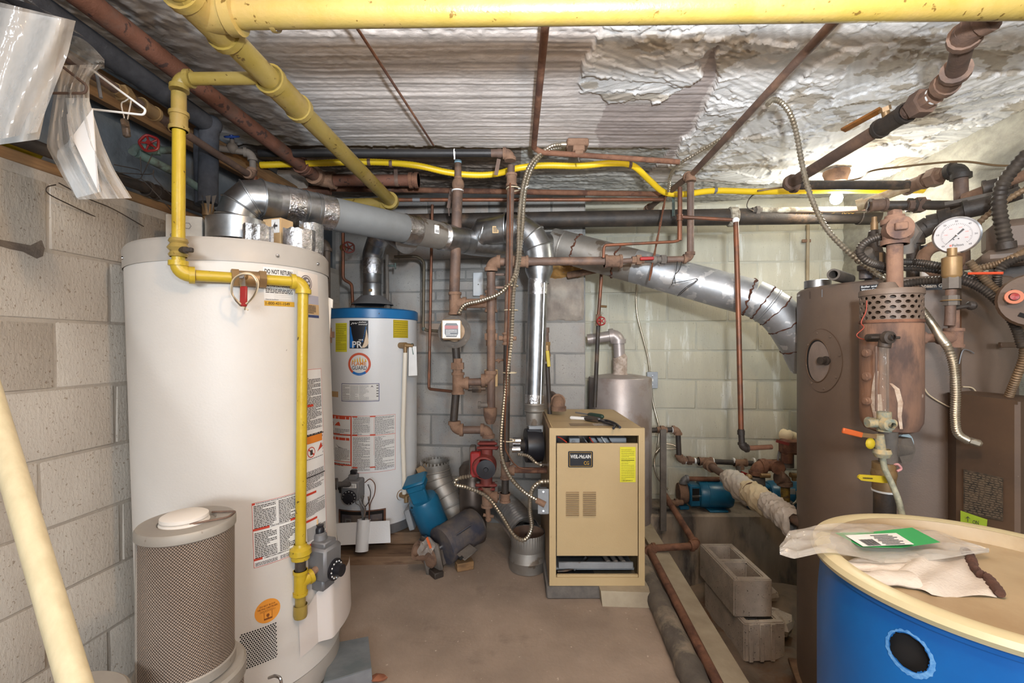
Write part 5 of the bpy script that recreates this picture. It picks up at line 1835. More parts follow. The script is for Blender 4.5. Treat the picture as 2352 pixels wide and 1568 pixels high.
hb = thing('storage_bag', 'pale cloth storage bag in clear plastic at the top left corner', 'bag', P(60, 30, .95))
def bagskin(s):
    def fn(a, b):
        u = -60 + (210 - 60 * b) * a + 60 * (1 - b) * 0
        v = 5 + 40 * a * (1 - b) + b * (335 - 20 * a)
        env = math.sin(PI * a) ** .5
        return P(u, v, .93 - s * .05 * env + .010 * math.sin(a * 11 + b * 3) * env)
    return fn
part('cloth', MB().grid(bagskin(.6), 24, 16).grid(bagskin(-.6), 24, 16), mat('pale_fabric', lin(182, 186, 188), lin(166, 170, 172), 14, .9, bump=.4, bscale=90, c3=lin(206, 186, 160), s3=5, lo3=.56, hi3=.75), hb, 'pale fabric')
part('film', MB().grid(lambda a, b: P(-70 + (250 - 80 * b - 20 * abs(b - .3)) * a, -12 + 60 * a * (1 - b) + b * (345 - 30 * a), .875 + .012 * math.sin(a * 13 + 4 * b) + .05 * abs(a - .5)), 30, 18), FILM, hb)
part('film_collar', MB().grid(lambda a, b: P(20 + 175 * a, -6 + 92 * a - 30 * b * (1 - a) * 1.5 + 28 * math.sin(PI * a) * (b - .5), .96 + .03 * math.sin(a * 7 + b * 5)), 20, 8), FILMM, hb)
gbag = garment('garment_bag', 'long clear plastic garment bag with white paper inside, hanging by the yellow pipe', [(130, 150), (124, 215), (112, 290), (106, 335), (140, 400), (178, 458)], [(238, 148), (205, 180), (206, 235), (236, 330), (262, 390), (303, 455)], 1.03, .06, FILM, ([(150, 225), (165, 320), (125, 350), (176, 455)], [(205, 225), (212, 300), (218, 360), (232, 440)]), 4)
part('film_collar', MB().grid(lambda a, b: P(128 + 112 * a, 92 + 55 * a + (b - .5) * (20 + 46 * math.sin(PI * a)), 1.02 + .02 * math.sin(a * 9 + b * 6)), 18, 8), FILMM, gbag)
part('paper_fold', MB().prism([P(165, 315, 1.005), P(212, 250, 1.0), P(226, 440, .995), P(222, 432, .99)], (0, .002, 0)), mat('tissue_paper2', lin(232, 230, 228), rough=.7), gbag)
hg = thing('wire_hanger', 'white wire coat hanger holding the long garment bag', 'hanger', P(290, 230, 1.1))
part('hanger_wire', MB().tube(bent([P(203, 155, 1.08), P(335, 252, 1.10), P(330, 264, 1.10), P(205, 250, 1.07)], .012), .0026, 8), PAPER, hg)
hg2 = thing('wire_hanger', 'dark brown wire hanger inside the garment bag', 'hanger', P(180, 200, 1.0))
part('hanger_wire', MB().tube(bent([P(118, 133, .995), P(200, 197, 1.0), P(196, 214, 1.0), P(72, 214, .99)], .015), .0028, 8), BRN, hg2)
cl = thing('spring_clip', 'dark spring clip hanging on a string loop from the white hanger', 'clip', P(290, 290, 1.12))
part('clip_body', MB().bar(P(286, 275, 1.12), P(292, 315, 1.12), .016, .012, up=(0, 1, 0), bev=.003).cyl(P(284, 282, 1.11), P(290, 281, 1.11), .010, seg=8), DARK, cl)
part('string', wire([P(286, 273, 1.12), P(279, 240, 1.11), P(288, 232, 1.105), P(301, 228, 1.105), P(293, 274, 1.12)], .0015), CLOTH, cl)
pt = thing('thread_rod', 'short grey rod hanging beside the garment bag collar', 'rod', P(225, 190, 1.15))
part('rod', MB().tube([P(216, 168, 1.22), P(221, 166, 1.19), P(224, 180, 1.185), P(232, 225, 1.185)], .004, 8), GREYV, pt)

# ---------------------------------------------------------------- vent ducts
def duct_rings(parent, pts, r, m=GALV, k=1.05):
    for a, d in pts:
        part('seam_ring', MB().lathe([(r, -.006), (r * k, -.003), (r * k, .003), (r, .006)], a, d, 32), m, parent)


vd = thing('vent_duct', 'long galvanised vent duct rising from the tall heater to the middle of the room', 'duct', P(800, 490, 1.9))
r = .0655
h0 = hc + V((0, 0, .10))
e1, e2 = P(598, 456, 1.63), P(632, 464, 1.68)
ea = [h0 - V((0, 0, .02)), h0 + V((0, 0, .03)), h0 + V((.012, .004, .072)), h0 + V((.042, .014, .106)), e1, e2]
gored(vd, ea, r, GALV)
E = P(1066, 553, 2.36)
dv = (E - e2).normalized()
LL = (E - e2).length
at = lambda t: e2 + dv * LL * t
for t0, t1, m in ((0, .22, GALV), (.22, .60, GALVG), (.60, .86, GALVD), (.86, 1.0, GALV)):
    part('pipe_section', MB().tube([at(t0), at(t1)], r if t0 else r * 1.02, 36, cap=False), m, vd)
for t0, t1 in ((.03, .10), (.17, .235), (.60, .68), (.83, .86)):
    n = 12
    part('foil_tape', MB().tube([at(t0 + (t1 - t0) * i / n) for i in range(n + 1)], [r * (1.025 + .022 * (i % 2)) for i in range(n + 1)], 36, cap=False), FOIL, vd)
duct_rings(vd, [(at(.115), dv), (at(.16), dv)], r)
Sb = lambda i, j, l: at(.76) + dv * i + V((0, 0, 1)) * j - V((dv.y, -dv.x, 0)).normalized() * -1 * 0 + V((dv.y, -dv.x, 0)) * (r * 1.0 + .002 + l)
bl = part('barcode_label', rect(MB(), Sb, -.022, -.012, .006, .028, 0, 1), PAPER, vd)
mb = MB()
for k in range(9):
    rect(mb, Sb, -.016 + k * .0022, -.006, -.0152 + k * .0022 + .0006 * (k % 3), .006, .0006, 1)
part('barcode', mb, INKL, bl)
# wye and furnace vent
wy = thing('wye_duct', 'shiny galvanised wye with elbow turning down to the furnace vent pipe', 'duct', P(1180, 530, 2.4))
part('trunk', MB().tube([E - dv * .01, E + dv * .05], r * 1.02, 36, cap=False).tube([E + dv * .05, P(1180, 566, 2.50), P(1275, 562, 2.66)], [r * 1.02, .07, .075], 36, cap=False), GALV, wy)
J = P(1100, 556, 2.42)
K = P(1170, 525, 2.36)
rb = .076
part('branch_collar', MB().tube([J, P(1112, 533, 2.39), P(1168, 524, 2.35)], [.07, rb, rb], 36, cap=False), GALV, wy)
gp = [P(1166, 524, 2.35), P(1196, 527, 2.34), P(1222, 545, 2.33), P(1236, 570, 2.33), P(1239, 600, 2.33)]
gored(wy, gp, rb * .97, GALV)
duct_rings(wy, [(P(1114, 533, 2.389), V((1, -.12, -.3))), (P(1160, 524, 2.352), V((1, -.1, 0)))], rb, k=1.03)
Sb = lambda i, j, l: P(1138 + i, 528 - j, 2.37 - rb - .004 - l)
bl = part('barcode_label', rect(MB(), Sb, -7, -7, 7, 9, 0, 1), CARD, wy)
part('barcode', fineprint(MB(), Sb, -5, -5, 5, 7, 5, .001, .6, 3), INK, wy)
part('reducer', MB().lathe([(.072, 0), (.071, -.05), (.052, -.095), (.051, -.115)], P(1238, 600, 2.33), (0, 0, 1), 36), GALV, wy)
fv = thing('vent_pipe', 'shiny vertical galvanised vent pipe rising from the blower left of the tan boiler', 'duct', P(1232, 980, 2.33))
a, b = P(1236, 640, 2.33), P(1227, 925, 2.33)
part('pipe_section', MB().tube([a, b], .049, 36, cap=False), GALV, fv)
part('seam', MB().bar(a + V((.030, -.041, 0)), b + V((.030, -.041, 0)), .004, .003, up=(0, 1, 0)), GALV, fv)
for t0, t1 in ((.0, .13), (.93, 1.0)):
    n = 10
    part('foil_tape', MB().tube([a + (b - a) * (t0 + (t1 - t0) * i / n) for i in range(n + 1)], [.049 * (1.02 + .03 * (i % 2)) for i in range(n + 1)], 36, cap=False), FOIL, fv)
part('reducer', MB().lathe([(.051, 0), (.053, -.006), (.049, -.012), (.048, -.035), (.052, -.04), (.044, -.048), (.040, -.11)], b, (0, 0, 1), 32), GALVD, fv)
# blower at the furnace's side
bw = thing('draft_blower', 'black draft inducer blower with shiny motor cans beside the tan boiler', 'blower', P(1225, 1020, 2.33))
q = P(1227, 1022, 2.33)
part('outlet_collar', MB().box(P(1230, 982, 2.33), (.075, .075, .035), None, .004), GREYB, bw)
part('housing', MB().lathe([(.02, -.045), (.085, -.04), (.088, 0), (.085, .04), (.02, .045)], q + V((-.005, 0, 0)), (1, .15, 0), 32).box(q + V((0, 0, .06)), (.075, .08, .06), None, .004), BLKP, bw)
part('motor', MB().lathe([(.028, 0), (.03, .004), (.03, .055), (.026, .06), (0, .06)], q + V((-.045, -.02, .005)), (-1, -.1, 0), 20), DARK, bw)
mc = part('capacitor', MB().lathe([(.018, 0), (.018, .04), (0, .041)], P(1196, 1012, 2.26), (-1, 0, 0), 16).lathe([(.018, 0), (.018, .04), (0, .041)], P(1195, 1032, 2.26), (-1, 0, 0), 16), CHROME, bw)
part('fan_fins', MB().lathe([(.05, 0), (.046, .008), (.03, .012), (.026, .02)], q + V((-.045, -.005, 0)), (-1, -.1, 0), 12), BLKP, bw)
# big flue to the boiler
ff = thing('flue_pipe', 'big grey flue pipe sloping right from the wye down behind the brown boiler', 'duct', P(1500, 610, 2.45))
r = .091
a, b = P(1268, 560, 2.66), P(1728, 684, 2.26)
d_ = (b - a).normalized()
at = lambda t: a + (b - a) * t
part('pipe_section', MB().tube([at(0), at(.19)], r, 40, cap=False).lathe([(.074, -.0), (r, .004)], at(0), d_, 36), GALVD, ff)
part('pipe_section', MB().tube([at(.19), at(.45)], r, 40, cap=False), FOILD if False else GALVD, ff)
part('pipe_section', MB().tube([at(.45), at(1)], r, 40, cap=False), FLUE, ff)
bp_ = [b, P(1752, 695, 2.24), P(1782, 714, 2.22), P(1808, 742, 2.21), P(1838, 790, 2.215), P(1862, 838, 2.22)]
gored(ff, bp_, r, FLUE, False)


def rust_ring(parent, p, d, r, seed, big=False):
    rnd = random.Random(seed)
    n = 48
    x, y = perp(V(d))
    pts, rr = [], []
    d = V(d).normalized()
    for k in range(n):
        t = 2 * PI * k / n
        pts.append(V(p) + (x * math.cos(t) + y * math.sin(t)) * (r * 1.005) + d * rnd.uniform(-.004, .004) * (2 if big else 1))
        rr.append((.004 if big else .0025) * rnd.uniform(.5, 1.8))
    part('rusty_seam', MB().tube(pts, rr, 6, closed=True), mat('seam_rust', lin(92, 52, 34), lin(66, 42, 32), 60, .95), parent)


rust_ring(ff, at(.14), d_, r, 1, True)
rust_ring(ff, at(.36), d_, r, 2, True)
duct_rings(ff, [(at(.06), d_)], r, GALVD, 1.02)
rust_ring(ff, at(.985), d_, r, 3, True)
for i in range(1, 5):
    rust_ring(ff, bp_[i], bp_[i + 1] - bp_[i - 1], r, 5 + i)
duct_rings(ff, [(bp_[1] * .6 + bp_[2] * .4, bp_[2] - bp_[1])], r, FLUE, 1.03)

# ---------------------------------------------------------------- pipework in the middle
hp = thing('riser_pipe', 'black ceiling pipe that elbows down into a brown riser left of the vent pipe', 'pipe', P(1165, 1140, 2.2))
e = P(1172, 352, 2.15)
part('pipe_section', MB().cyl(P(596, 352, 2.13), P(1128, 352, 2.15), .0185), BLK, hp)
part('pipe_section', MB().cyl(P(1128, 352, 2.15), P(1156, 352, 2.15), .0185), BRN, hp)
part('elbow', elbow(MB(), P(1000, 352, 2.15), e, P(1172, 700, 2.17), .0185, 1.3, 1.8), BRNF, hp)
part('coupling', coupling(MB(), P(1175, 414, 2.16), (0, 0, 1), .0185, 1.3, .06), BRNF, hp)
b0, b1, b2 = P(1174, 380, 2.155), P(1166, 765, 2.18), P(1160, 1145, 2.22)
part('pipe_section', MB().cyl(b0, b1, .0175), BRN, hp)
part('gas_cock', MB().lathe([(.022, -.03), (.026, -.024), (.018, -.015), (.03, 0), (.018, .015), (.026, .024), (.022, .03)], P(1165, 778, 2.18), (0, 0, 1), 14).cyl(P(1148, 777, 2.18), P(1186, 777, 2.17), .010).box(P(1150, 776, 2.17), (.02, .02, .022), None, .003), BRNF, hp)
part('pipe_section', MB().cyl(P(1165, 788, 2.18), b2, .0175), DARK, hp)
part('tee', tee(MB(), P(1161, 1079, 2.215), (0, 0, 1), (1, 0, 0), .0175), BRNF, hp)
part('pipe_section', MB().cyl(P(1170, 1079, 2.215), P(1258, 1080, 2.20), .0145), RUST, hp)
part('cap', coupling(MB(), P(1160, 1142, 2.22), (0, 0, 1), .0175, 1.35), BRNF, hp)
strap(hp, P(1147, 352, 2.15), .0185, BRN)
part('hanger_strap', MB().bar(P(1146, 365, 2.14), P(1139, 402, 2.14), .018, .002, up=(0, 1, 0)), BRN, hp)
part('hanger_strap', MB().lathe([(.020, -.003), (.0215, 0), (.020, .003)], P(1044, 352, 2.146), (1, 0, 0), 16).bar(P(1044, 348, 2.13), P(1044, 366, 2.125), .006, .003, up=(0, 1, 0)), PAPER, hp)
for v in (433, 652, 707, 850, 1007):
    part('cable_tie', MB().torus(b0 + (b2 - b0) * ((v - 380) / 765) + V((.012, -.006, 0)), (0, 0, 1), .032, .003, 16, 6), mat('cream_wire', lin(206, 190, 160)), hp)
part('tie_tail', wire([P(1190, 433, 2.13), P(1205, 432, 2.12), P(1214, 427, 2.12)], .002), PAPER, hp)

LV = 2.30
pm = thing('circulator_riser', 'brown pipe dropping from a blue cap into a round flanged circulator', 'pipe', P(1045, 760, LV))
part('pipe_section', MB().cyl(P(1052, 372, LV), P(1052, 412, LV), .0175), BRN, pm)
part('cap', MB().cyl(P(1052, 369, LV), P(1052, 375, LV), .0185), mat('pale_blue_tape', lin(150, 186, 206)), pm, 'pale blue taped top')
part('union', MB().lathe([(.019, .04), (.021, .035), (.019, .03), (.027, .02), (.031, .005), (.031, -.01), (.027, -.02), (.029, -.035), (.022, -.036)], P(1052, 424, LV), (0, 0, 1), 12), BRNF, pm)
part('sealing_tape', MB().cyl(P(1051, 437, LV), P(1051, 440, LV), .0305), PAPER, pm)
part('pipe_section', MB().cyl(P(1051, 438, LV), P(1043, 690, LV), .0265), BRN, pm)
part('tee', tee(MB(), P(1045, 697, LV), (0, 0, 1), (1, 0, 0), .023, 1.25), BRNF, pm)
part('pipe_section', MB().cyl(P(1060, 697, LV), P(1120, 696, LV), .024), BRNF, pm)
pc = P(1044, 762, LV - .02)
n = V((.12, -1, .03)).normalized()
fl_ = part('pump_flange', MB().lathe([(.0, .02), (.03, .02), (.06, .012), (.082, 0), (.082, -.016), (.06, -.026), (0, -.03)], pc, n, 32), GREYI, pm)
for k in range(6):
    t = 2 * PI * k / 6 + .4
    x, y = perp(n)
    part('bolt', MB().hexnut(pc + n * .002 + (x * math.cos(t) + y * math.sin(t)) * .070, n, .007, .012), GREYI, fl_)
hx = V((1, .12, 0)).normalized()
A3 = (hx, -n, n.cross(hx) * -1)
fc_ = pc + n * .075 + V((-.014, 0, .005))
mt = part('pump_motor', MB().box(fc_, (.096, .085, .096), A3, .010).cyl(pc + n * .01, pc + n * .05, .05, seg=24), mat('beige_cast', lin(190, 166, 134), lin(160, 132, 102), 14, .6), pm)
Sq = lambda i, j, l: fc_ + n * (.043 + l) + hx * i + V((0, 0, 1)) * j
mm = part('face_plate', rect(MB(), Sq, -.042, -.042, .042, .042, .0006, 1), mat('silver_plate', lin(206, 198, 184), rough=.35), mt)
part('name_plate', MB().add([Sq(a, b, .0014) for a, b in ((-.032, -.02), (-.032, .018), (-.024, .03), (.024, .03), (.032, .018), (.032, -.02), (.024, -.036), (-.024, -.036))], [tuple(range(8))]), BLKP, pm)
part('red_panel', rect(MB(), Sq, -.031, .002, .031, .018, .0022, 1), RED, pm)
part('print', fineprint(MB(), Sq, -.026, -.03, .026, 0, 4, .0024, .4, 5), PAPER, pm)
part('pipe_section', MB().cyl(P(1046, 790, LV), P(1050, 840, LV), .020), DARK, pm)
part('union', union(MB(), P(1051, 842, LV), (0, 0, 1), .021, 1.25), BRNF, pm)
part('tee', tee(MB(), P(1052, 880, LV), (0, 0, 1), (1, 0, 0), .022, 1.3), BRNF, pm)
part('pipe_section', MB().cyl(P(1060, 878, LV), P(1118, 876, LV), .019), BRN, pm)
part('valve', MB().cyl(P(1075, 893, LV), P(1115, 892, LV), .011).hexnut(P(1095, 893, LV), (1, 0, 0), .02, .045), DARK, pm)
part('pipe_section', MB().cyl(P(1047, 905, LV), P(1042, 965, LV), .020), DARK, pm)
part('elbow', elbow(MB(), P(1043, 930, LV), P(1044, 987, LV), P(1100, 987, LV), .021, 1.3, 2), BRNF, pm)
part('pipe_section', MB().cyl(P(1062, 987, LV), P(1105, 987, LV), .020), BRN, pm)
part('elbow', elbow(MB(), P(1060, 987, LV), P(1122, 987, LV), P(1122, 1040, LV), .021, 1.3, 1.8), BRNF, pm)

r2 = thing('return_pipe', 'dusty brown pipe loop crossing right in front of the vertical vent pipe', 'pipe', P(1128, 770, LV))
q0, q1, q2 = P(1128, 968, LV), P(1128, 601, LV - .04), P(1398, 599, LV - .06)
part('pipe_section', MB().cyl(P(1128, 625, LV - .04), P(1128, 940, LV), .021), BRN, r2)
part('elbow', elbow(MB(), q0, q1, q2, .021, 1.35, 2.1), BRNF, r2)
part('pipe_section', MB().cyl(P(1145, 601, LV - .04), P(1395, 599, LV - .06), .021), BRN, r2)
part('coupling', coupling(MB(), P(1195, 601, LV - .04), (1, 0, 0), .021, 1.3, .08), BRNF, r2)
part('coupling', coupling(MB(), P(1408, 600, LV - .06), (1, 0, 0), .022, 1.35, .085), BRNF, r2)
part('tee', tee(MB(), P(1128, 692, LV), (0, 0, 1), (-1, 0, 0), .022, 1.3), BRNF, r2)
part('union', union(MB(), P(1128, 775, LV), (0, 0, 1), .021, 1.3), BRNF, r2)
part('elbow', elbow(MB(), P(1128, 800, LV - .01), P(1127, 872, LV - .01), P(1060, 876, LV - .01), .021, 1.35, 2.1), BRNF, r2)
part('reducer', MB().lathe([(.022, .03), (.034, .025), (.034, -.01), (.026, -.04), (.018, -.055), (0, -.056)], P(1126, 948, LV), (0, 0, 1), 16), BRNF, r2)
part('plug', MB().cyl(P(1100, 930, LV), P(1128, 930, LV), .013).hexnut(P(1101, 930, LV), (1, 0, 0), .02, .014), GREYI, r2)
for v in (630, 660):
    c = P(1128, v, LV - .035)
    part('pipe_clamp', MB().lathe([(.0225, -.006), (.024, 0), (.0225, .006)], c, (0, 0, 1), 18).box(c + V((.045, 0, 0)), (.05, .006, .012), None, .002), BRN, r2)
part('bleed_cock', MB().cyl(P(1136, 828, LV), P(1160, 826, LV - .02), .006).cyl(P(1143, 829, LV), P(1147, 827, LV), .012), BRNF, r2)
part('backing_box', MB().box(P(1128, 868, LV + .08), (.07, .03, .09), None, .004), CARD, r2)
part('pipe_section', MB().cyl(P(1425, 600, LV - .06), P(1462, 597, LV - .06), .013), BRN, r2)
part('union', union(MB(), P(1465, 597, LV - .06), (1, 0, 0), .015, 1.3), BRNF, r2)
bv_ = part('ball_valve', MB().cyl(P(1475, 596, LV - .06), P(1530, 596, LV - .06), .016).sphere(P(1503, 597, LV - .06), .022, 10, 8).hexnut(P(1523, 596, LV - .06), (1, 0, 0), .024, .025), GREYI, r2)
part('lever_grip', MB().bar(P(1470, 594, LV - .10), P(1502, 593, LV - .10), .016, .010, up=(0, 1, 0), bev=.003), RED, bv_, 'red lever grip')
e1_, e2_ = P(1585, 594, LV - .08), P(1586, 402, LV - .08)
part('pipe_section', MB().cyl(P(1532, 596, LV - .065), P(1570, 595, LV - .075), .016), BRN, r2)
part('elbow', elbow(MB(), P(1500, 596, LV - .07), e1_, e2_, .0155, 1.3, 2), BRNF, r2)
part('pipe_section', MB().cyl(P(1586, 578, LV - .08), P(1586, 420, LV - .08), .0165), BRN, r2)
e3_ = P(1490, 478, 2.80)
part('elbow', elbow(MB(), e1_, e2_, e3_, .0165, 1.35, 1.8), BRNF, r2)
part('pipe_section', MB().cyl(e2_ + (e3_ - e2_) * .06, e3_, .0155), BRN, r2)
part('end_fitting', coupling(MB(), e3_, e3_ - e2_, .0155, 1.4, .05), BRNF, r2)
part('chain', MB().tube([P(1531 - 3.6 * i, 440 + 18.5 * i, LV + .2 - i * .03) for i in range(12)], [.007, .004] * 6, 6), mat('chain_rust', lin(118, 70, 44), lin(84, 54, 40), 80, .9), r2)

cp_ = run('iron_pipe', 'rusty brown pipe running along the ceiling right of centre towards the viewer', [P(1588, 402, 2.23), V((.84, .85, 2.0))], .0135, BRN)
c2p = thing('ceiling_pipe', 'rusty conduit strapped to the ceiling, bending right at the junction box', 'pipe', P(1225, 340, 2.15))
part('conduit', MB().tube(bent([P(1256, 20, 1.235), P(1226, 340, 2.08), P(1245, 350, 2.10), P(1560, 372, 2.13)], .03), .0125, 12), RUST, c2p)
c3p = thing('thin_rod', 'very thin rusty rod running along the ceiling left of centre', 'rod', P(900, 180, 1.6))
part('rod', MB().cyl(P(765, -20, 1.14), P(996, 334, 2.10), .0045, seg=8), RUST, c3p)
jb = thing('junction_box', 'dusty brown junction box with a porcelain holder on the ceiling', 'box', P(1325, 330, 2.13))
q = P(1325, 332, 2.13)
part('box_body', MB().box(V((q.x, q.y, 2.075)), (.10, .085, .035), None, .006), BRNF, jb)
part('socket_holder', MB().box(V((q.x + .005, q.y - .012, 2.05)), (.055, .05, .03), None, .005).box(V((q.x + .006, q.y - .02, 2.028)), (.04, .035, .02), None, .004), BRNF, jb)
part('pull_hook', MB().tube([V((q.x + .005, q.y - .02, 2.02)), V((q.x + .004, q.y - .024, 2.0)), V((q.x + .008, q.y - .02, 1.99))], .003, 6), GREYI, jb)
part('connector', MB().cyl(V((q.x - .05, q.y, 2.078)), V((q.x - .075, q.y, 2.078)), .012), BX, jb)
# armoured cables
J0 = V((q.x - .07, q.y, 2.078))
cb = thing('armoured_cable', 'armoured cable from the ceiling junction box down to the round flanged circulator', 'cable', J0)
part('cable', ribbed([J0, P(1262, 338, 2.10), P(1222, 372, 2.10), P(1203, 420, 2.10), P(1192, 500, 2.11), P(1190, 580, 2.12), P(1180, 635, 2.12), P(1150, 672, 2.14), P(1105, 690, 2.19), P(1068, 700, 2.23), P(1052, 722, 2.24)], .0105), BX, cb)
cb = thing('armoured_cable', 'armoured cable tied along the brown riser down to the grey box on the tan boiler', 'cable', P(1187, 600, 2.13))
part('cable', ribbed([J0 + V((-.0, .03, 0)), P(1258, 346, 2.13), P(1226, 378, 2.13), P(1206, 440, 2.13), P(1200, 520, 2.13), P(1192, 600, 2.14), P(1180, 670, 2.14), P(1174, 780, 2.15), P(1160, 900, 2.16), P(1151, 1000, 2.17), P(1153, 1050, 2.16), P(1172, 1095, 2.12), P(1205, 1130, 2.08), P(1246, 1155, 2.03)], .0105), BX, cb)
part('connector', MB().cyl(P(1232, 1148, 2.04), P(1252, 1159, 2.03), .014), BRNF, cb)
cb = thing('armoured_cable', 'armoured cable drooping from the tan boiler through the empty reducer to the red pump', 'cable', P(1220, 1150, 2.1))
part('cable', ribbed([P(1262, 1105, 2.05), P(1238, 1108, 2.04), P(1221, 1128, 2.06), P(1217, 1170, 2.12), P(1221, 1212, 2.16), P(1205, 1239, 2.17), P(1180, 1228, 2.18), P(1150, 1180, 2.2), P(1118, 1140, 2.2), P(1075, 1120, 2.22), P(1047, 1113, 2.24), P(1050, 1100, 2.24), P(1086, 1092, 2.26)], .011), BX, cb)
cb = thing('capillary_tube', 'thin copper tube curving from the brown riser into the side of the tan boiler', 'tube', P(1180, 1050, 2.2))
part('tube', wire([P(1172, 420, 2.10), P(1170, 650, 2.12), P(1163, 870, 2.15), P(1160, 1010, 2.17), P(1168, 1045, 2.17), P(1190, 1072, 2.17), P(1225, 1077, 2.18), P(1260, 1076, 2.20)], .004), COPP, cb)
gbx = thing('switch_box', 'small grey steel box on the left side of the tan boiler', 'box', P(1248, 1150, 2.07))
part('box_body', MB().box(P(1248, 1149, 2.08), (.045, .075, .105), None, .006), GREYB, gbx)
part('cover_plate', MB().box(P(1248, 1151, 2.038), (.05, .004, .112), None, .0015), GREYB, gbx)
for s in (-1, 1):
    part('screw', MB().cyl(P(1248, 1151 + 22 * s, 2.037), P(1248, 1151 + 22 * s, 2.032), .004, seg=8), CHROME, gbx)
cb = thing('armoured_cable', 'short armoured cable from the blower into the side of the tan boiler', 'cable', P(1220, 1060, 2.2))
part('cable', ribbed([P(1190, 1043, 2.24), P(1213, 1047, 2.2), P(1235, 1065, 2.15), P(1262, 1070, 2.18)], .009), BX, cb)
part('connector', MB().cyl(P(1242, 1066, 2.16), P(1262, 1068, 2.17), .013), CHROME, cb)

# red circulator pump
rp = thing('circulator_pump', 'red circulator pump with a black motor face hanging in the pipe loop', 'pump', P(1115, 1070, LV - .02))
q = P(1112, 1070, LV - .02)
part('flange', MB().box(P(1120, 1027, LV), (.11, .05, .016), None, .006).box(P(1120, 1017, LV), (.10, .05, .014), None, .006), REDD, rp)
part('flange', MB().box(P(1117, 1112, LV), (.11, .05, .016), None, .006).box(P(1117, 1121, LV), (.09, .05, .014), None, .006), REDD, rp)
for v in (1022, 1117):
    for s in (-1, 1):
        c = P(1119 + s * 21, v, LV - .005)
        part('bolt', MB().hexnut(c, (0, 0, 1), .008, .05), GREYI, rp)
part('volute', MB().cyl(P(1118, 1030, LV), P(1117, 1112, LV), .030, seg=20).lathe([(.062, .03), (.062, -.02), (.055, -.045), (.048, -.05)], q, (0, 1, 0), 32), REDD, rp)
part('motor_face', MB().lathe([(.047, -.05), (.047, -.054), (.012, -.056), (.010, -.062), (0, -.062)], q + V((.012, 0, -.003)), (0, 1, 0), 32), BLKP, rp)
part('terminal_box', MB().box(P(1093, 1063, LV - .01), (.05, .08, .125), None, .006), RED, rp)
part('terminal_cover', MB().box(P(1086, 1050, LV + .02), (.03, .07, .12), None, .005), GREYI, rp)
part('tee', tee(MB(), P(1119, 1140, LV), (0, 0, 1), (1, 0, 0), .021, 1.3), BRNF, rp)
part('plug', MB().hexnut(P(1142, 1140, LV), (1, 0, 0), .019, .02), BRNF, rp)
part('drain_cock', MB().cyl(P(1120, 1160, LV), P(1122, 1192, LV), .013).cyl(P(1110, 1182, LV), P(1134, 1186, LV), .008).sphere(P(1122, 1192, LV), .016, 8, 6), BRNF, rp)
ca = thing('steel_canister', 'dull brown steel cylinder standing behind the red circulator pump', 'tank', P(1082, 1150, 2.62))
part('canister', MB().lathe([(0, 0), (.075, .002), (.08, .02), (.08, .42), (.06, .45), (0, .455)], (P(1086, 1150, 2.66).x, 2.66, .001), (0, 0, 1), 28), mat('brown_steel', lin(112, 98, 88), lin(92, 80, 72), 6, .4, metal=.6), ca)
part('valve_stem', MB().cyl((P(1086, 1150, 2.66).x - .01, 2.65, .45), (P(1086, 1150, 2.66).x - .01, 2.65, .475), .01, seg=10), BRASS, ca)

# copper lines on the grey wall
c_ = thing('copper_pipe', 'dull green copper pipe hooking left on the grey wall above the brown circulator', 'pipe', P(973, 700, 2.7))
part('tube', MB().tube(bent([P(905, 590, 2.66), P(958, 588, 2.70), P(974, 600, 2.70), P(972, 758, 2.70), P(1050, 763, 2.66)], .03), .009, 10), mat('dull_copper', lin(104, 92, 74), lin(84, 78, 66), 12, .5, metal=.4), c_)
part('elbow', MB().sphere(P(973, 755, 2.70), .013, 10, 8), VERD, c_)
c_ = thing('copper_pipe', 'long thin copper pipe down the grey wall beside the shorter heater', 'pipe', P(987, 800, 2.65))
part('tube', MB().tube(bent([P(993, 470, 2.62), P(988, 740, 2.65), P(985, 893, 2.65), P(1040, 899, 2.50)], .02), .0085, 10), COPP, c_)
c_ = thing('copper_pipe', 'copper pipe with a red wheel valve feeding the shorter heater', 'pipe', P(790, 640, 2.62))
part('tube', MB().tube(bent([P(788, 535, 2.60), P(788, 641, 2.60), P(808, 652, 2.64), P(811, 714, 2.67)], .02), .009, 10), COPP, c_)
part('valve_body', MB().sphere(P(788, 569, 2.60), .02, 10, 8), BRASS, c_)
part('handwheel', handwheel(MB(), P(801, 568, 2.56), (.5, -1, .1), .03), REDD, c_, 'red handwheel')
part('union', union(MB(), P(811, 706, 2.67), (0, 0, 1), .010, 1.3), GREYI, c_)
c_ = thing('hot_water_pipe', 'grey copper outlet pipe right of the flue on the shorter heater', 'pipe', P(890, 650, 2.68))
part('tube', MB().cyl(P(889, 585, 2.68), P(890, 714, 2.68), .010), GREYI, c_)
part('union', union(MB(), P(890, 706, 2.68), (0, 0, 1), .011, 1.3), GREYI, c_)
part('tap', MB().cyl(P(890, 610, 2.68), P(908, 610, 2.66), .007).cyl(P(908, 604, 2.66), P(908, 618, 2.66), .005), VERD, c_)

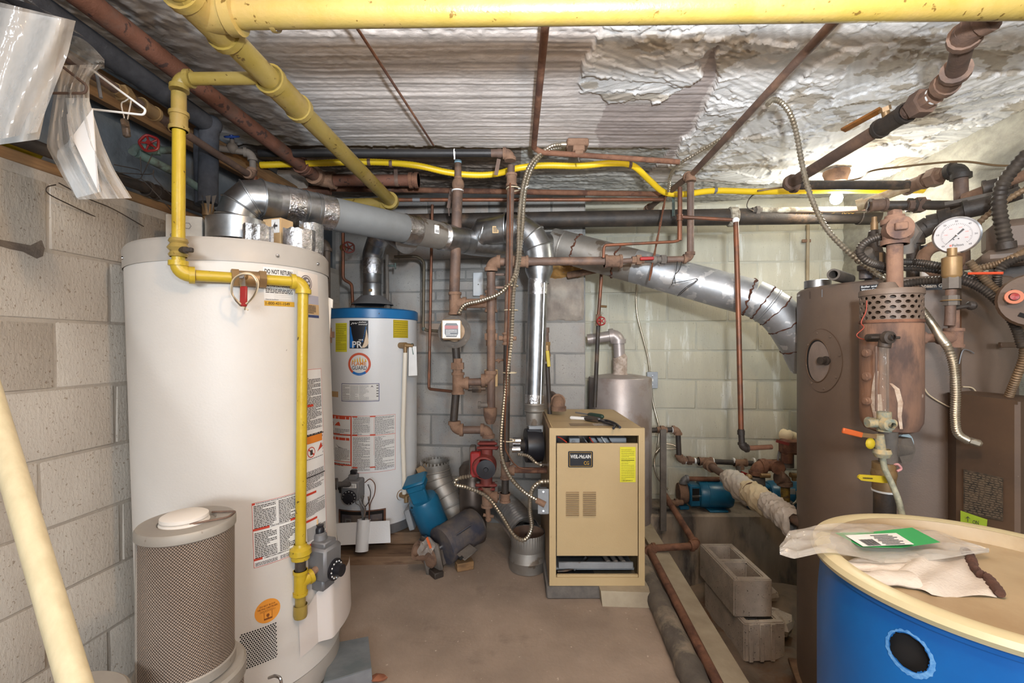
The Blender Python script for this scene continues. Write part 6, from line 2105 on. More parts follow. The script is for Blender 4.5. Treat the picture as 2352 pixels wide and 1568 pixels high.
# ---------------------------------------------------------------- pipes against the back of the ceiling
t_ = thing('yellow_gas_tubing', 'bright yellow ribbed gas tubing snaking along the back of the ceiling', 'pipe', P(1100, 402, 2.34))
part('tubing', ribbed([P(u, v, y) for u, v, y in ((598, 379, 2.22), (720, 375, 2.26), (850, 372, 2.3), (950, 379, 2.3), (1030, 396, 2.34), (1090, 402, 2.36), (1140, 399, 2.36), (1190, 386, 2.32), (1250, 380, 2.32), (1330, 381, 2.32), (1400, 375, 2.32), (1452, 380, 2.34), (1490, 412, 2.40), (1525, 441, 2.46), (1570, 446, 2.46), (1640, 438, 2.46), (1750, 440, 2.44), (1900, 437, 2.40), (2050, 437, 2.36), (2195, 436, 2.32))], .0165, .014, .93, 12, 10), YELT, t_)
for u, v, y in ((1447, 378, 2.335), (1642, 437, 2.46), (848, 372, 2.30), (898, 376, 2.30)):
    part('clip', MB().lathe([(.018, -.008), (.0195, 0), (.018, .008)], P(u, v, y), (1, .05, 0), 14), GREYV if u == 1642 else BRN, t_)
p_ = run('iron_pipe', 'straight rusty pipe behind the yellow tubing near the back of the ceiling', [P(690, 432, 2.62), P(1525, 446, 2.60)], .0155, RUST)
strap(p_, P(895, 436, 2.615), .0155, BRN, .06)
p_ = run('copper_pipe', 'straight thin copper pipe below the rusty ones at the back', [P(905, 459, 2.52), P(1528, 458, 2.52)], .0105, COPP)
part('hanger_strap', MB().bar(P(1038, 432, 2.5), P(1030, 478, 2.5), .02, .002, up=(0, 1, 0)).bar(P(1030, 478, 2.5), P(1032, 496, 2.5), .006, .002, up=(0, 1, 0)), BRN, p_)
part('tape_band', MB().cyl(P(948, 459, 2.52), P(965, 459, 2.52), .0115), GREYV, p_)
p_ = run('iron_pipe', 'dark grimy pipe above the capped rusty pipe at the back left', [P(640, 404, 2.72), P(960, 398, 2.70)], .02, DARK)
p_ = run('iron_pipe', 'lowest dark pipe in the shadowed back left corner', [P(655, 438, 2.60), P(760, 441, 2.60)], .017, RUST)
dp_ = thing('drain_main', 'long wide black drain pipe with gold stencilled letters along the back wall', 'pipe', P(1500, 505, 2.7))
ya = lambda x: 2.755 - .1 * x
da, db_ = V((-.80, ya(-.80), 1.905)), V((1.995, ya(1.995), 1.87))
part('pipe_section', MB().cyl(da, db_, .047, seg=24), DARK, dp_)
dm = (db_ - da).normalized()
part('clamp', MB().lathe([(.047, -.025), (.056, -.02), (.056, .02), (.047, .025)], da + (db_ - da) * .742, dm, 24), mat('old_band', lin(190, 182, 166), lin(110, 96, 80), 40, .8), dp_)
part('end_collar', MB().lathe([(.05, -.05), (.054, -.045), (.054, .05), (.02, .052)], db_, dm, 24), DARK, dp_)
nd = V((dm.y, -dm.x, 0)).normalized()
px_ = lambda u: (lambda x: V((x, ya(x), 1.905 - .0125 * (x + .8))))((u - CX) / F * 2.755 / (1 + .1 * (u - CX) / F))
Sd = lambda i, j, l: px_(i) + nd * (.047 + l) * math.cos(j / .047) + V((0, 0, 1)) * (.047 + l) * math.sin(j / .047)
mb = MB()
text(mb, Sd, 'ANTHIES 3', 1817, -.006, 1877, .016, .001, .0, .1)
text(mb, Sd, 'J', 1898, -.002, 1906, .016, .001, .0, .1)
text(mb, Sd, '4000', 1917, -.006, 1949, .016, .001, .0, .1)
part('lettering', mb, mat('stencil_gold', lin(176, 140, 70), lin(120, 96, 56), 120, .7), dp_)
p_ = run('iron_pipe', 'narrow rusty pipe lying on top of the black drain main', [P(1480, 490, 2.66), P(1690, 488, 2.62), P(2100, 478, 2.40)], .0115, BRN)
part('insulation_sleeve', MB().cyl(P(1750, 483, 2.58), P(2040, 480, 2.44), .016), mat('flaking_white', lin(200, 196, 180), lin(116, 106, 92), 18, .9, lo=.42, hi=.58), p_)
part('union', union(MB(), P(1738, 483, 2.58), (1, 0, 0), .013), GREYI, p_)
p_ = thing('sagging_wire', 'thin brown wire swinging from the yellow tubing across to the right wall', 'wire', P(1900, 400, 2.2))
part('wire', wire([P(u, v, y) for u, v, y in ((1740, 440, 2.44), (1722, 455, 2.50), (1716, 475, 2.52), (1730, 484, 2.54))], .003), DARK, p_)
part('wire', wire([P(u, v, y) for u, v, y in ((1740, 438, 2.40), (1800, 430, 2.40), (1960, 413, 2.25), (2000, 393, 2.1), (2060, 384, 2.0), (2200, 371, 1.9), (2290, 380, 1.85), (2365, 380, 1.8))], .0045), mat('brown_sheath', lin(104, 80, 52)), p_)
sp_ = thing('copper_pipe', 'bright copper standpipe dropping from the drain main clamp to the pumps', 'pipe', P(1697, 760, 2.1))
tp_ = P(1690, 506, 2.16)
part('tube', MB().cyl(P(1562, 498, 2.2), P(1684, 505, 2.17), .0085), COPP, sp_)
part('tube', MB().tube([P(1562, 430, 2.2), P(1561, 552, 2.2)], .011, 10), COPP, sp_)
part('tube', MB().tube(bent([P(1561, 545, 2.2), P(1559, 552, 2.2), P(1548, 555, 2.2), P(1390, 563, 2.2), P(1387, 570, 2.2), P(1386, 592, 2.2)], .01), .007, 10), COPP, sp_)
part('coupling', coupling(MB(), P(1561, 500, 2.2), (0, 0, 1), .011, 1.25), COPP, sp_)
part('tube', MB().tube([P(1690, 503, 2.16), P(1697, 760, 2.13), P(1702, 985, 2.12)], .0118, 12), COPP, sp_)
part('elbow', MB().sphere(tp_, .016, 10, 8), PAPER, sp_)
part('nipple', MB().cyl(P(1702, 985, 2.12), P(1704, 1018, 2.12), .0135).cyl(P(1702, 988, 2.12), P(1702, 998, 2.12), .016), DARK, sp_)
part('elbow', elbow(MB(), P(1703, 960, 2.12), P(1705, 1029, 2.12), P(1780, 1027, 2.14), .0125, 1.35, 2), DARK, sp_)
part('pipe_section', MB().cyl(P(1715, 1029, 2.12), P(1772, 1026, 2.14), .0115), RUST, sp_)
# open tee hanging behind the brown crossing pipe
p_ = thing('open_pipe', 'short open brown pipe with a copper drop and red wheel behind the tan boiler', 'pipe', P(1378, 735, 2.70))
part('pipe_section', MB().tube([P(1305, 632, 2.76), P(1378, 618, 2.66)], .020, 14, cap=False).tube([P(1305, 632, 2.76), P(1378, 618, 2.66)], .016, 14, cap=False), BRNF, p_)
part('pipe_section', MB().cyl(P(1382, 625, 2.68), P(1375, 722, 2.70), .0105), COPP, p_)
part('stub', MB().cyl(P(1379, 703, 2.70), P(1393, 704, 2.68), .007), BRASS, p_)
part('valve_body', MB().cyl(P(1375, 722, 2.70), P(1374, 748, 2.70), .017), BRNF, p_)
part('handwheel', handwheel(MB(), P(1381, 737, 2.66), (.1, -1, .05), .024), RED, p_, 'red handwheel')
part('pipe_section', MB().cyl(P(1374, 748, 2.70), P(1366, 935, 2.70), .0125), DARK, p_)

# ---------------------------------------------------------------- behind the furnace
gt = thing('storage_tank', 'squat silver cylinder tank with an insulated elbow pipe behind the tan boiler', 'tank', (.70, 2.955, 0))
part('shell', MB().lathe([(0, 0), (.195, .002), (.2, .02), (.2, .925), (.196, .932), (.10, .948), (0, .95)], (.70, 2.955, .001), seg=56), PIPEI, gt)
p0 = V((.70, 2.95, .94))
part('insulated_riser', MB().lathe([(.06, 0), (.05, .01), (.044, .02), (.046, .075)], p0, seg=20).tube([p0 + V((0, 0, .07)), p0 + V((.0, 0, .12)), p0 + V((-.005, 0, .13))], [.045, .047, .040], 16), mat('lumpy_plaster', lin(206, 190, 178), lin(150, 132, 116), 30, .95, bump=1.2, bscale=50), gt)
part('pipe_section', MB().cyl(p0 + V((-.003, 0, .12)), p0 + V((-.008, 0, .22)), .036), PIPEI, gt)
part('elbow', elbow(MB(), p0 + V((-.006, 0, .1)), p0 + V((-.012, 0, .265)), p0 + V((-.21, .03, .235)), .033, 1.25, 1.6), PIPEI, gt)
part('pipe_section', MB().cyl(p0 + V((-.05, .005, .26)), p0 + V((-.205, .03, .236)), .034), PIPEI, gt)
part('bracket', MB().bar(V((.93, 2.80, .0)), V((.93, 2.80, .62)), .035, .02, up=(0, 1, 0)), GREYI, gt)
sw = thing('light_switch', 'grey surface switch box on the green block wall', 'switch', P(1497, 872, 3.14))
q = P(1497, 872, 3.115)
part('box_body', MB().box(q, (.066, .04, .105), (ua, -na, V((0, 0, 1))), .005), GREYB, sw)
part('cover_plate', MB().box(q + na * .022, (.072, .004, .112), (ua, -na, V((0, 0, 1))), .0015), GREYB, sw)
part('toggle', MB().box(q + na * .028, (.008, .014, .02), (ua, -na, V((0, 0, 1))), .002), PAPER, sw)
for s in (-1, 1):
    part('screw', MB().cyl(q + na * .024 + V((0, 0, .032 * s)), q + na * .027 + V((0, 0, .032 * s)), .004, seg=8), CHROME, sw)
cb = thing('armoured_cable', 'thin armoured cable hanging down the green block wall to the switch box', 'cable', P(1465, 700, 3.1))
part('cable', ribbed([P(1464, 636, 3.10), P(1461, 680, 3.12), P(1464, 725, 3.12), P(1478, 780, 3.12), P(1488, 820, 3.12), P(1493, 856, 3.12)], .0075), BX, cb)
part('cable', ribbed([P(1497, 893, 3.12), P(1500, 925, 3.12), P(1510, 965, 3.10), P(1514, 985, 3.08), P(1510, 1030, 3.05), P(1503, 1060, 3.0), P(1510, 1095, 2.98), P(1535, 1125, 2.96)], .0075), BX, cb)
part('cable', ribbed([P(1505, 1040, 3.0), P(1525, 1020, 3.0), P(1548, 1022, 2.98), P(1552, 1030, 2.97), P(1520, 1032, 2.98), P(1505, 1045, 3.0)], .0065), BX, cb)

# pumps on the ledge
PY = 2.96
p_ = thing('feed_pipe', 'brown iron feed pipe with elbows running left to right above the blue pumps', 'pipe', P(1600, 1055, PY))
a0 = [P(1490, 988, PY), P(1557, 986, PY), P(1560, 1056, PY), P(1730, 1064, PY)]
pipe_run(p_, a0, .0165, DARK, BRNF, 1.35, 2.0)
part('union', union(MB(), P(1520, 987, PY), (1, 0, 0), .0165, 1.3), BRNF, p_)
part('union', union(MB(), P(1582, 1057, PY), (1, 0, 0), .0165, 1.3), BRNF, p_)
part('tee', tee(MB(), P(1620, 1059, PY), (1, 0, 0), (.15, -1, 0), .0175, 1.4), BRNF, p_)
part('tee', tee(MB(), P(1700, 1062, PY), (1, 0, 0), (0, 0, -1), .0165, 1.35), BRNF, p_)
for u in (1543, 1571, 1594, 1607, 1635, 1683, 1729):
    part('sealing_tape', MB().cyl(P(u, 1058 if u > 1560 else 987, PY), P(u + 4, 1058 if u > 1560 else 987, PY), .019), PAPER, p_)
part('ball_valve', MB().cyl(P(1697, 1070, PY - .01), P(1696, 1105, PY - .01), .015).sphere(P(1697, 1082, PY - .01), .02, 8, 6), GREYI, p_)
part('lever', MB().bar(P(1702, 1084, PY - .04), P(1724, 1092, PY - .08), .014, .006, up=(0, 1, .3)), RED, p_, 'red lever')


def blue_pump(label, u, flip):
    c = P(u, 1133, PY)
    c.z = .170
    o = thing('pump_motor', label, 'pump', (c.x, c.y, .076))
    s = flip
    part('motor_body', MB().lathe([(.05, -.105), (.078, -.10), (.085, -.085), (.085, .085), (.078, .10), (.04, .108), (0, .11)], c, (1, -.1, 0), 28), TEAL, o)
    part('adapter_bracket', MB().box(c + V((-.135 * s, .013 * s, 0)), (.07, .11, .14), None, .01), TEAL, o)
    part('bracket_window', MB().box(c + V((-.135 * s, .013 * s - .056, .01)), (.045, .004, .08), None, .001), BLACKV, o)
    part('shaft', MB().cyl(c + V((-.16 * s, .013 - .05, 0)), c + V((-.11 * s, .012 - .05, 0)), .010), CHROME, o)
    part('pump_head', MB().lathe([(0, -.03), (.065, -.026), (.07, 0), (.06, .03), (0, .034)], c + V((-.20 * s, .02 * s, 0)), (1, -.1, 0), 20), BRNF, o)
    part('foot', MB().box(c + V((.0, -.02, -.088)), (.12, .11, .012), None, .003).box(c + V((-.2 * s, .02, -.082)), (.06, .09, .024), None, .004), TEAL, o)
    part('seam_ring', MB().lathe([(.0855, -.004), (.087, 0), (.0855, .004)], c + V((-.05, .005, 0)), (1, -.1, 0), 28), TEAL, o)
    return o, c


o, c = blue_pump('blue pump motor at the left end of the concrete ledge', 1640, 1)
part('inlet_elbow', elbow(MB(), c + V((-.2, 0, .02)), c + V((-.2, 0, .10)), c + V((.0, -.01, .10)), .016, 1.35, 1.8), GREYV, o)
part('inlet_pipe', MB().cyl(c + V((-.17, 0, .10)), c + V((.03, -.01, .10)), .015), RUST, o)
part('suction_nipple', MB().cyl(c + V((-.22, -.04, -.04)), c + V((-.34, -.05, -.04)), .018).cyl(c + V((-.25, -.04, -.04)), c + V((-.27, -.04, -.04)), .024), BRNF, o)
o, c = blue_pump('blue pump motor partly hidden behind the cloth wrapped pipe', 1800, 1)
part('rating_plate', MB().box(c + V((-.02, -.076, .02)), (.09, .006, .08), (V((1, -.1, 0)), V((.1, 1, 0)), V((0, 0, 1))), .001), mat('grey_plate', lin(160, 160, 156), rough=.5), o)
part('conduit', ribbed([c + V((.03, -.09, .05)), c + V((.02, -.10, -.01)), c + V((-.04, -.10, -.05))], .008), BX, o)
m2 = thing('valve_manifold', 'cluster of rusty elbows, brass valves and a gauge against the brown boiler', 'valve', P(1790, 1080, 2.62))
MY = 2.62
part('elbow', elbow(MB(), P(1738, 1110, MY), P(1738, 1072, MY), P(1800, 1066, MY), .026, 1.4, 1.6), RUST, m2)
part('strainer', MB().lathe([(.03, .03), (.048, .025), (.05, -.02), (.038, -.03), (.038, -.07)], P(1736, 1105, MY), (0, 0, 1), 20), GREYI, m2)
part('tee', tee(MB(), P(1775, 1068, MY), (1, 0, 0), (0, -1, 0), .022, 1.5), RUST, m2)
part('nipple', MB().cyl(P(1790, 1067, MY), P(1818, 1066, MY), .020), GREYI, m2)
part('brass_valve', MB().cyl(P(1747, 1092, MY - .05), P(1768, 1092, MY - .05), .013), BRASS, m2)
part('brass_gauge', MB().sphere(P(1720, 1096, MY - .05), .02, 8, 6), BRASS, m2)
part('elbow', elbow(MB(), P(1770, 1090, MY - .04), P(1802, 1098, MY - .04), P(1804, 1160, MY - .04), .024, 1.45, 1.6), BRN, m2)
part('taped_pipe', MB().cyl(P(1804, 1118, MY - .04), P(1804, 1152, MY - .04), .023), mat('peeling_yellow', lin(150, 122, 40), lin(70, 56, 42), 40, .7), m2)
part('flange', MB().cyl(P(1804, 1150, MY - .04), P(1804, 1165, MY - .04), .035).cyl(P(1804, 1157, MY - .04), P(1804, 1176, MY - .04), .042), GREYI, m2)
part('check_valve', MB().box(P(1812, 1025, MY - .05), (.09, .07, .085), None, .012).cyl(P(1808, 1036, MY - .05), P(1808, 1062, MY - .05), .03), RUST, m2)
part('sight_gauge', MB().lathe([(.034, -.05), (.034, .05), (.028, .055)], P(1808, 1052, MY - .03), (0, 0, 1), 18), GREYI, m2)
part('lever', MB().bar(P(1783, 1012, MY - .09), P(1812, 1020, MY - .09), .016, .008, up=(0, 1, 0)), REDD, m2, 'faded red lever')
part('rag', MB().tube(spline([P(1795, 998, MY), P(1808, 1000, MY - .03), P(1822, 1006, MY - .02), P(1836, 1018, MY)], 5), [.02, .03, .036, .034, .03, .034, .036, .03, .034, .036, .03, .028, .03, .034, .03, .02], 12), CANV, m2, 'cream rag')
part('hose', wire([P(1790, 1035, MY), P(1787, 1055, MY - .02), P(1788, 1075, MY)], .006), GREYV, m2)
part('brass_cock', MB().cyl(P(1815, 1090, MY - .06), P(1830, 1092, MY - .06), .014).cyl(P(1822, 1088, MY - .06), P(1824, 1103, MY - .06), .012), BRASS, m2)
# cloth-wrapped pipe
wp = thing('wrapped_pipe', 'brown pipe bandaged in off-white cloth sloping down in front of the pumps', 'pipe', P(1740, 1150, 2.4))
w0, w1 = P(1625, 1066, 2.88), P(1905, 1243, 1.86)
part('pipe_section', MB().cyl(w0, w1, .022), BRN, wp)
part('coupling', coupling(MB(), w0 + (w1 - w0) * .03, w1 - w0, .022, 1.35), BRNF, wp)


def wrap(t0, t1, r, m, seed, droop=0.0):
    rnd = random.Random(seed)
    n, sg = 26, 26
    vs = []
    x, y = perp(w1 - w0)
    for i in range(n + 1):
        t = t0 + (t1 - t0) * i / n
        c = w0 + (w1 - w0) * t
        env = .62 + .38 * math.sin(PI * min(1, i / n * 1.1)) ** .5
        for k in range(sg):
            a = 2 * PI * k / sg
            rr = r * env * (1 + .10 * math.sin(a * 3 + i * .7 + seed) + .06 * math.sin(a * 7 - i * 1.3) + rnd.uniform(-.02, .02))
            p = c + (x * math.cos(a) + y * math.sin(a)) * rr
            low = (y * math.sin(a) + x * math.cos(a)).z
            if low < 0:
                p.z += low * droop * (i / n)
            vs.append(p)
    mb = MB().add(vs, [(i * sg + k, i * sg + (k + 1) % sg, (i + 1) * sg + (k + 1) % sg, (i + 1) * sg + k) for i in range(n) for k in range(sg)])
    part('cloth_wrap', mb, m, wp)


wrap(.22, .47, .058, CLOTH, 1, .045)
wrap(.40, .62, .056, CANV, 2, .04)
wrap(.57, .72, .052, CLOTH, 3, .03)
wrap(.66, .80, .048, CLOTH, 4, .07)
part('tie_cord', MB().torus(w0 + (w1 - w0) * .47, w1 - w0, .052, .003, 24, 6), BROWNK, wp)
# rust pipes at the pit edge
p_ = thing('pit_pipe', 'rusty pipe lying along the concrete curb and turning across to the pumps', 'pipe', P(1500, 1250, 2.45))
e1_ = V((edge_x(2.45) - .022, 2.45, .045))
pipe_run(p_, [V((edge_x(1.3) - .022, 1.3, .028)), e1_, P(1600, 1253, 2.46), P(1527, 1136, 2.93)], .0185, RUST, RUST, 1.3, 1.8)
p_ = thing('wrapped_pipe', 'thick grimy wrapped pipe on the floor beside the rusty curb pipe', 'pipe', (.62, 1.6, 0))
rnd = random.Random(8)
pts = [V((edge_x(1.2 + .06 * i) - .092, 1.2 + .06 * i, .028)) for i in range(20)]
part('wrapping', MB().tube(pts, [.046 * rnd.uniform(.93, 1.06) for _ in pts], 18), WRAP, p_)

# ---------------------------------------------------------------- hollow blocks and rubble in the pit
def cinder(label, x0, x1, y0, y1, z0, z1, rot=0.0, solid_end=True):
    o = thing('hollow_block', label, 'block', ((x0 + x1) / 2, (y0 + y1) / 2, z0), 'hollow concrete blocks in the pit')
    w, l, h = x1 - x0, y1 - y0, z1 - z0
    t = .034
    xs = [0, t, w - t, w]
    ys = [0, t, l / 2 - t / 2, l / 2 + t / 2, l - t, l]
    bm = bmesh.new()
    c, s = math.cos(rot), math.sin(rot)
    cx, cy = (x0 + x1) / 2, (y0 + y1) / 2

    def W_(x, y, z):
        dx, dy = x0 + x - cx, y0 + y - cy
        return (cx + dx * c - dy * s, cy + dx * s + dy * c, z)
    G = {}
    for i, x in enumerate(xs):
        for j, y in enumerate(ys):
            for k, z in enumerate((z0, z1)):
                G[i, j, k] = bm.verts.new(W_(x, y, z))
    hole = lambda i, j: i == 1 and j in (1, 3)
    for i in range(3):
        for j in range(5):
            if hole(i, j):
                for a, b in (((i, j), (i + 1, j)), ((i + 1, j), (i + 1, j + 1)), ((i + 1, j + 1), (i, j + 1)), ((i, j + 1), (i, j))):
                    bm.faces.new((G[a[0], a[1], 0], G[b[0], b[1], 0], G[b[0], b[1], 1], G[a[0], a[1], 1]))
                continue
            for k in (0, 1):
                bm.faces.new((G[i, j, k], G[i + 1, j, k], G[i + 1, j + 1, k], G[i, j + 1, k]))
    for i in range(3):
        for j in (0, 5):
            bm.faces.new((G[i, j, 0], G[i + 1, j, 0], G[i + 1, j, 1], G[i, j, 1]))
    for j in range(5):
        for i in (0, 3):
            bm.faces.new((G[i, j, 0], G[i, j + 1, 0], G[i, j + 1, 1], G[i, j, 1]))
    bmesh.ops.recalc_face_normals(bm, faces=bm.faces)
    sharp = [e for e in bm.edges if len(e.link_faces) == 2 and e.calc_face_angle(0) > .8]
    bmesh.ops.bevel(bm, geom=sharp, offset=.006, segments=2, affect='EDGES')
    me = bpy.data.meshes.new('block_body')
    bm.to_mesh(me)
    bm.free()
    me.materials.append(CONC)
    b = bpy.data.objects.new('block_body', me)
    C.objects.link(b)
    b.parent = o
    b.matrix_parent_inverse = Matrix.Translation(-o.location)
    return o


cinder('upper hollow concrete block in the pit, its two holes facing up', 1.11, 1.302, 2.275, 2.69, -.222, -.032, .0)
lb = cinder('hollow concrete block at the bottom of the pit under the other block', 1.125, 1.335, 2.235, 2.64, -.415, -.225, .06)
for k in range(3):
    part('end_rib', MB().box((1.17 + .055 * k, 2.228 + .003 * k, -.32), (.022, .012, .185), None, .003), CONC, lb)


def rock(name, label, c, r, m, seed, sc=(1, 1, .7)):
    rnd = random.Random(seed)
    mb = MB().sphere((0, 0, 0), 1, 9, 6, sc)
    mb.v = [tuple(V(c) + V(p) * r * (1 + .22 * math.sin(5 * p[0] + seed) * math.cos(4 * p[1]) + rnd.uniform(-.07, .07))) for p in mb.v]
    return solo(name, mb, m, label, 'rubble', angle=25)


rock('concrete_chunk', 'broken concrete chunk beside the upper hollow block', (1.40, 2.42, -.33), .085, CONC, 3)
rock('concrete_chunk', 'small broken chunk between the blocks and the boiler foot', (1.38, 2.10, -.37), .05, CURB, 5)
rock('concrete_chunk', 'flat concrete scrap far back in the pit below the ledge', (1.50, 2.70, -.33), .07, CONC, 8)
rock('brick_chip', 'small brick red chip on the floor in the middle of the room', (-.455, 1.55, .008), .022, mat('brick_red', lin(150, 96, 68), lin(130, 80, 58), 30, .9), 2, (1.2, .8, .4))
st_ = thing('scrap_board', 'brown scrap board leaning in the pit beside the boiler foot', 'board', (1.33, 1.95, -.4))
part('board', MB().bar(V((1.20, 1.72, -.38)), V((1.30, 2.08, -.30)), .07, .02, bev=.003), WOODD, st_)

# ---------------------------------------------------------------- bulb and the pipes at the upper right
bu = thing('light_bulb', 'lit bare bulb in a ceiling lampholder at the back right', 'bulb', P(1920, 452, 2.45))
lc = P(1921, 455, 2.45)
part('lampholder', MB().lathe([(.062, .145), (.064, .135), (.055, .11), (.048, .085), (.03, .08), (.026, .04), (.0, .038)], lc, (0, 0, 1), 28), BRNF, bu)
part('glass_bulb', MB().lathe([(.013, .042), (.018, .03), (.028, .012), (.030, -.004), (.024, -.022), (.012, -.031), (0, -.033)], lc, (0, 0, 1), 20), EMIT, bu)
lamp('bulb_light', tuple(lc - V((0, .05, .03))), 12, (1.0, .97, .86), .035).parent = None
lamp('bulb_light', tuple(lc + V((.05, .02, .075))), 3, (1.0, .98, .9), .02)

ZP = 1.90
zp = lambda u, v: V(((u - CX) * (ZP - EZ) / (HY - v), (ZP - EZ) * F / (HY - v), ZP))
rg = thing('iron_pipe', 'heavy brown pipe with offset elbows along the right of the ceiling, towards the bulb', 'pipe', zp(1950, 335))
q = [zp(2330, 5), zp(2222, 66), zp(2192, 178), zp(2125, 232), zp(1808, 425), zp(2096, 425)]
r = .0235
part('pipe_section', MB().cyl(q[0], q[1], r), BRN, rg)
part('elbow', elbow(MB(), q[0], q[1], q[2], r, 1.3, 1.9), BRN, rg)
part('pipe_section', MB().cyl(q[1], q[2], r), BRN, rg)
part('elbow', elbow(MB(), q[1], q[2], q[3], r, 1.3, 1.9), BRN, rg)
d_ = (q[4] - q[3]).normalized()
part('union', union(MB(), q[3] + d_ * .01, d_, r, 1.3), BRN, rg)
part('pipe_section', MB().cyl(q[3], q[4], r), BRN, rg)
part('ball_valve', coupling(MB(), zp(2050, 278), d_, r, 1.25, .12), DARK, rg)
vv = zp(2040, 284)
part('valve_nut', MB().cyl(vv, vv + V((-.02, -.01, .045)), .012).hexnut(vv + V((-.02, -.01, .045)), (-.4, -.2, 1), .018, .015), BRASS, rg)
part('lever', MB().bar(vv + V((-.03, -.01, .045)), zp(1955, 318) + V((-.03, 0, .03)), .024, .008, up=(.3, -.6, .5)), mat('amber_lever', lin(150, 96, 40), lin(96, 62, 34), 14, .5), rg, 'brown and amber lever')
part('sealing_tape', MB().cyl(q[3] - d_ * .035, q[3] - d_ * .03, r * 1.2), PAPER, rg)
part('elbow', elbow(MB(), q[3], q[4], q[5], r, 1.3, 1.8), BRN, rg)
part('pipe_section', MB().cyl(q[4], q[5], .021), DARK, rg)
tp = thing('iron_pipe', 'brown pipe with unions and a large elbow dropping behind the pressure gauge', 'pipe', zp(2180, 392))
q = [zp(2098, 425), zp(2206, 386), P(2212, 620, zp(2206, 386).y)]
pipe_run(tp, q, .0245, BRN, DARK, 1.3, 1.8)
dd = q[1] - q[0]
part('union', union(MB(), q[0] + dd * .45, dd, .0245, 1.3), BRN, tp)
part('tee', coupling(MB(), q[0] + dd * .05, dd, .0245, 1.3, .10), BRN, tp)
part('branch', MB().cyl(q[0], P(1972, 472, 2.25), .021).cyl(P(1985, 467, 2.24), P(1968, 473, 2.26), .029), mat('bulb_lit_worn_pipe', lin(196, 176, 140), lin(150, 124, 96), 20, .6), tp)  # worn and flaking; paler too, with the bulb's light put into the colour
part('sealing_tape', MB().cyl(q[0] + dd * .12, q[0] + dd * .135, .030), PAPER, tp)
hp2 = run('iron_pipe', 'black pipe with a hex union crossing just under the yellow tubing at right', [P(1992, 472, 2.16), P(2100, 471, 2.08), P(2232, 472, 1.92)], .0205, DARK, leg=1.2)
part('union', union(MB(), P(2108, 471, 2.07), (1, -.2, 0), .0205, 1.3), BRN, hp2)
part('tee', coupling(MB(), P(2015, 471, 2.14), (1, -.2, 0), .0205, 1.35, .07), BRN, hp2)
ep = run('iron_pipe', 'dark fittings rising right from the boiler top behind the gauge rim', [P(2098, 660, 1.86), P(2098, 538, 1.86), P(2150, 508, 1.82), P(2345, 442, 1.62)], .0235, DARK, k=1.35, leg=1.7)
part('union', union(MB(), P(2165, 503, 1.80), V((1, -.9, .15)), .0235, 1.3), DARK, ep)
part('coupling', coupling(MB(), P(2255, 474, 1.71), V((1, -.9, .15)), .0235, 1.4, .10), DARK, ep)
fp = run('iron_pipe', 'dusty grey pipe slanting up at the right edge above the dark fittings', [P(2215, 455, 1.86), P(2365, 398, 1.66)], .02, BRNF)
part('coupling', coupling(MB(), P(2295, 425, 1.75), V((1, -.9, .15)), .02, 1.4, .09), DARK, fp)
part('long_lever', MB().bar(P(2170, 468, 1.80), P(2300, 440, 1.68), .012, .006, up=(0, 1, .2)), GREYI, fp)
ch_ = thing('corrugated_hose', 'thick dark corrugated hose bending down at the right edge', 'hose', P(2300, 470, 1.5))
part('hose', ribbed([P(2362, 350, 1.46), P(2330, 385, 1.48), P(2302, 425, 1.5), P(2294, 470, 1.5), P(2302, 520, 1.5), P(2312, 565, 1.5)], .0205, .016, .82, 14), BXK, ch_)
part('collar', MB().cyl(P(2310, 556, 1.5), P(2312, 572, 1.5), .025), DARK, ch_)
cb = thing('armoured_cable', 'brown armoured cable crossing diagonally behind the pressure gauge', 'cable', P(2280, 490, 1.6))
part('cable', ribbed([P(2362, 430, 1.55), P(2320, 455, 1.57), P(2282, 483, 1.6), P(2255, 505, 1.62), P(2235, 530, 1.64)], .011), BXD, cb)
for i, (lab_, pts, r_, m_) in enumerate((
    ('dark flexible conduit looping out left of the corroded column head', ((2060, 541, 1.5), (2015, 545, 1.5), (1984, 560, 1.5), (1975, 580, 1.5), (1993, 600, 1.5), (2030, 612, 1.52), (2062, 622, 1.54)), .013, BXK),
    ('upper dark conduit running right across the boiler top to the gauge stem', ((2062, 602, 1.56), (2100, 602, 1.56), (2150, 609, 1.5), (2192, 622, 1.46), (2230, 640, 1.45)), .012, BXK),
    ('middle dark conduit running right across the boiler top to the gauge stem', ((1995, 618, 1.62), (2030, 622, 1.62), (2062, 617, 1.6), (2120, 618, 1.56), (2190, 628, 1.50)), .010, BXK),
    ('lowest brown conduit arching over the boiler rim and away to the right', ((2068, 655, 1.52), (2110, 647, 1.5), (2190, 642, 1.44), (2240, 655, 1.42), (2290, 690, 1.40), (2330, 745, 1.38), (2350, 800, 1.36)), .0135, BXK),
    ('tan flexible conduit curling down the far right to the cabinet top', ((2225, 600, 1.46), (2270, 650, 1.44), (2310, 690, 1.42), (2345, 760, 1.40), (2352, 815, 1.40), (2335, 865, 1.42), (2316, 912, 1.46)), .0125, BXD),
    ('brown flexible conduit arcing in from the right under the grey housing', ((2240, 618, 1.5), (2290, 606, 1.46), (2330, 590, 1.42), (2366, 572, 1.40)), .012, BXD),
    ('dark flexible conduit sweeping behind the perforated plate at the right edge', ((2236, 632, 1.47), (2285, 672, 1.46), (2305, 715, 1.46), (2290, 660, 1.46), (2296, 620, 1.44), (2330, 596, 1.42), (2366, 588, 1.40)), .013, BXK))):
    cb = thing('flexible_conduit', lab_, 'conduit', P(*pts[0]))
    part('conduit', ribbed([P(*p) for p in pts], r_, .008, .8), m_, cb)
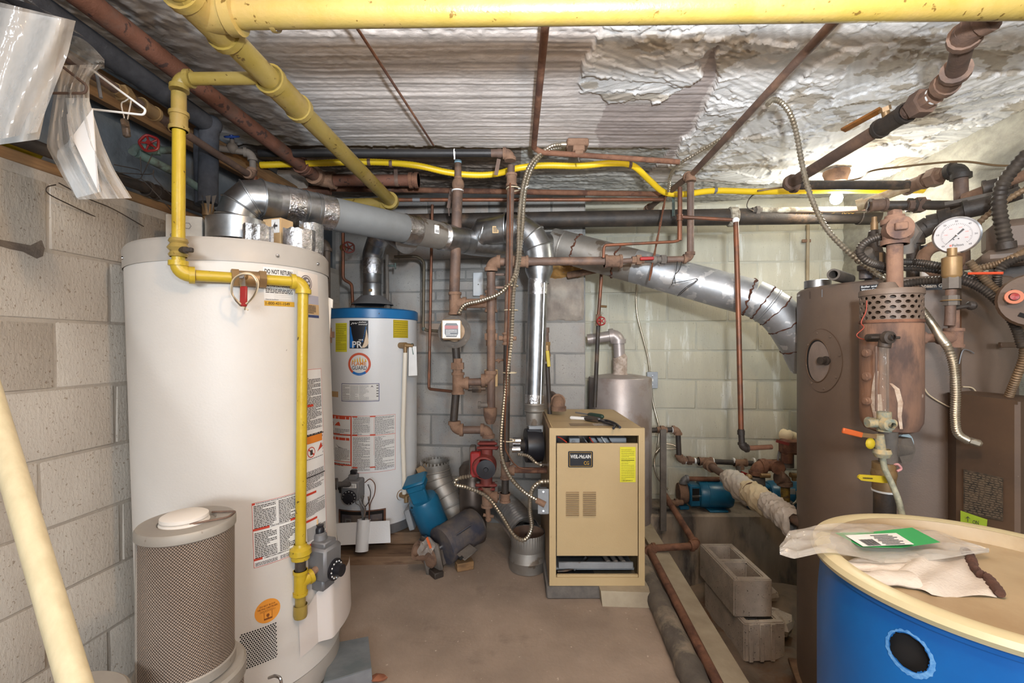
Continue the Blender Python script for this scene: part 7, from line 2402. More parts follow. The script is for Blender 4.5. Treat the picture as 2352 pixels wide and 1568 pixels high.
hs = thing('burner_housing', 'dusty rounded brown steel housing with a black vent at the right edge', 'housing', P(2330, 560, 1.62))
c = P(2335, 548, 1.66)
part('upper_housing', MB().box(c, (.17, .14, .13), (V((.8, -.6, 0)), V((.6, .8, 0)), V((0, 0, 1))), .03), BOIL, hs)
part('lower_housing', MB().box(P(2335, 592, 1.56), (.19, .16, .05), (V((.8, -.6, 0)), V((.6, .8, 0)), V((0, 0, 1))), .018), BOIL, hs)
part('pedestal', MB().box(P(2332, 640, 1.62), (.12, .10, .12), (V((.8, -.6, 0)), V((.6, .8, 0)), V((0, 0, 1))), .01), DARK, hs)
part('vent_grille', MB().box(c + V((-.0, -.075, .015)), (.03, .05, .10), (V((.8, -.6, 0)), V((.6, .8, 0)), V((0, 0, 1))), .003), BLKP, hs)
pp = thing('perforated_plate', 'dusty brown slotted disc with a round red button at the right edge', 'plate', P(2330, 680, 1.34))
n = V((-.75, -1, .1)).normalized()
c = P(2374, 690, 1.33)
part('plate', MB().lathe([(0, .012), (.075, .010), (.08, 0), (.075, -.01), (0, -.012)], c, n, 28), BOILD, pp)
part('button', MB().lathe([(.010, .012), (.010, .018), (0, .02)], P(2327, 683, 1.335) , n, 14), RED, pp, 'red button')
part('button_ring', MB().lathe([(.012, .012), (.02, .0135), (.021, .012)], P(2327, 683, 1.335), n, 18), mat('faded_orange', lin(196, 120, 90), rough=.6), pp)
x, y = perp(n)
for k in range(4):
    t = 2 * PI * k / 4 + .9
    part('slot', MB().bar(c + n * .0125 + (x * math.cos(t) + y * math.sin(t)) * .052, c + n * .0125 + (x * math.cos(t + .45) + y * math.sin(t + .45)) * .052, .012, .002, up=n), BLACKV, pp)
rd = thing('marker_rod', 'thin bright orange rod lying level among the dark conduits', 'rod', P(2260, 628, 1.42))
part('rod', MB().cyl(P(2224, 628, 1.43), P(2304, 627, 1.36), .0042, seg=8), mat('orange_rod', lin(214, 84, 50), rough=.5), rd)

# things on top of the boiler
bo_t = BT + .004
eb = thing('lifting_eye', 'brown lifting eye standing on the boiler behind the gauge', 'eye', P(2162, 640, 1.7))
c = P(2160, 595, 1.72)
part('ring', MB().torus(c, (-.4, -1, 0), .052, .022, 28, 10), BRNF, eb)
part('shank', MB().cyl(V((c.x, c.y, bo_t)), c - V((0, 0, .06)), .018), BRNF, eb)
sv = thing('safety_valve', 'brass and chrome safety valve standing on the boiler behind the corroded column head', 'valve', P(2008, 660, 1.7))
c = P(2008, 560, 1.74)
b0_ = V((c.x, c.y, bo_t))
part('body', MB().lathe([(.03, 0), (.03, .03), (.022, .035), (.024, .06), (.034, .065), (.034, .105), (.028, .11), (.022, .14), (.024, .15), (.018, .19), (.012, .195)], b0_, (0, 0, 1), 18), DARK, sv)
part('brass_hex', MB().hexnut(b0_ + V((0, 0, .085)), (0, 0, 1), .037, .035), BRASS, sv)
part('test_lever', MB().bar(b0_ + V((0, -.03, .13)), b0_ + V((-.004, -.035, .19)), .016, .006, up=(0, 1, 0)), CHROME, sv)
part('brass_tip', MB().cyl(b0_ + V((0, 0, .19)), b0_ + V((0, 0, .225)), .012).cyl(b0_ + V((0, 0, .195)), b0_ + V((0, 0, .245)), .009), BRASS, sv)
cv_ = thing('boiler_fitting', 'grubby round capped fitting at the left end of the conduits on the boiler', 'fitting', P(1995, 660, 1.66))
b0_ = V((P(1998, 640, 1.66).x, 1.68, bo_t))
part('stem', MB().lathe([(.02, 0), (.02, .03), (.026, .032), (.026, .05), (.015, .052)], b0_, (0, 0, 1), 12), NAVM, cv_)
part('cap', MB().lathe([(0, -.02), (.03, -.018), (.034, 0), (.03, .016), (0, .02)], b0_ + V((-.015, -.01, .085)), (-.5, -.4, .6), 18), GREYI, cv_)
part('bracket', MB().bar(b0_ + V((0, 0, .05)), b0_ + V((.0, 0, .09)), .02, .012), BRASS, cv_)
cv_ = thing('boiler_fitting', 'stub of open grey pipe lying at the left rim of the boiler top', 'fitting', P(1925, 650, 1.70))
a, b = P(1914, 648, 1.73), P(1950, 658, 1.85)
b.z = a.z = bo_t + .024
part('stub', MB().tube([a, b], .022, 18, cap=False).tube([a, b], .015, 18, cap=False).lathe([(.015, 0), (.022, 0)], a, (b - a), 18), GREYI, cv_)
cv_ = thing('boiler_fitting', 'low bright metal collar on the boiler top at its left rim', 'fitting', P(1880, 660, 1.85))
part('collar', MB().lathe([(.05, 0), (.05, .03), (.046, .032), (.046, .004)], (P(1878, 660, 1.95).x, 1.95, bo_t), (0, 0, 1), 28), GALV, cv_)
cv_ = thing('plastic_tube', 'black capped white tube standing behind the gauge on the boiler', 'tube', P(2125, 600, 1.72))
b0_ = V((P(2124, 620, 1.74).x, 1.74, bo_t))
part('tube', MB().cyl(b0_, b0_ + V((0, 0, .10)), .014), PAPER, cv_)
part('cap', MB().cyl(b0_ + V((0, 0, .10)), b0_ + V((0, 0, .135)), .016).cyl(b0_ + V((0, 0, .128)), b0_ + V((.03, 0, .132)), .006), BLKP, cv_)

# ---------------------------------------------------------------- water column in front of the boiler
YC = 1.45
wcx = P(2046, 800, YC).x
zc = lambda v: EZ - (v - HY) * YC / F
wc = thing('water_column', 'corroded cast water column with a sight glass and a perforated collar on the boiler front', 'water column', V((wcx, YC, zc(990))))
A0 = V((wcx, YC, 0))
part('chamber', MB().lathe([(0, zc(992)), (.045, zc(991)), (.068, zc(984)), (.079, zc(966)), (.081, zc(940)), (.081, zc(745)), (.076, zc(741)), (0, zc(740))], A0, seg=44), SCALE, wc, 'scale-streaked iron chamber')
part('collar_band', MB().lathe([(.082, zc(742)), (.083, zc(738)), (.081, zc(735))], A0, seg=44), RUST, wc)


def perforated(parent, r, z0, z1, rows, cols, m):
    mb = MB()
    dz = (z1 - z0) / rows
    for j in range(rows):
        for i in range(cols):
            tc = 2 * PI * (i + .5 * (j % 2)) / cols
            zc_ = z0 + (j + .5) * dz
            ht = PI / cols
            vs = []
            for k in range(8):
                a = 2 * PI * k / 8
                sx, sz = math.cos(a), math.sin(a)
                mx = max(abs(sx), abs(sz))
                for rr, X_, Z_ in ((r, tc + ht * sx / mx, zc_ + dz / 2 * sz / mx), (r, tc + ht * .66 * sx, zc_ + dz * .36 * sz), (r - .004, tc + ht * .64 * sx, zc_ + dz * .35 * sz)):
                    vs.append((wcx + rr * math.cos(X_), YC + rr * math.sin(X_), Z_))
            mb.add(vs, [(3 * k + q, 3 * ((k + 1) % 8) + q, 3 * ((k + 1) % 8) + q + 1, 3 * k + q + 1) for k in range(8) for q in (0, 1)])
    return part('perforated_collar', mb, m, parent, 'collar with rows of round holes')


perforated(wc, .080, zc(736), zc(680), 5, 20, BOIL)
part('inner_core', MB().lathe([(.055, zc(736)), (.055, zc(680))], A0, seg=24), BOILD, wc)
part('collar_lid', MB().lathe([(0, zc(665)), (.081, zc(666)), (.083, zc(669)), (.083, zc(679)), (.080, zc(680))], A0, seg=44).lathe([(0, .024), (.02, .022), (.032, 0)], (wcx - .02, YC - .01, zc(666)), seg=16), BOIL, wc)
rx_ = P(2055, 640, YC).x
part('riser', MB().cyl((rx_, YC, zc(668)), (rx_, YC, zc(560)), .0215), PINK, wc)
cr = V((rx_, YC, zc(530)))
part('cross_fitting', MB().cyl(cr - V((0, 0, .045)), cr + V((0, 0, .035)), .032).cyl(cr - V((0, 0, .045)), cr - V((0, 0, .03)), .037).cyl(cr + V((0, 0, .02)), cr + V((0, 0, .036)), .037).cyl(cr, cr + V((-.02, -.045, 0)), .036).cyl(cr, cr + V((.045, .02, -.004)), .03), PINK, wc)
part('square_plug', MB().box(cr + V((-.022, -.05, .002)), (.032, .02, .024), (V((.9, -.4, 0)), V((.4, .9, 0)), V((0, 0, 1))), .003), PINK, wc)
part('top_plug', MB().cyl(cr + V((0, 0, .034)), cr + V((0, 0, .048)), .026).box(cr + V((0, 0, .055)), (.03, .03, .022), None, .004), PINK, wc)
part('hex_union', MB().hexnut(cr + V((.058, .025, -.006)), (.9, .4, 0), .040, .022).cyl(cr + V((.05, .02, -.02)), cr + V((.06, .03, -.065)), .022), GREYI, wc)
# sight glass
gxp = lambda v, dy=.0: V((P(2034, v, 1.33).x, 1.335 + dy, EZ - (v - HY) * 1.335 / F))
part('upper_cock', MB().cyl(gxp(775) + V((0, .06, 0)), gxp(775) + V((0, -.018, 0)), .012).lathe([(.02, 0), (.018, .012), (.010, .014), (.008, .022)], gxp(775) + V((0, -.01, 0)), (0, -1, 0), 14).cyl(gxp(775) - V((.04, 0, 0)), gxp(775) + V((.045, 0, 0)), .004).cyl(gxp(776) + V((.005, 0, 0)), gxp(797), .016), DARK, wc)
part('sight_glass', MB().tube([gxp(795), gxp(945)], .0125, 16), GLASS, wc, 'glass tube')
for s in (-1, 1):
    part('guard_rod', MB().cyl(gxp(795) + V((.017 * s, .008, 0)), gxp(945) + V((.017 * s, .008, 0)), .003, seg=8), BRN, wc)
part('lower_cock', MB().cyl(gxp(975) + V((0, .06, 0)), gxp(975) + V((0, -.015, 0)), .014).lathe([(.022, 0), (.018, .014), (.008, .016), (.008, .026)], gxp(972) + V((-.004, -.012, 0)), (0, -1, 0), 14).cyl(gxp(945), gxp(990), .018).cyl(gxp(972) - V((.05, 0, 0)), gxp(972) + V((.03, 0, 0)), .012), CRUST, wc, 'crusted pale cock')
for v in (810, 864, 920):
    part('side_boss', MB().cyl((wcx - .078, YC - .01, zc(v)), (wcx - .090, YC - .012, zc(v)), .013).hexnut(V((wcx - .091, YC - .012, zc(v)))  , (1, 0, 0), .010, .006), PINK, wc)
part('side_nipple', MB().cyl((wcx + .078, YC - .01, zc(776)), (wcx + .165, YC - .03, zc(776)), .014).cyl((wcx + .078, YC - .01, zc(776)), (wcx + .095, YC - .012, zc(776)), .021), PINK, wc)
te = V((wcx + .172, YC - .03, zc(776)))
part('side_tee', coupling(MB(), te, (0, 0, 1), .016, 1.4, .06).cyl(te, te - V((.045, 0, 0)), .021), PINK, wc)
part('side_stub', MB().cyl(te, te + V((.0, 0, .09)), .0135), PINK, wc)
S5, inv5 = cyl_surface(Matrix.Translation(A0), .081)
WMIN = mat('mineral_deposit', lin(206, 190, 172), lin(176, 150, 130), 60, .95, bump=.6)
for pts in (((2014, 852), (2010, 885), (2008, 925), (2012, 960), (2004, 982)), ((2046, 880), (2060, 893), (2068, 925), (2066, 955), (2070, 985)), ((2020, 905), (2019, 935), (2023, 965))):
    n_ = len(pts)
    vs = []
    rnd = random.Random(len(pts) + pts[0][0])
    for i, (u, v) in enumerate(pts):
        w = (2 + 5 * math.sin(PI * (i + .5) / n_)) * rnd.uniform(.7, 1.2)
        for s in (-1, 1):
            q = inv5(u + s * w, v)
            vs.append(S5(q[0], q[1], .0008))
    part('mineral_streak', MB().add(vs, [(2 * i, 2 * i + 1, 2 * i + 3, 2 * i + 2) for i in range(n_ - 1)]), WMIN, wc, 'white mineral streak')
# valves and drain under the column
dv_ = thing('drain_assembly', 'stack of valves with orange and yellow levers under the corroded water column', 'valve', P(2035, 1100, 1.42))
yq = 1.40
part('drain_cross', MB().cyl(P(2040, 990, yq), P(2040, 1062, yq), .024).cyl(P(2040, 1030, yq), P(2072, 1030, yq + .03), .03), GREYI, dv_)
part('hex_plug', MB().hexnut(P(2070, 1032, yq + .01), (.35, -1, 0), .043, .03), GREYI, dv_)
part('pale_disc', MB().lathe([(0, .004), (.038, .003), (.038, -.003), (0, -.004)], P(2078, 1022, yq + .07), (.3, -1, 0), 24), mat('pale_blue_paper', lin(176, 196, 204), rough=.7), dv_)
part('small_cock', MB().cyl(P(2018, 998, 1.33), P(2024, 1040, 1.33), .013).lathe([(.020, .012), (.024, 0), (.018, -.012)], P(2026, 1040, 1.33), (0, 0, 1), 14), mat('crusted_brass', lin(190, 168, 124), lin(120, 136, 130), 50, .8, bump=.6), dv_)
part('orange_lever', MB().bar(P(1935, 988, 1.31), P(1980, 999, 1.31), .016, .008, up=(0, 1, 0), bev=.002), ORNG, dv_, 'orange lever')
part('lever_arm', MB().bar(P(1978, 998, 1.312), P(2012, 1002, 1.315), .012, .005, up=(0, 1, 0)), BRASS, dv_)
part('yellow_tab', MB().sphere(P(1999, 1018, 1.32), .014, 10, 6, (1, .5, 1.2)), YTAGD, dv_, 'yellow plastic tab')
part('hose', wire([P(2027, 1045, 1.33), P(2032, 1075, 1.33), P(2048, 1110, 1.32), P(2064, 1150, 1.31), P(2075, 1200, 1.30), P(2080, 1260, 1.29)], .0082, 10), mat('speckled_hose', lin(176, 174, 150), lin(126, 130, 116), 60, .6), dv_)
part('main_valve', MB().cyl(P(2030, 1062, yq), P(2030, 1125, yq), .030).sphere(P(2030, 1088, yq), .034, 12, 8), BRASS, dv_)
part('yellow_lever', MB().prism([P(u, v, 1.345) for u, v in ((1977, 1090), (2040, 1094), (2040, 1109), (2028, 1109), (1978, 1103), (1972, 1098), (1972, 1094))], (0, .006, 0)), YTAGD, dv_, 'yellow lever')
Sl = lambda i, j, l: P(i, j + (i - 1980) * .06, 1.345 - l)
part('lettering', fineprint(MB(), Sl, 1982, 1100, 2008, 1095, 1, .001, .7, 2), mat('dark_yellow_ink', lin(90, 74, 20)), dv_)
part('sealing_tape', MB().cyl(P(2032, 1124, yq), P(2032, 1128, yq), .0335), PAPER, dv_)
part('pipe_section', MB().cyl(P(2032, 1126, yq), P(2030, 1700, yq), .0285), DARK, dv_)
part('red_tag', MB().tube(spline([P(2052, 1068, yq - .02), P(2062, 1066, yq - .03), P(2070, 1076, yq - .03), P(2060, 1082, yq - .03)], 4), .0035, 8), mat('faded_pink', lin(206, 150, 150)), dv_)
rw = thing('red_wire', 'thin red wire dangling left of the perforated collar', 'wire', P(1985, 750, 1.5))
part('wire', wire([P(u, v, 1.42) for u, v in ((1991, 690), (1989, 715), (1978, 740), (1984, 752), (1968, 768), (1974, 776), (1988, 780))], .0016), mat('red_insulation', lin(150, 60, 40)), rw)
# pressure gauge
pg = thing('pressure_gauge', 'round white dial pressure gauge with chrome rim on its brass stem at right', 'gauge', P(2196, 640, 1.38))
gcn = P(2197, 540, 1.38)
n = (V((0, 0, EZ)) - gcn).normalized()
gx_ = V((-n.y, n.x, 0)).normalized()
gy_ = n.cross(gx_)
if gy_.z < 0:
    gy_ = -gy_
GR = .0535
part('case', MB().lathe([(0, -.03), (GR * .8, -.028), (GR * .95, -.02), (GR * .97, 0)], gcn, n, 40), GREYV, pg)
part('rim', MB().lathe([(GR * .97, -.004), (GR * 1.04, .0), (GR * 1.03, .008), (GR * .95, .010), (GR * .93, .004)], gcn, n, 48), CHROME, pg)
Sg = lambda i, j, l: gcn + gx_ * (i * GR) + gy_ * (j * GR) + n * (.004 + l)
face = part('dial_face', disc(MB(), Sg, 0, 0, .94, .94, 0, 0, 40), mat('dial_white', lin(166, 160, 157), rough=.4), pg)
mb = MB()
for k in range(41):
    a = math.radians(225 - 270 * k / 40)
    r0 = .60 if k % 5 else .56
    c, s = math.cos(a), math.sin(a)
    w = .007
    mb.add([Sg(r0 * c - w * s, r0 * s + w * c, .0006), Sg(.66 * c - w * s, .66 * s + w * c, .0006), Sg(.66 * c + w * s, .66 * s - w * c, .0006), Sg(r0 * c + w * s, r0 * s - w * c, .0006)], [(0, 1, 2, 3)])
disc(mb, Sg, -.12, -.22, .035, .035, .0006, seg=10)
disc(mb, Sg, .08, -.20, .035, .035, .0006, seg=10)
for t, s in ((0, '0'), (.2, '10'), (.36, '20'), (.5, '30'), (.66, '40'), (.84, '50'), (1, '60')):
    a = math.radians(225 - 270 * t)
    c, q = .78 * math.cos(a), .78 * math.sin(a)
    text(mb, Sg, s, c - .06, q - .045, c + .06, q + .045, .0006, .01)
text(mb, Sg, 'Fulton', -.17, -.62, .28, -.48, .0006, .01)
part('dial_print', mb, INK, face)
mb = MB()
for t, s in ((.2, '100'), (.38, '200'), (.58, '300'), (.76, '400'), (.92, '500')):
    a = math.radians(225 - 270 * t)
    c, q = .44 * math.cos(a), .44 * math.sin(a)
    text(mb, Sg, s, c - .07, q - .03, c + .07, q + .03, .0006, 0)
rect(mb, Sg, -.29, -.61, -.19, -.50, .0006, 1)
part('dial_print', mb, mat('dial_red', lin(206, 110, 96)), face)
a = math.radians(226)
c, s = math.cos(a), math.sin(a)
part('needle', MB().add([Sg(.72 * c, .72 * s, .002), Sg(.1 * c - .03 * s, .1 * s + .03 * c, .002), Sg(-.42 * c - .05 * s, -.42 * s + .05 * c, .002), Sg(-.42 * c + .05 * s, -.42 * s - .05 * c, .002), Sg(.1 * c + .03 * s, .1 * s - .03 * c, .002)], [(0, 1, 2, 3, 4)]), INK, face)
part('needle_hub', MB().lathe([(.003, 0), (.003, .004), (0, .005)], gcn + n * .004, n, 12), CHROME, face)
sx_ = gcn.x
ys = gcn.y + .01
zq = lambda v: EZ - (v - HY) * ys / F
part('stem', MB().cyl((sx_ - .004, ys, zq(595)), (sx_ - .004, ys, zq(570)), .012).lathe([(.018, zq(660)), (.018, zq(640)), (.022, zq(636)), (.024, zq(632)), (.024, zq(592)), (.014, zq(588))], (sx_ - .005, ys, 0), seg=16), BRASS, pg)
part('hex_adapter', MB().hexnut(V((sx_ - .005, ys, zq(650))), (0, 0, 1), .022, .035).hexnut(V((sx_ - .007, ys, zq(690))), (0, 0, 1), .020, .03), GREYI, pg)
part('siphon', MB().tube([V((sx_ - .007, ys, zq(665))), V((sx_ - .01, ys, zq(735))), V((sx_ - .012, ys, zq(748)))], .0135, 12), BRN, pg)
part('petcock', MB().cyl((sx_ - .005, ys, zq(708)), (sx_ + .045, ys - .01, zq(702)), .006).sphere((sx_ + .045, ys - .01, zq(702)), .014, 8, 6), DARK, pg)
part('siphon_strap', MB().torus((sx_ - .008, ys, zq(690)), (0, 0, 1), .023, .002, 18, 6), BRASS, pg)
# long armoured cable hooking off the ceiling pipe down to the boiler
cb = thing('armoured_cable', 'long shiny armoured cable hanging from the ceiling pipe down past the bulb to the boiler', 'cable', P(1830, 280, 2.0))
part('cable', ribbed([P(u, v, y) for u, v, y in ((1762, 240, 1.60), (1775, 229, 1.62), (1795, 236, 1.64), (1815, 262, 1.66), (1830, 310, 1.68), (1843, 380, 1.70), (1862, 450, 1.70), (1895, 520, 1.68), (1945, 575, 1.65), (1995, 615, 1.62), (2040, 645, 1.58))], .0105), BX, cb)
cb = thing('armoured_cable', 'short armoured cable tucked along the ceiling behind the rusty ceiling pipe', 'cable', P(1610, 345, 2.1))
part('cable', ribbed([P(u, v, y) for u, v, y in ((1535, 440, 2.33), (1540, 405, 2.25), (1556, 380, 2.17), (1600, 352, 2.08), (1650, 322, 1.98), (1682, 304, 1.92))], .0085), BX, cb)
part('cable_tie', MB().torus(P(1672, 312, 1.935), (-.2, -1, 0), .024, .0025, 14, 6), GREYI, cb)
cb = thing('armoured_cable', 'armoured cable on the boiler front ending in an angled connector on the brown cabinet', 'cable', P(2195, 900, 1.38))
part('cable', ribbed([P(u, v, y) for u, v, y in ((2098, 690, 1.54), (2120, 715, 1.50), (2142, 745, 1.46), (2160, 775, 1.40), (2178, 800, 1.36), (2190, 840, 1.36), (2195, 900, 1.37), (2194, 960, 1.39), (2200, 995, 1.40), (2225, 1013, 1.41))], .0125, .0075), BX, cb)
part('connector', MB().bar(P(2222, 1010, 1.41), P(2256, 1020, 1.39), .026, .022, up=(0, 0, 1), bev=.006), BX, cb)

# ---------------------------------------------------------------- gas cock and elbow at the back of the furnace
gv2 = thing('gas_valve_pipe', 'black pipe with a brass valve and yellow lever entering the tan boiler top', 'pipe', P(1260, 940, 2.47))
part('pipe_section', MB().cyl(P(1257, 835, 2.47), P(1263, 954, 2.47), .0125), DARK, gv2)
part('nipple', MB().cyl(P(1255, 756, 2.47), P(1256, 800, 2.47), .012).cyl(P(1255, 752, 2.47), P(1255, 764, 2.47), .016), BRN, gv2)
part('ball_valve', MB().cyl(P(1256, 785, 2.47), P(1257, 830, 2.47), .017).hexnut(P(1256, 789, 2.47), (0, 0, 1), .021, .018).hexnut(P(1257, 815, 2.47), (0, 0, 1), .021, .016), BRASS, gv2)
part('lever', MB().bar(P(1257, 805, 2.435), P(1261, 842, 2.43), .018, .006, up=(0, 1, 0), bev=.002), YTAGD, gv2, 'yellow lever')
ge = thing('outlet_elbow', 'dusty brown elbow standing out of the tan boiler top at its back left', 'elbow', P(1283, 960, 2.42))
part('elbow', elbow(MB(), P(1283, 985, 2.44), P(1283, 922, 2.44), P(1283, 922, 2.44) + V((.0, .2, -.01)), .027, 1.28, 1.7), BRNF, ge)
part('pipe_section', MB().cyl(P(1283, 922, 2.44) + V((0, .04, 0)), P(1283, 922, 2.44) + V((0, .42, -.01)), .024), BRN, ge)
# tools lying on the furnace
zt = FZ1 + .003
tz = lambda u, v, h: px_plane_z(u, v, zt + h)
sd = thing('screwdriver', 'screwdriver with a dark green handle on the tan boiler top', 'tool', tz(1350, 953, 0))
a, b = tz(1322, 947, .012), tz(1386, 957, .012)
part('shaft', MB().cyl(a, a + (b - a) * .5, .004, seg=8), GREYV, sd)
part('handle', MB().tube([a + (b - a) * t for t in (.47, .52, .6, .9, .97, 1)], [.007, .011, .0125, .0125, .011, .006], 8), mat('green_handle', lin(34, 66, 52), lin(48, 56, 52), 20, .45), sd)
mk = thing('marker_tube', 'small white plastic tube beside the screwdriver on the tan boiler', 'tube', tz(1325, 960, 0))
part('tube', MB().tube([tz(1309, 959, .009), tz(1312, 959, .009), tz(1344, 961, .009)], [.005, .009, .008], 10), PAPER, mk)
pl_ = thing('pliers', 'black handled pliers lying open on the tan boiler top', 'tool', tz(1370, 968, 0))
pv = tz(1376, 965, .011)
part('jaw', MB().prism([tz(1334, 960, .006), tz(1352, 958, .006), tz(1378, 963, .006), tz(1374, 969, .006), tz(1350, 966, .006)], (0, 0, .010)), DARK, pl_)
part('pivot', MB().cyl(pv + V((0, 0, .004)), pv + V((0, 0, .010)), .008), GREYV, pl_)
part('handle', MB().tube(spline([pv, tz(1398, 973, .011), tz(1412, 977, .011), tz(1409, 983, .011)], 5), .006, 8), BLKP, pl_)
part('handle', MB().tube(spline([pv, tz(1395, 966, .011), tz(1412, 972, .011), tz(1424, 981, .011)], 5), .006, 8), BLKP, pl_)
# metal plates on the grey brick wall
for u0, v0, u1, v1, lab_ in ((1087, 626, 1110, 680, 'tall white rust-flecked metal plate on the grey brick wall'), (1183, 570, 1204, 590, 'small white metal plate on the wall behind the cables under the wye')):
    yb = 2.905 - T * P((u0 + u1) / 2, v0, 2.9).x - .028
    o = thing('wall_plate', lab_, 'plate', P((u0 + u1) / 2, v1, yb))
    w, h = (u1 - u0) * yb / F, (v1 - v0) * yb / F
    part('plate', MB().box(P((u0 + u1) / 2, (v0 + v1) / 2, yb), (w, .035, h), (ua, -na, V((0, 0, 1))), .004), mat('rusty_white', lin(206, 210, 214), lin(196, 200, 204), 10, .5, spots=lin(96, 70, 56), sscale=60, sthr=.70), o)
    part('screw', MB().cyl(P((u0 + u1) / 2, (v0 + v1) / 2, yb - .017), P((u0 + u1) / 2, (v0 + v1) / 2, yb - .021), .004, seg=8), GREYI, o)

# ---------------------------------------------------------------- loose things on the floor
mt_ = thing('pump_motor', 'blue electric motor standing tilted against the shorter heater', 'pump', P(1000, 1240, 2.46))
a, b = P(957, 1112, 2.40), P(1003, 1222, 2.47)
d_ = (b - a).normalized()
L_ = (b - a).length
at = lambda t: a + (b - a) * t
x_, y_ = perp(d_)
part('adapter', MB().box(at(.0), (.10, .10, .05), (x_, y_, d_), .012).box(at(.14) + x_ * .03, (.03, .09, .09), (x_, y_, d_), .006).box(at(-.08), (.12, .12, .02), (x_, y_, d_), .01), mat('bright_teal', lin(22, 104, 140), lin(20, 90, 122), 9, .4), mt_)
part('shaft', MB().cyl(at(.08), at(.32), .010), CHROME, mt_)
part('motor_body', MB().lathe([(.03, .26 * L_), (.072, .28 * L_), (.080, .34 * L_), (.080, .92 * L_), (.07, .98 * L_), (.03, 1.0 * L_)], a, d_, 32), TEAL, mt_)
part('foot_bracket', MB().box(at(.62) - V((.095, 0, .01)), (.03, .12, .11), (V((1, 0, .3)).normalized(), V((0, 1, 0)), V((-.3, 0, 1)).normalized()), .004), GREYB, mt_)
part('motor_feet', MB().bar(b, V((b.x - .01, b.y + .01, .0)), .09, .10, up=(0, 1, 0), bev=.01), GREYI, mt_)
for k in range(4):
    q = at(.42) + V((-.074 + .004 * k, -.025, -.01 * k))
    part('vent_slot', MB().box(at(.40) + V((-.052 - .0 * k, -.060, .0)) + d_ * .018 * k, (.018, .006, .006), None, .001), BLACKV, mt_)
dm_ = thing('pump_motor', 'dark dusty electric motor lying on the floor with its rusty pump end towards the viewer', 'pump', P(1040, 1300, 2.35))
a, b = P(1098, 1188, 2.50), P(1012, 1262, 2.32)
a.z, b.z = .168, .110
d_ = (b - a).normalized()
L_ = (b - a).length
at = lambda t: a + (b - a) * t
x_, y_ = perp(d_)
part('motor_body', MB().lathe([(.0, -.005), (.06, 0), (.088, .02), (.092, .035), (.095, .04), (.095, .86 * L_), (.099, .87 * L_), (.099, .97 * L_), (.06, .99 * L_), (0, L_)], a, d_, 36), NAVM, dm_)
part('shaft', MB().cyl(at(.95), at(1.22), .014), CHROME, dm_)
part('pump_bracket', MB().box(at(1.10) + V((0, 0, -.05)), (.14, .02, .10), (d_, x_, y_), .006).box(at(1.22), (.03, .15, .15), (d_, x_, y_), .015), GREYI, dm_)
part('volute', MB().lathe([(0, 1.2 * L_), (.06, 1.21 * L_), (.062, 1.34 * L_), (.04, 1.4 * L_), (0, 1.41 * L_)], a, d_, 22), BRNF, dm_)
part('inlet_port', MB().lathe([(.04, 0), (.045, .03), (.045, .05), (.03, .05), (.028, .01)], at(1.30) + V((-.01, -.03, .03)), (-.55, -.45, .35), 18), BRNF, dm_)
part('foot', MB().box(V((b.x - .02, b.y - .06, .015)), (.05, .10, .03), (V((.8, .6, 0)), V((-.6, .8, 0)), V((0, 0, 1))), .004), DARK, dm_)
part('mounting_foot', MB().bar(P(1058, 1280, 2.22), P(1088, 1256, 2.30), .055, .008, up=(-.2, -.7, .6), bev=.003), GREYI, dm_)
part('slot', MB().bar(P(1056, 1284, 2.21), P(1063, 1278, 2.22), .014, .006, up=(-.2, -.7, .6)), BLACKV, dm_)
part('data_plate', MB().box(at(.45) + V((.02, -.085, .045)), (.10, .004, .05), (d_, V((-.3, .5, .8)).normalized(), V((.2, -.7, .6)).normalized()), .001), mat('worn_plate', lin(92, 94, 104), lin(74, 76, 84), 40, .5), dm_)
wb_ = thing('wood_block', 'tan wood offcut propping the dark motor', 'block', P(1068, 1300, 2.3))
part('block_body', MB().box(V((P(1066, 1300, 2.30).x, 2.315, .022)), (.09, .05, .042), (V((.9, .35, 0)), V((-.35, .9, 0)), V((0, 0, 1))), .003), WOOD, wb_)
fb = rock('foil_ball', 'crumpled ball of aluminium foil between the two motors', (P(975, 1245, 2.36).x, 2.36, .115), .034, FOIL, 4, (1, 1, 1))
fb['category'] = 'foil'
cb_ = thing('plastic_bag', 'small clear bag with an orange strip draped on the dark pump end', 'bag', P(985, 1262, 2.2))
part('film', MB().grid(lambda i, j: P(962 + 34 * i + 4 * math.sin(j * 6), 1238 + 36 * j + 6 * math.sin(i * 7), 2.16 + .03 * math.sin(i * 5) * math.cos(j * 6)), 10, 10), FILM, cb_)
part('orange_strip', MB().prism([P(978, 1236, 2.15), P(982, 1232, 2.15), P(992, 1258, 2.14), P(987, 1260, 2.14)], (0, .003, 0)), ORNG, cb_)
de = thing('duct_elbow', 'dusty galvanised duct elbow lying behind the blue motor', 'duct', P(1015, 1180, 2.72))
pts = spline([P(1000, 1062, 2.74), P(1003, 1090, 2.74), P(1012, 1118, 2.72), P(1030, 1150, 2.70), P(1042, 1185, 2.68), V((P(1042, 1185, 2.68).x + .01, 2.67, .088))], 3)
gored(de, pts[::2] if len(pts) % 2 else pts[::2] + [pts[-1]], .083, GALVD)
mb = MB()
for k in range(26):
    t = 2 * PI * k / 26
    mb.bar(pts[0] + V((.087 * math.cos(t), .087 * math.sin(t), -.008)), pts[0] + V((.087 * math.cos(t), .087 * math.sin(t), .014)), .008, .004, up=(math.cos(t), math.sin(t), 0))
o = part('crimped_edge', mb, GALVD, de)
o['kind'] = 'stuff'
part('collar', MB().tube([P(962, 1092, 2.70), P(985, 1080, 2.72)], [.045, .05], 20, cap=False), mat('dusty_tan', lin(172, 146, 112), lin(140, 116, 88), 12, .9), de)
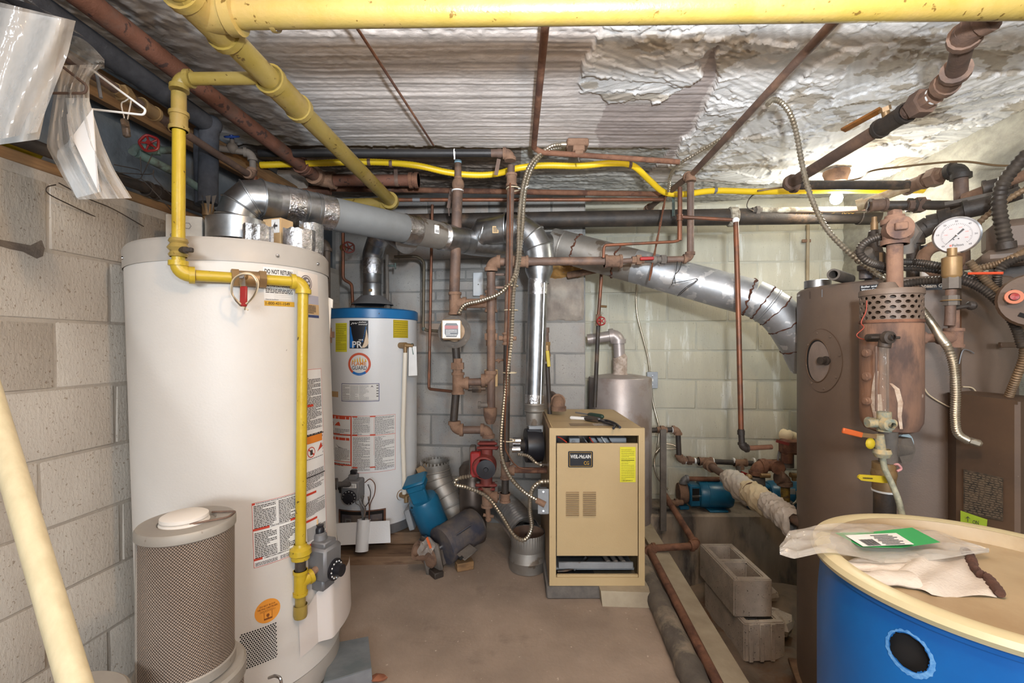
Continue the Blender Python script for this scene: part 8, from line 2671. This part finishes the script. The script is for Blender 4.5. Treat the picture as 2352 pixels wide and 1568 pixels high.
fx_ = thing('flexible_duct', 'shiny corrugated aluminium duct leaning into the open reducer', 'duct', P(1180, 1190, 2.5))
part('duct', MB().tube(*(lambda q: (q, [.082 if i % 2 else .077 for i in range(len(q))]))(resample(spline([P(1148, 1160, 2.66), P(1168, 1172, 2.56), P(1195, 1205, 2.43), P(1206, 1222, 2.37)], 16), .0105)), seg=32, cap=False), ALU, fx_)
part('inner_lining', MB().tube(spline([P(1168, 1172, 2.56), P(1195, 1205, 2.43), P(1205, 1220, 2.38)], 4), .073, 24, cap=False), GREYI, fx_)
cc = V((P(1212, 1300, 2.33).x, 2.335, 0))
cu = thing('duct_reducer', 'dusty galvanised duct reducer standing open end up on the floor', 'duct', cc)
part('lower_cone', MB().lathe([(.094, 0), (.0945, .045), (.097, .05), (.0945, .055), (.086, .10)], (cc.x, cc.y, .002), seg=44), GALVD, cu)
vs, n_ = [], 88
mb = MB()
for z, rr in ((.10, .086), (.106, .0865), (.182, .087), (.184, .0865)):
    for k in range(n_):
        t = 2 * PI * k / n_
        w = rr + (.0022 * (k % 2) if z > .101 else 0)
        vs.append((cc.x + w * math.cos(t), cc.y + w * math.sin(t), z))
mb.add(vs, [(j * n_ + k, j * n_ + (k + 1) % n_, (j + 1) * n_ + (k + 1) % n_, (j + 1) * n_ + k) for j in range(3) for k in range(n_)])
part('crimped_collar', mb, GALVD, cu)
part('inside', MB().lathe([(.084, .182), (.083, .10), (.09, .01), (0, .008)], (cc.x, cc.y, 0), seg=44), mat('rusty_inside', lin(124, 96, 76), lin(104, 80, 66), 10, .8), cu)
sm = thing('sheet_metal_cover', 'bent grey sheet metal cover lying on the floor by the tall heater', 'cover', px_plane_z(800, 1530, .0))
zz = .055
part('top_sheet', MB().prism([px_plane_z(u, v, z) for u, v, z in ((768, 1476, .03), (846, 1461, .03), (853, 1534, zz), (742, 1568, zz))], (0, 0, -.003)), mat('grey_sheet', lin(146, 152, 156), lin(132, 138, 142), 10, .45, metal=.35, c3=lin(120, 130, 134), s3=4), sm)
q0, q1 = px_plane_z(742, 1568, zz), px_plane_z(853, 1534, zz)
part('front_lip', MB().prism([q0, q1, V((q1.x, q1.y + .01, .0)), V((q0.x, q0.y + .01, .0))], (0, .003, 0)), GREYB, sm)
q0, q1 = px_plane_z(768, 1476, .03), px_plane_z(846, 1461, .03)
part('rear_lip', MB().prism([q0 - V((0, .004, .003)), q1 - V((0, .004, .003)), V((q1.x, q1.y, .0)), V((q0.x, q0.y, .0))], (0, .003, 0)), GREYB, sm)

# carbon filter canisters, left foreground
def mesh_material():
    m = bpy.data.materials.new('perforated_mesh')
    m.use_nodes = True
    N, L = m.node_tree.nodes, m.node_tree.links
    b = N['Principled BSDF']
    tc = N.new('ShaderNodeTexCoord')
    sp = N.new('ShaderNodeSeparateXYZ')
    L.new(tc.outputs['Object'], sp.inputs[0])

    def math_(op, a, b_=None):
        n = N.new('ShaderNodeMath')
        n.operation = op
        for i, q in enumerate((a, b_)):
            if q is None:
                continue
            if isinstance(q, (int, float)):
                n.inputs[i].default_value = q
            else:
                L.new(q, n.inputs[i])
        return n.outputs[0]
    an = math_('ARCTAN2', sp.outputs[1], sp.outputs[0])
    s1_ = math_('SINE', math_('MULTIPLY', an, 96))
    s2_ = math_('SINE', math_('MULTIPLY', sp.outputs[2], 880))
    pr_ = math_('MULTIPLY', s1_, s2_)
    rp_ = N.new('ShaderNodeValToRGB')
    rp_.color_ramp.elements[0].position = .35
    rp_.color_ramp.elements[0].color = lin(168, 152, 138)
    rp_.color_ramp.elements[1].position = .75
    rp_.color_ramp.elements[1].color = lin(92, 78, 68)
    L.new(math_('ADD', math_('MULTIPLY', pr_, .5), .5), rp_.inputs[0])
    L.new(rp_.outputs[0], b.inputs['Base Color'])
    b.inputs['Metallic'].default_value = .35
    b.inputs['Roughness'].default_value = .45
    bp = N.new('ShaderNodeBump')
    bp.invert = True
    bp.inputs['Strength'].default_value = .7
    bp.inputs['Distance'].default_value = .002
    L.new(pr_, bp.inputs['Height'])
    L.new(bp.outputs[0], b.inputs['Normal'])
    return m


MESHM = mesh_material()


def mesh_can(parent, c, r, z0, z1):
    mb = MB().lathe([(r, z0), (r, z1)], (0, 0, 0), seg=96)
    o = part('mesh_wall', mb, MESHM, parent)
    o.matrix_parent_inverse = Matrix.Identity(4)
    o.location = (c.x - parent.location.x, c.y - parent.location.y, -parent.location.z)
    return o


GT = mat('grey_end_cap', lin(166, 160, 150), lin(150, 144, 136), 8, .55, metal=.2, spots=lin(136, 128, 118), sscale=60, sthr=.68)
FC = V((-.785, 1.100, 0))
cf = thing('filter_canister', 'grey perforated filter canister with a white disc on top in front of the tall heater', 'canister', V((FC.x, FC.y, .36)))
mesh_can(cf, FC, .098, .365, .712)
part('end_cap', MB().lathe([(.0985, .694), (.1015, .696), (.1015, .712), (.098, .717), (.060, .717), (.057, .711), (0, .711)], FC, seg=72), GT, cf)
part('seam', MB().bar(V((FC.x - .058, FC.y - .080, .37)), V((FC.x - .058, FC.y - .080, .70)), .006, .003, up=(.5, .8, 0)), GT, cf)
part('white_disc', MB().lathe([(0, .0), (.050, 0), (.052, .004), (.050, .009), (.046, .010), (.050, .013), (.049, .020), (.044, .023), (0, .024)], (FC.x - .004, FC.y - .004, .711), seg=40), mat('white_foam', lin(226, 220, 212), rough=.7), cf)
part('handle_wire', MB().tube(bent([V((FC.x + .03, FC.y - .035, .720)), V((FC.x + .092, FC.y + .01, .720)), V((FC.x + .088, FC.y + .05, .720)), V((FC.x + .03, FC.y + .045, .720))], .01), .0025, 8), BRN, cf)
part('bottom_cap', MB().lathe([(.0985, .385), (.1015, .382), (.1015, .362), (.02, .36), (0, .36)], FC, seg=72), GT, cf)
c2f = thing('filter_canister', 'wider grey perforated canister underneath the one with the white disc', 'canister', FC)
mesh_can(c2f, FC, .118, .02, .33)
part('end_cap', MB().lathe([(.118, .318), (.124, .322), (.124, .350), (.118, .357), (.0, .357)], FC, seg=72), GT, c2f)
part('bottom_cap', MB().lathe([(.118, .03), (.123, .028), (.123, .002), (0, .002)], FC, seg=72), GT, c2f)
FD = V((-.875, .86, 0))
c3f = thing('filter_canister', 'grey canister top just showing at the bottom left corner beside the pole', 'canister', FD)
mesh_can(c3f, FD, .115, .02, .425)
part('end_cap', MB().lathe([(.115, .415), (.12, .418), (.12, .438), (.114, .443), (0, .443)], FD, seg=72), GT, c3f)
part('bottom_cap', MB().lathe([(.115, .03), (.119, .028), (.119, .002), (0, .002)], FD, seg=72), GT, c3f)
po = thing('wooden_pole', 'cream painted wooden pole leaning across the lower left corner', 'pole', V((-.25, .30, 0)))
a, b = P(172, 1568, .66), P(-14, 940, .82)
d_ = (b - a).normalized()
s0_ = -a.z / d_.z
s1_ = ((left_x(a.y) + .02) - a.x) / (d_.x - T * d_.y)
part('shaft', MB().cyl(a + d_ * (s0_ + .01), a + d_ * s1_, .0185, seg=20), POLE, po)
part('end_cap', MB().sphere(a + d_ * s1_, .0187, 14, 8), POLE, po)

# ---------------------------------------------------------------- on the drum lid
zl = DT - .006
pb = thing('plastic_wrapper', 'clear plastic bag with a green paper label lying across the drum lid', 'bag', px_plane_z(2000, 1240, DT))
up_ = [(1790, 1262), (1812, 1222), (1880, 1211), (1990, 1196), (2080, 1195), (2150, 1203), (2210, 1228), (2272, 1246)]
lo_ = [(1792, 1270), (1824, 1280), (1880, 1272), (1950, 1272), (2040, 1276), (2110, 1268), (2180, 1262), (2272, 1250)]


def pl2(e, t):
    k = t * (len(e) - 1)
    i = min(int(k), len(e) - 2)
    f = k - i
    return e[i][0] * (1 - f) + e[i + 1][0] * f, e[i][1] * (1 - f) + e[i + 1][1] * f


def wrapper(side):
    def fn(i, j):
        a, b = pl2(up_, i), pl2(lo_, i)
        u, v = a[0] * (1 - j) + b[0] * j, a[1] * (1 - j) + b[1] * j
        p = px_plane_z(u, v, DT + .024)
        env = math.sin(PI * j) ** .5 * math.sin(PI * min(1, i * 1.02 + .02)) ** .3
        base_z = DT + .024 - .014 * max(0, min(1, (i - .35) / .2))
        p.z = base_z + side * .012 * env + .004 * math.sin(i * 26 + j * 8) * env + .003 * math.sin(i * 9 - j * 21)
        return p
    return fn


part('film', MB().grid(wrapper(1), 48, 14).grid(wrapper(-.4), 48, 14), FILMM, pb)
gl = part('paper_label', MB().grid(lambda i, j: px_plane_z(*(lambda a, b: (a[0] * (1 - j) + b[0] * j, a[1] * (1 - j) + b[1] * j))(pl2([(1917, 1223), (2000, 1221), (2095, 1211), ], i), pl2([(1978, 1256), (2070, 1258), (2160, 1245)], i)), DT + .030 + .002 * math.sin(i * 8)), 14, 4), mat('green_label', lin(58, 160, 92), rough=.5), pb, 'green label with a white panel')
SL = lambda i, j, l: px_plane_z(*(lambda a, b: (a[0] * (1 - j) + b[0] * j, a[1] * (1 - j) + b[1] * j))(pl2([(1938, 1227), (2056, 1222)], i), pl2([(1985, 1256), (2102, 1251)], i)), DT + .0335 + l)
wp_ = part('white_panel', rect(MB(), SL, 0, .05, 1, .95, 0, 8), PAPER, gl)
mb = MB()
for k in range(8):
    rect(mb, SL, .45 + .03 * (k % 2), .14 + .1 * k, .85 + .1 * ((k * 37) % 3 - 1) * .5, .18 + .1 * k, .001, 3)
for k in range(12):
    rect(mb, SL, .12 + .022 * k, .42, .13 + .022 * k + .004 * (k % 3), .9, .001, 1)
part('print', mb, INK, gl)
gv_ = thing('work_glove', 'dirty off-white cloth work glove with a brown cuff hem on the drum lid', 'glove', px_plane_z(2120, 1320, DT))
zg = DT + .004


def flat_tube(pts, rs, zf=.5):
    pts = spline([px_plane_z(u, v, zg) for u, v in pts], 5)
    n = len(pts)
    rr = [rs[min(int(i / (n - 1) * (len(rs) - 1)), len(rs) - 2)] * (1 - (i / (n - 1) * (len(rs) - 1)) % 1) + rs[min(int(i / (n - 1) * (len(rs) - 1)) + 1, len(rs) - 1)] * ((i / (n - 1) * (len(rs) - 1)) % 1) if i < n - 1 else rs[-1] for i in range(n)]
    mb = MB().tube(pts, rr, 14)
    mb.v = [(x, y, zl + max(0.0, (z - zg)) * zf + .003 * (z > zg) + .001 * math.sin(x * 160)) for x, y, z in mb.v]
    return mb


palm_t = [(2078, 1276), (2130, 1272), (2215, 1275)]
palm_b = [(2060, 1335), (2140, 1366), (2290, 1372)]


def palm(i, j):
    a, b = pl2(palm_t, i), pl2(palm_b, i)
    p = px_plane_z(a[0] * (1 - j) + b[0] * j, a[1] * (1 - j) + b[1] * j, zl)
    p.z = zl + .016 * math.sin(PI * j) ** .5 * (.7 + .3 * math.sin(i * 5)) + .003 * math.sin(i * 13 + j * 9)
    return p


part('palm', MB().grid(palm, 22, 14), CLOTH, gv_)
part('finger', flat_tube([(2090, 1290), (2030, 1290), (1980, 1283), (1945, 1285)], [.022, .020, .016, .012, .004]), CLOTH, gv_)
part('finger', flat_tube([(2095, 1300), (2020, 1298), (1960, 1290), (1940, 1283)], [.022, .018, .015, .012, .004]), CLOTH, gv_)
part('finger', flat_tube([(2100, 1282), (2050, 1278), (2010, 1279), (1975, 1278)], [.02, .018, .015, .013, .004]), CLOTH, gv_)
part('finger', flat_tube([(2110, 1278), (2075, 1275), (2050, 1275), (2030, 1276)], [.02, .016, .014, .012, .004]), CLOTH, gv_)
part('thumb', flat_tube([(2100, 1325), (2050, 1320), (2005, 1318), (1978, 1308)], [.026, .024, .022, .018, .006]), CLOTH, gv_)
rnd = random.Random(5)
cuff = spline([px_plane_z(u, v, zl) + V((0, 0, .008)) for u, v in ((2216, 1273), (2228, 1288), (2236, 1310), (2250, 1328), (2268, 1336), (2280, 1352), (2298, 1374))], 6)
part('cuff_hem', MB().tube(cuff, [.0075 * rnd.uniform(.8, 1.25) for _ in cuff], 10), BROWNK, gv_, 'brown knitted hem')

# ---------------------------------------------------------------- odds and ends on the back wall
cd = thing('wall_conduit', 'thin beige conduit running down the green wall left of the safety valve', 'pipe', P(1855, 660, 3.0))
yb = 3.26 - T * 2.0 - .02
part('conduit', MB().cyl(P(1856, 515, yb), P(1852, 900, yb), .010), mat('beige_conduit', lin(164, 148, 120), lin(146, 130, 106), 10, .6), cd)
part('conduit_strap', MB().box(P(1852, 553, yb), (.055, .012, .02), (ua, -na, V((0, 0, 1))), .002), BRNF, cd)
cd = thing('wall_conduit', 'short greenish conduit dropping behind the copper standpipe branch', 'pipe', P(1547, 470, 2.52))
part('conduit', MB().cyl(P(1547, 440, 2.50), P(1547, 496, 2.50), .008), VERD, cd)
lw = thing('loose_wire', 'thin black tie wires dangling over the big flue pipe', 'wire', P(1570, 650, 2.2))
for pts in (((1556, 600), (1552, 625), (1545, 648), (1542, 655)), ((1566, 600), (1560, 620), (1550, 632), (1551, 652)), ((1545, 650), (1575, 645), (1600, 640), (1597, 646), (1578, 658), (1562, 672), (1556, 680)), ((1598, 640), (1602, 644), (1580, 660), (1560, 678))):
    part('wire', wire([P(u, v, 2.20) for u, v in pts], .0016), BLACKV, lw)
rb = thing('rubble_patch', 'lump of rough pale mortar at the back of the left wall behind the elbow', 'mortar', P(640, 420, 2.5))
mb = MB().sphere((0, 0, 0), 1, 14, 9)
rnd = random.Random(12)
q = P(640, 422, 2.60)
mb.v = [(q.x + x * .16 * (1 + rnd.uniform(-.12, .12)), q.y + y * .07, q.z + z * .10 * (1 + rnd.uniform(-.12, .12))) for x, y, z in mb.v]
part('mortar_lump', mb, PATCH, rb, angle=30)
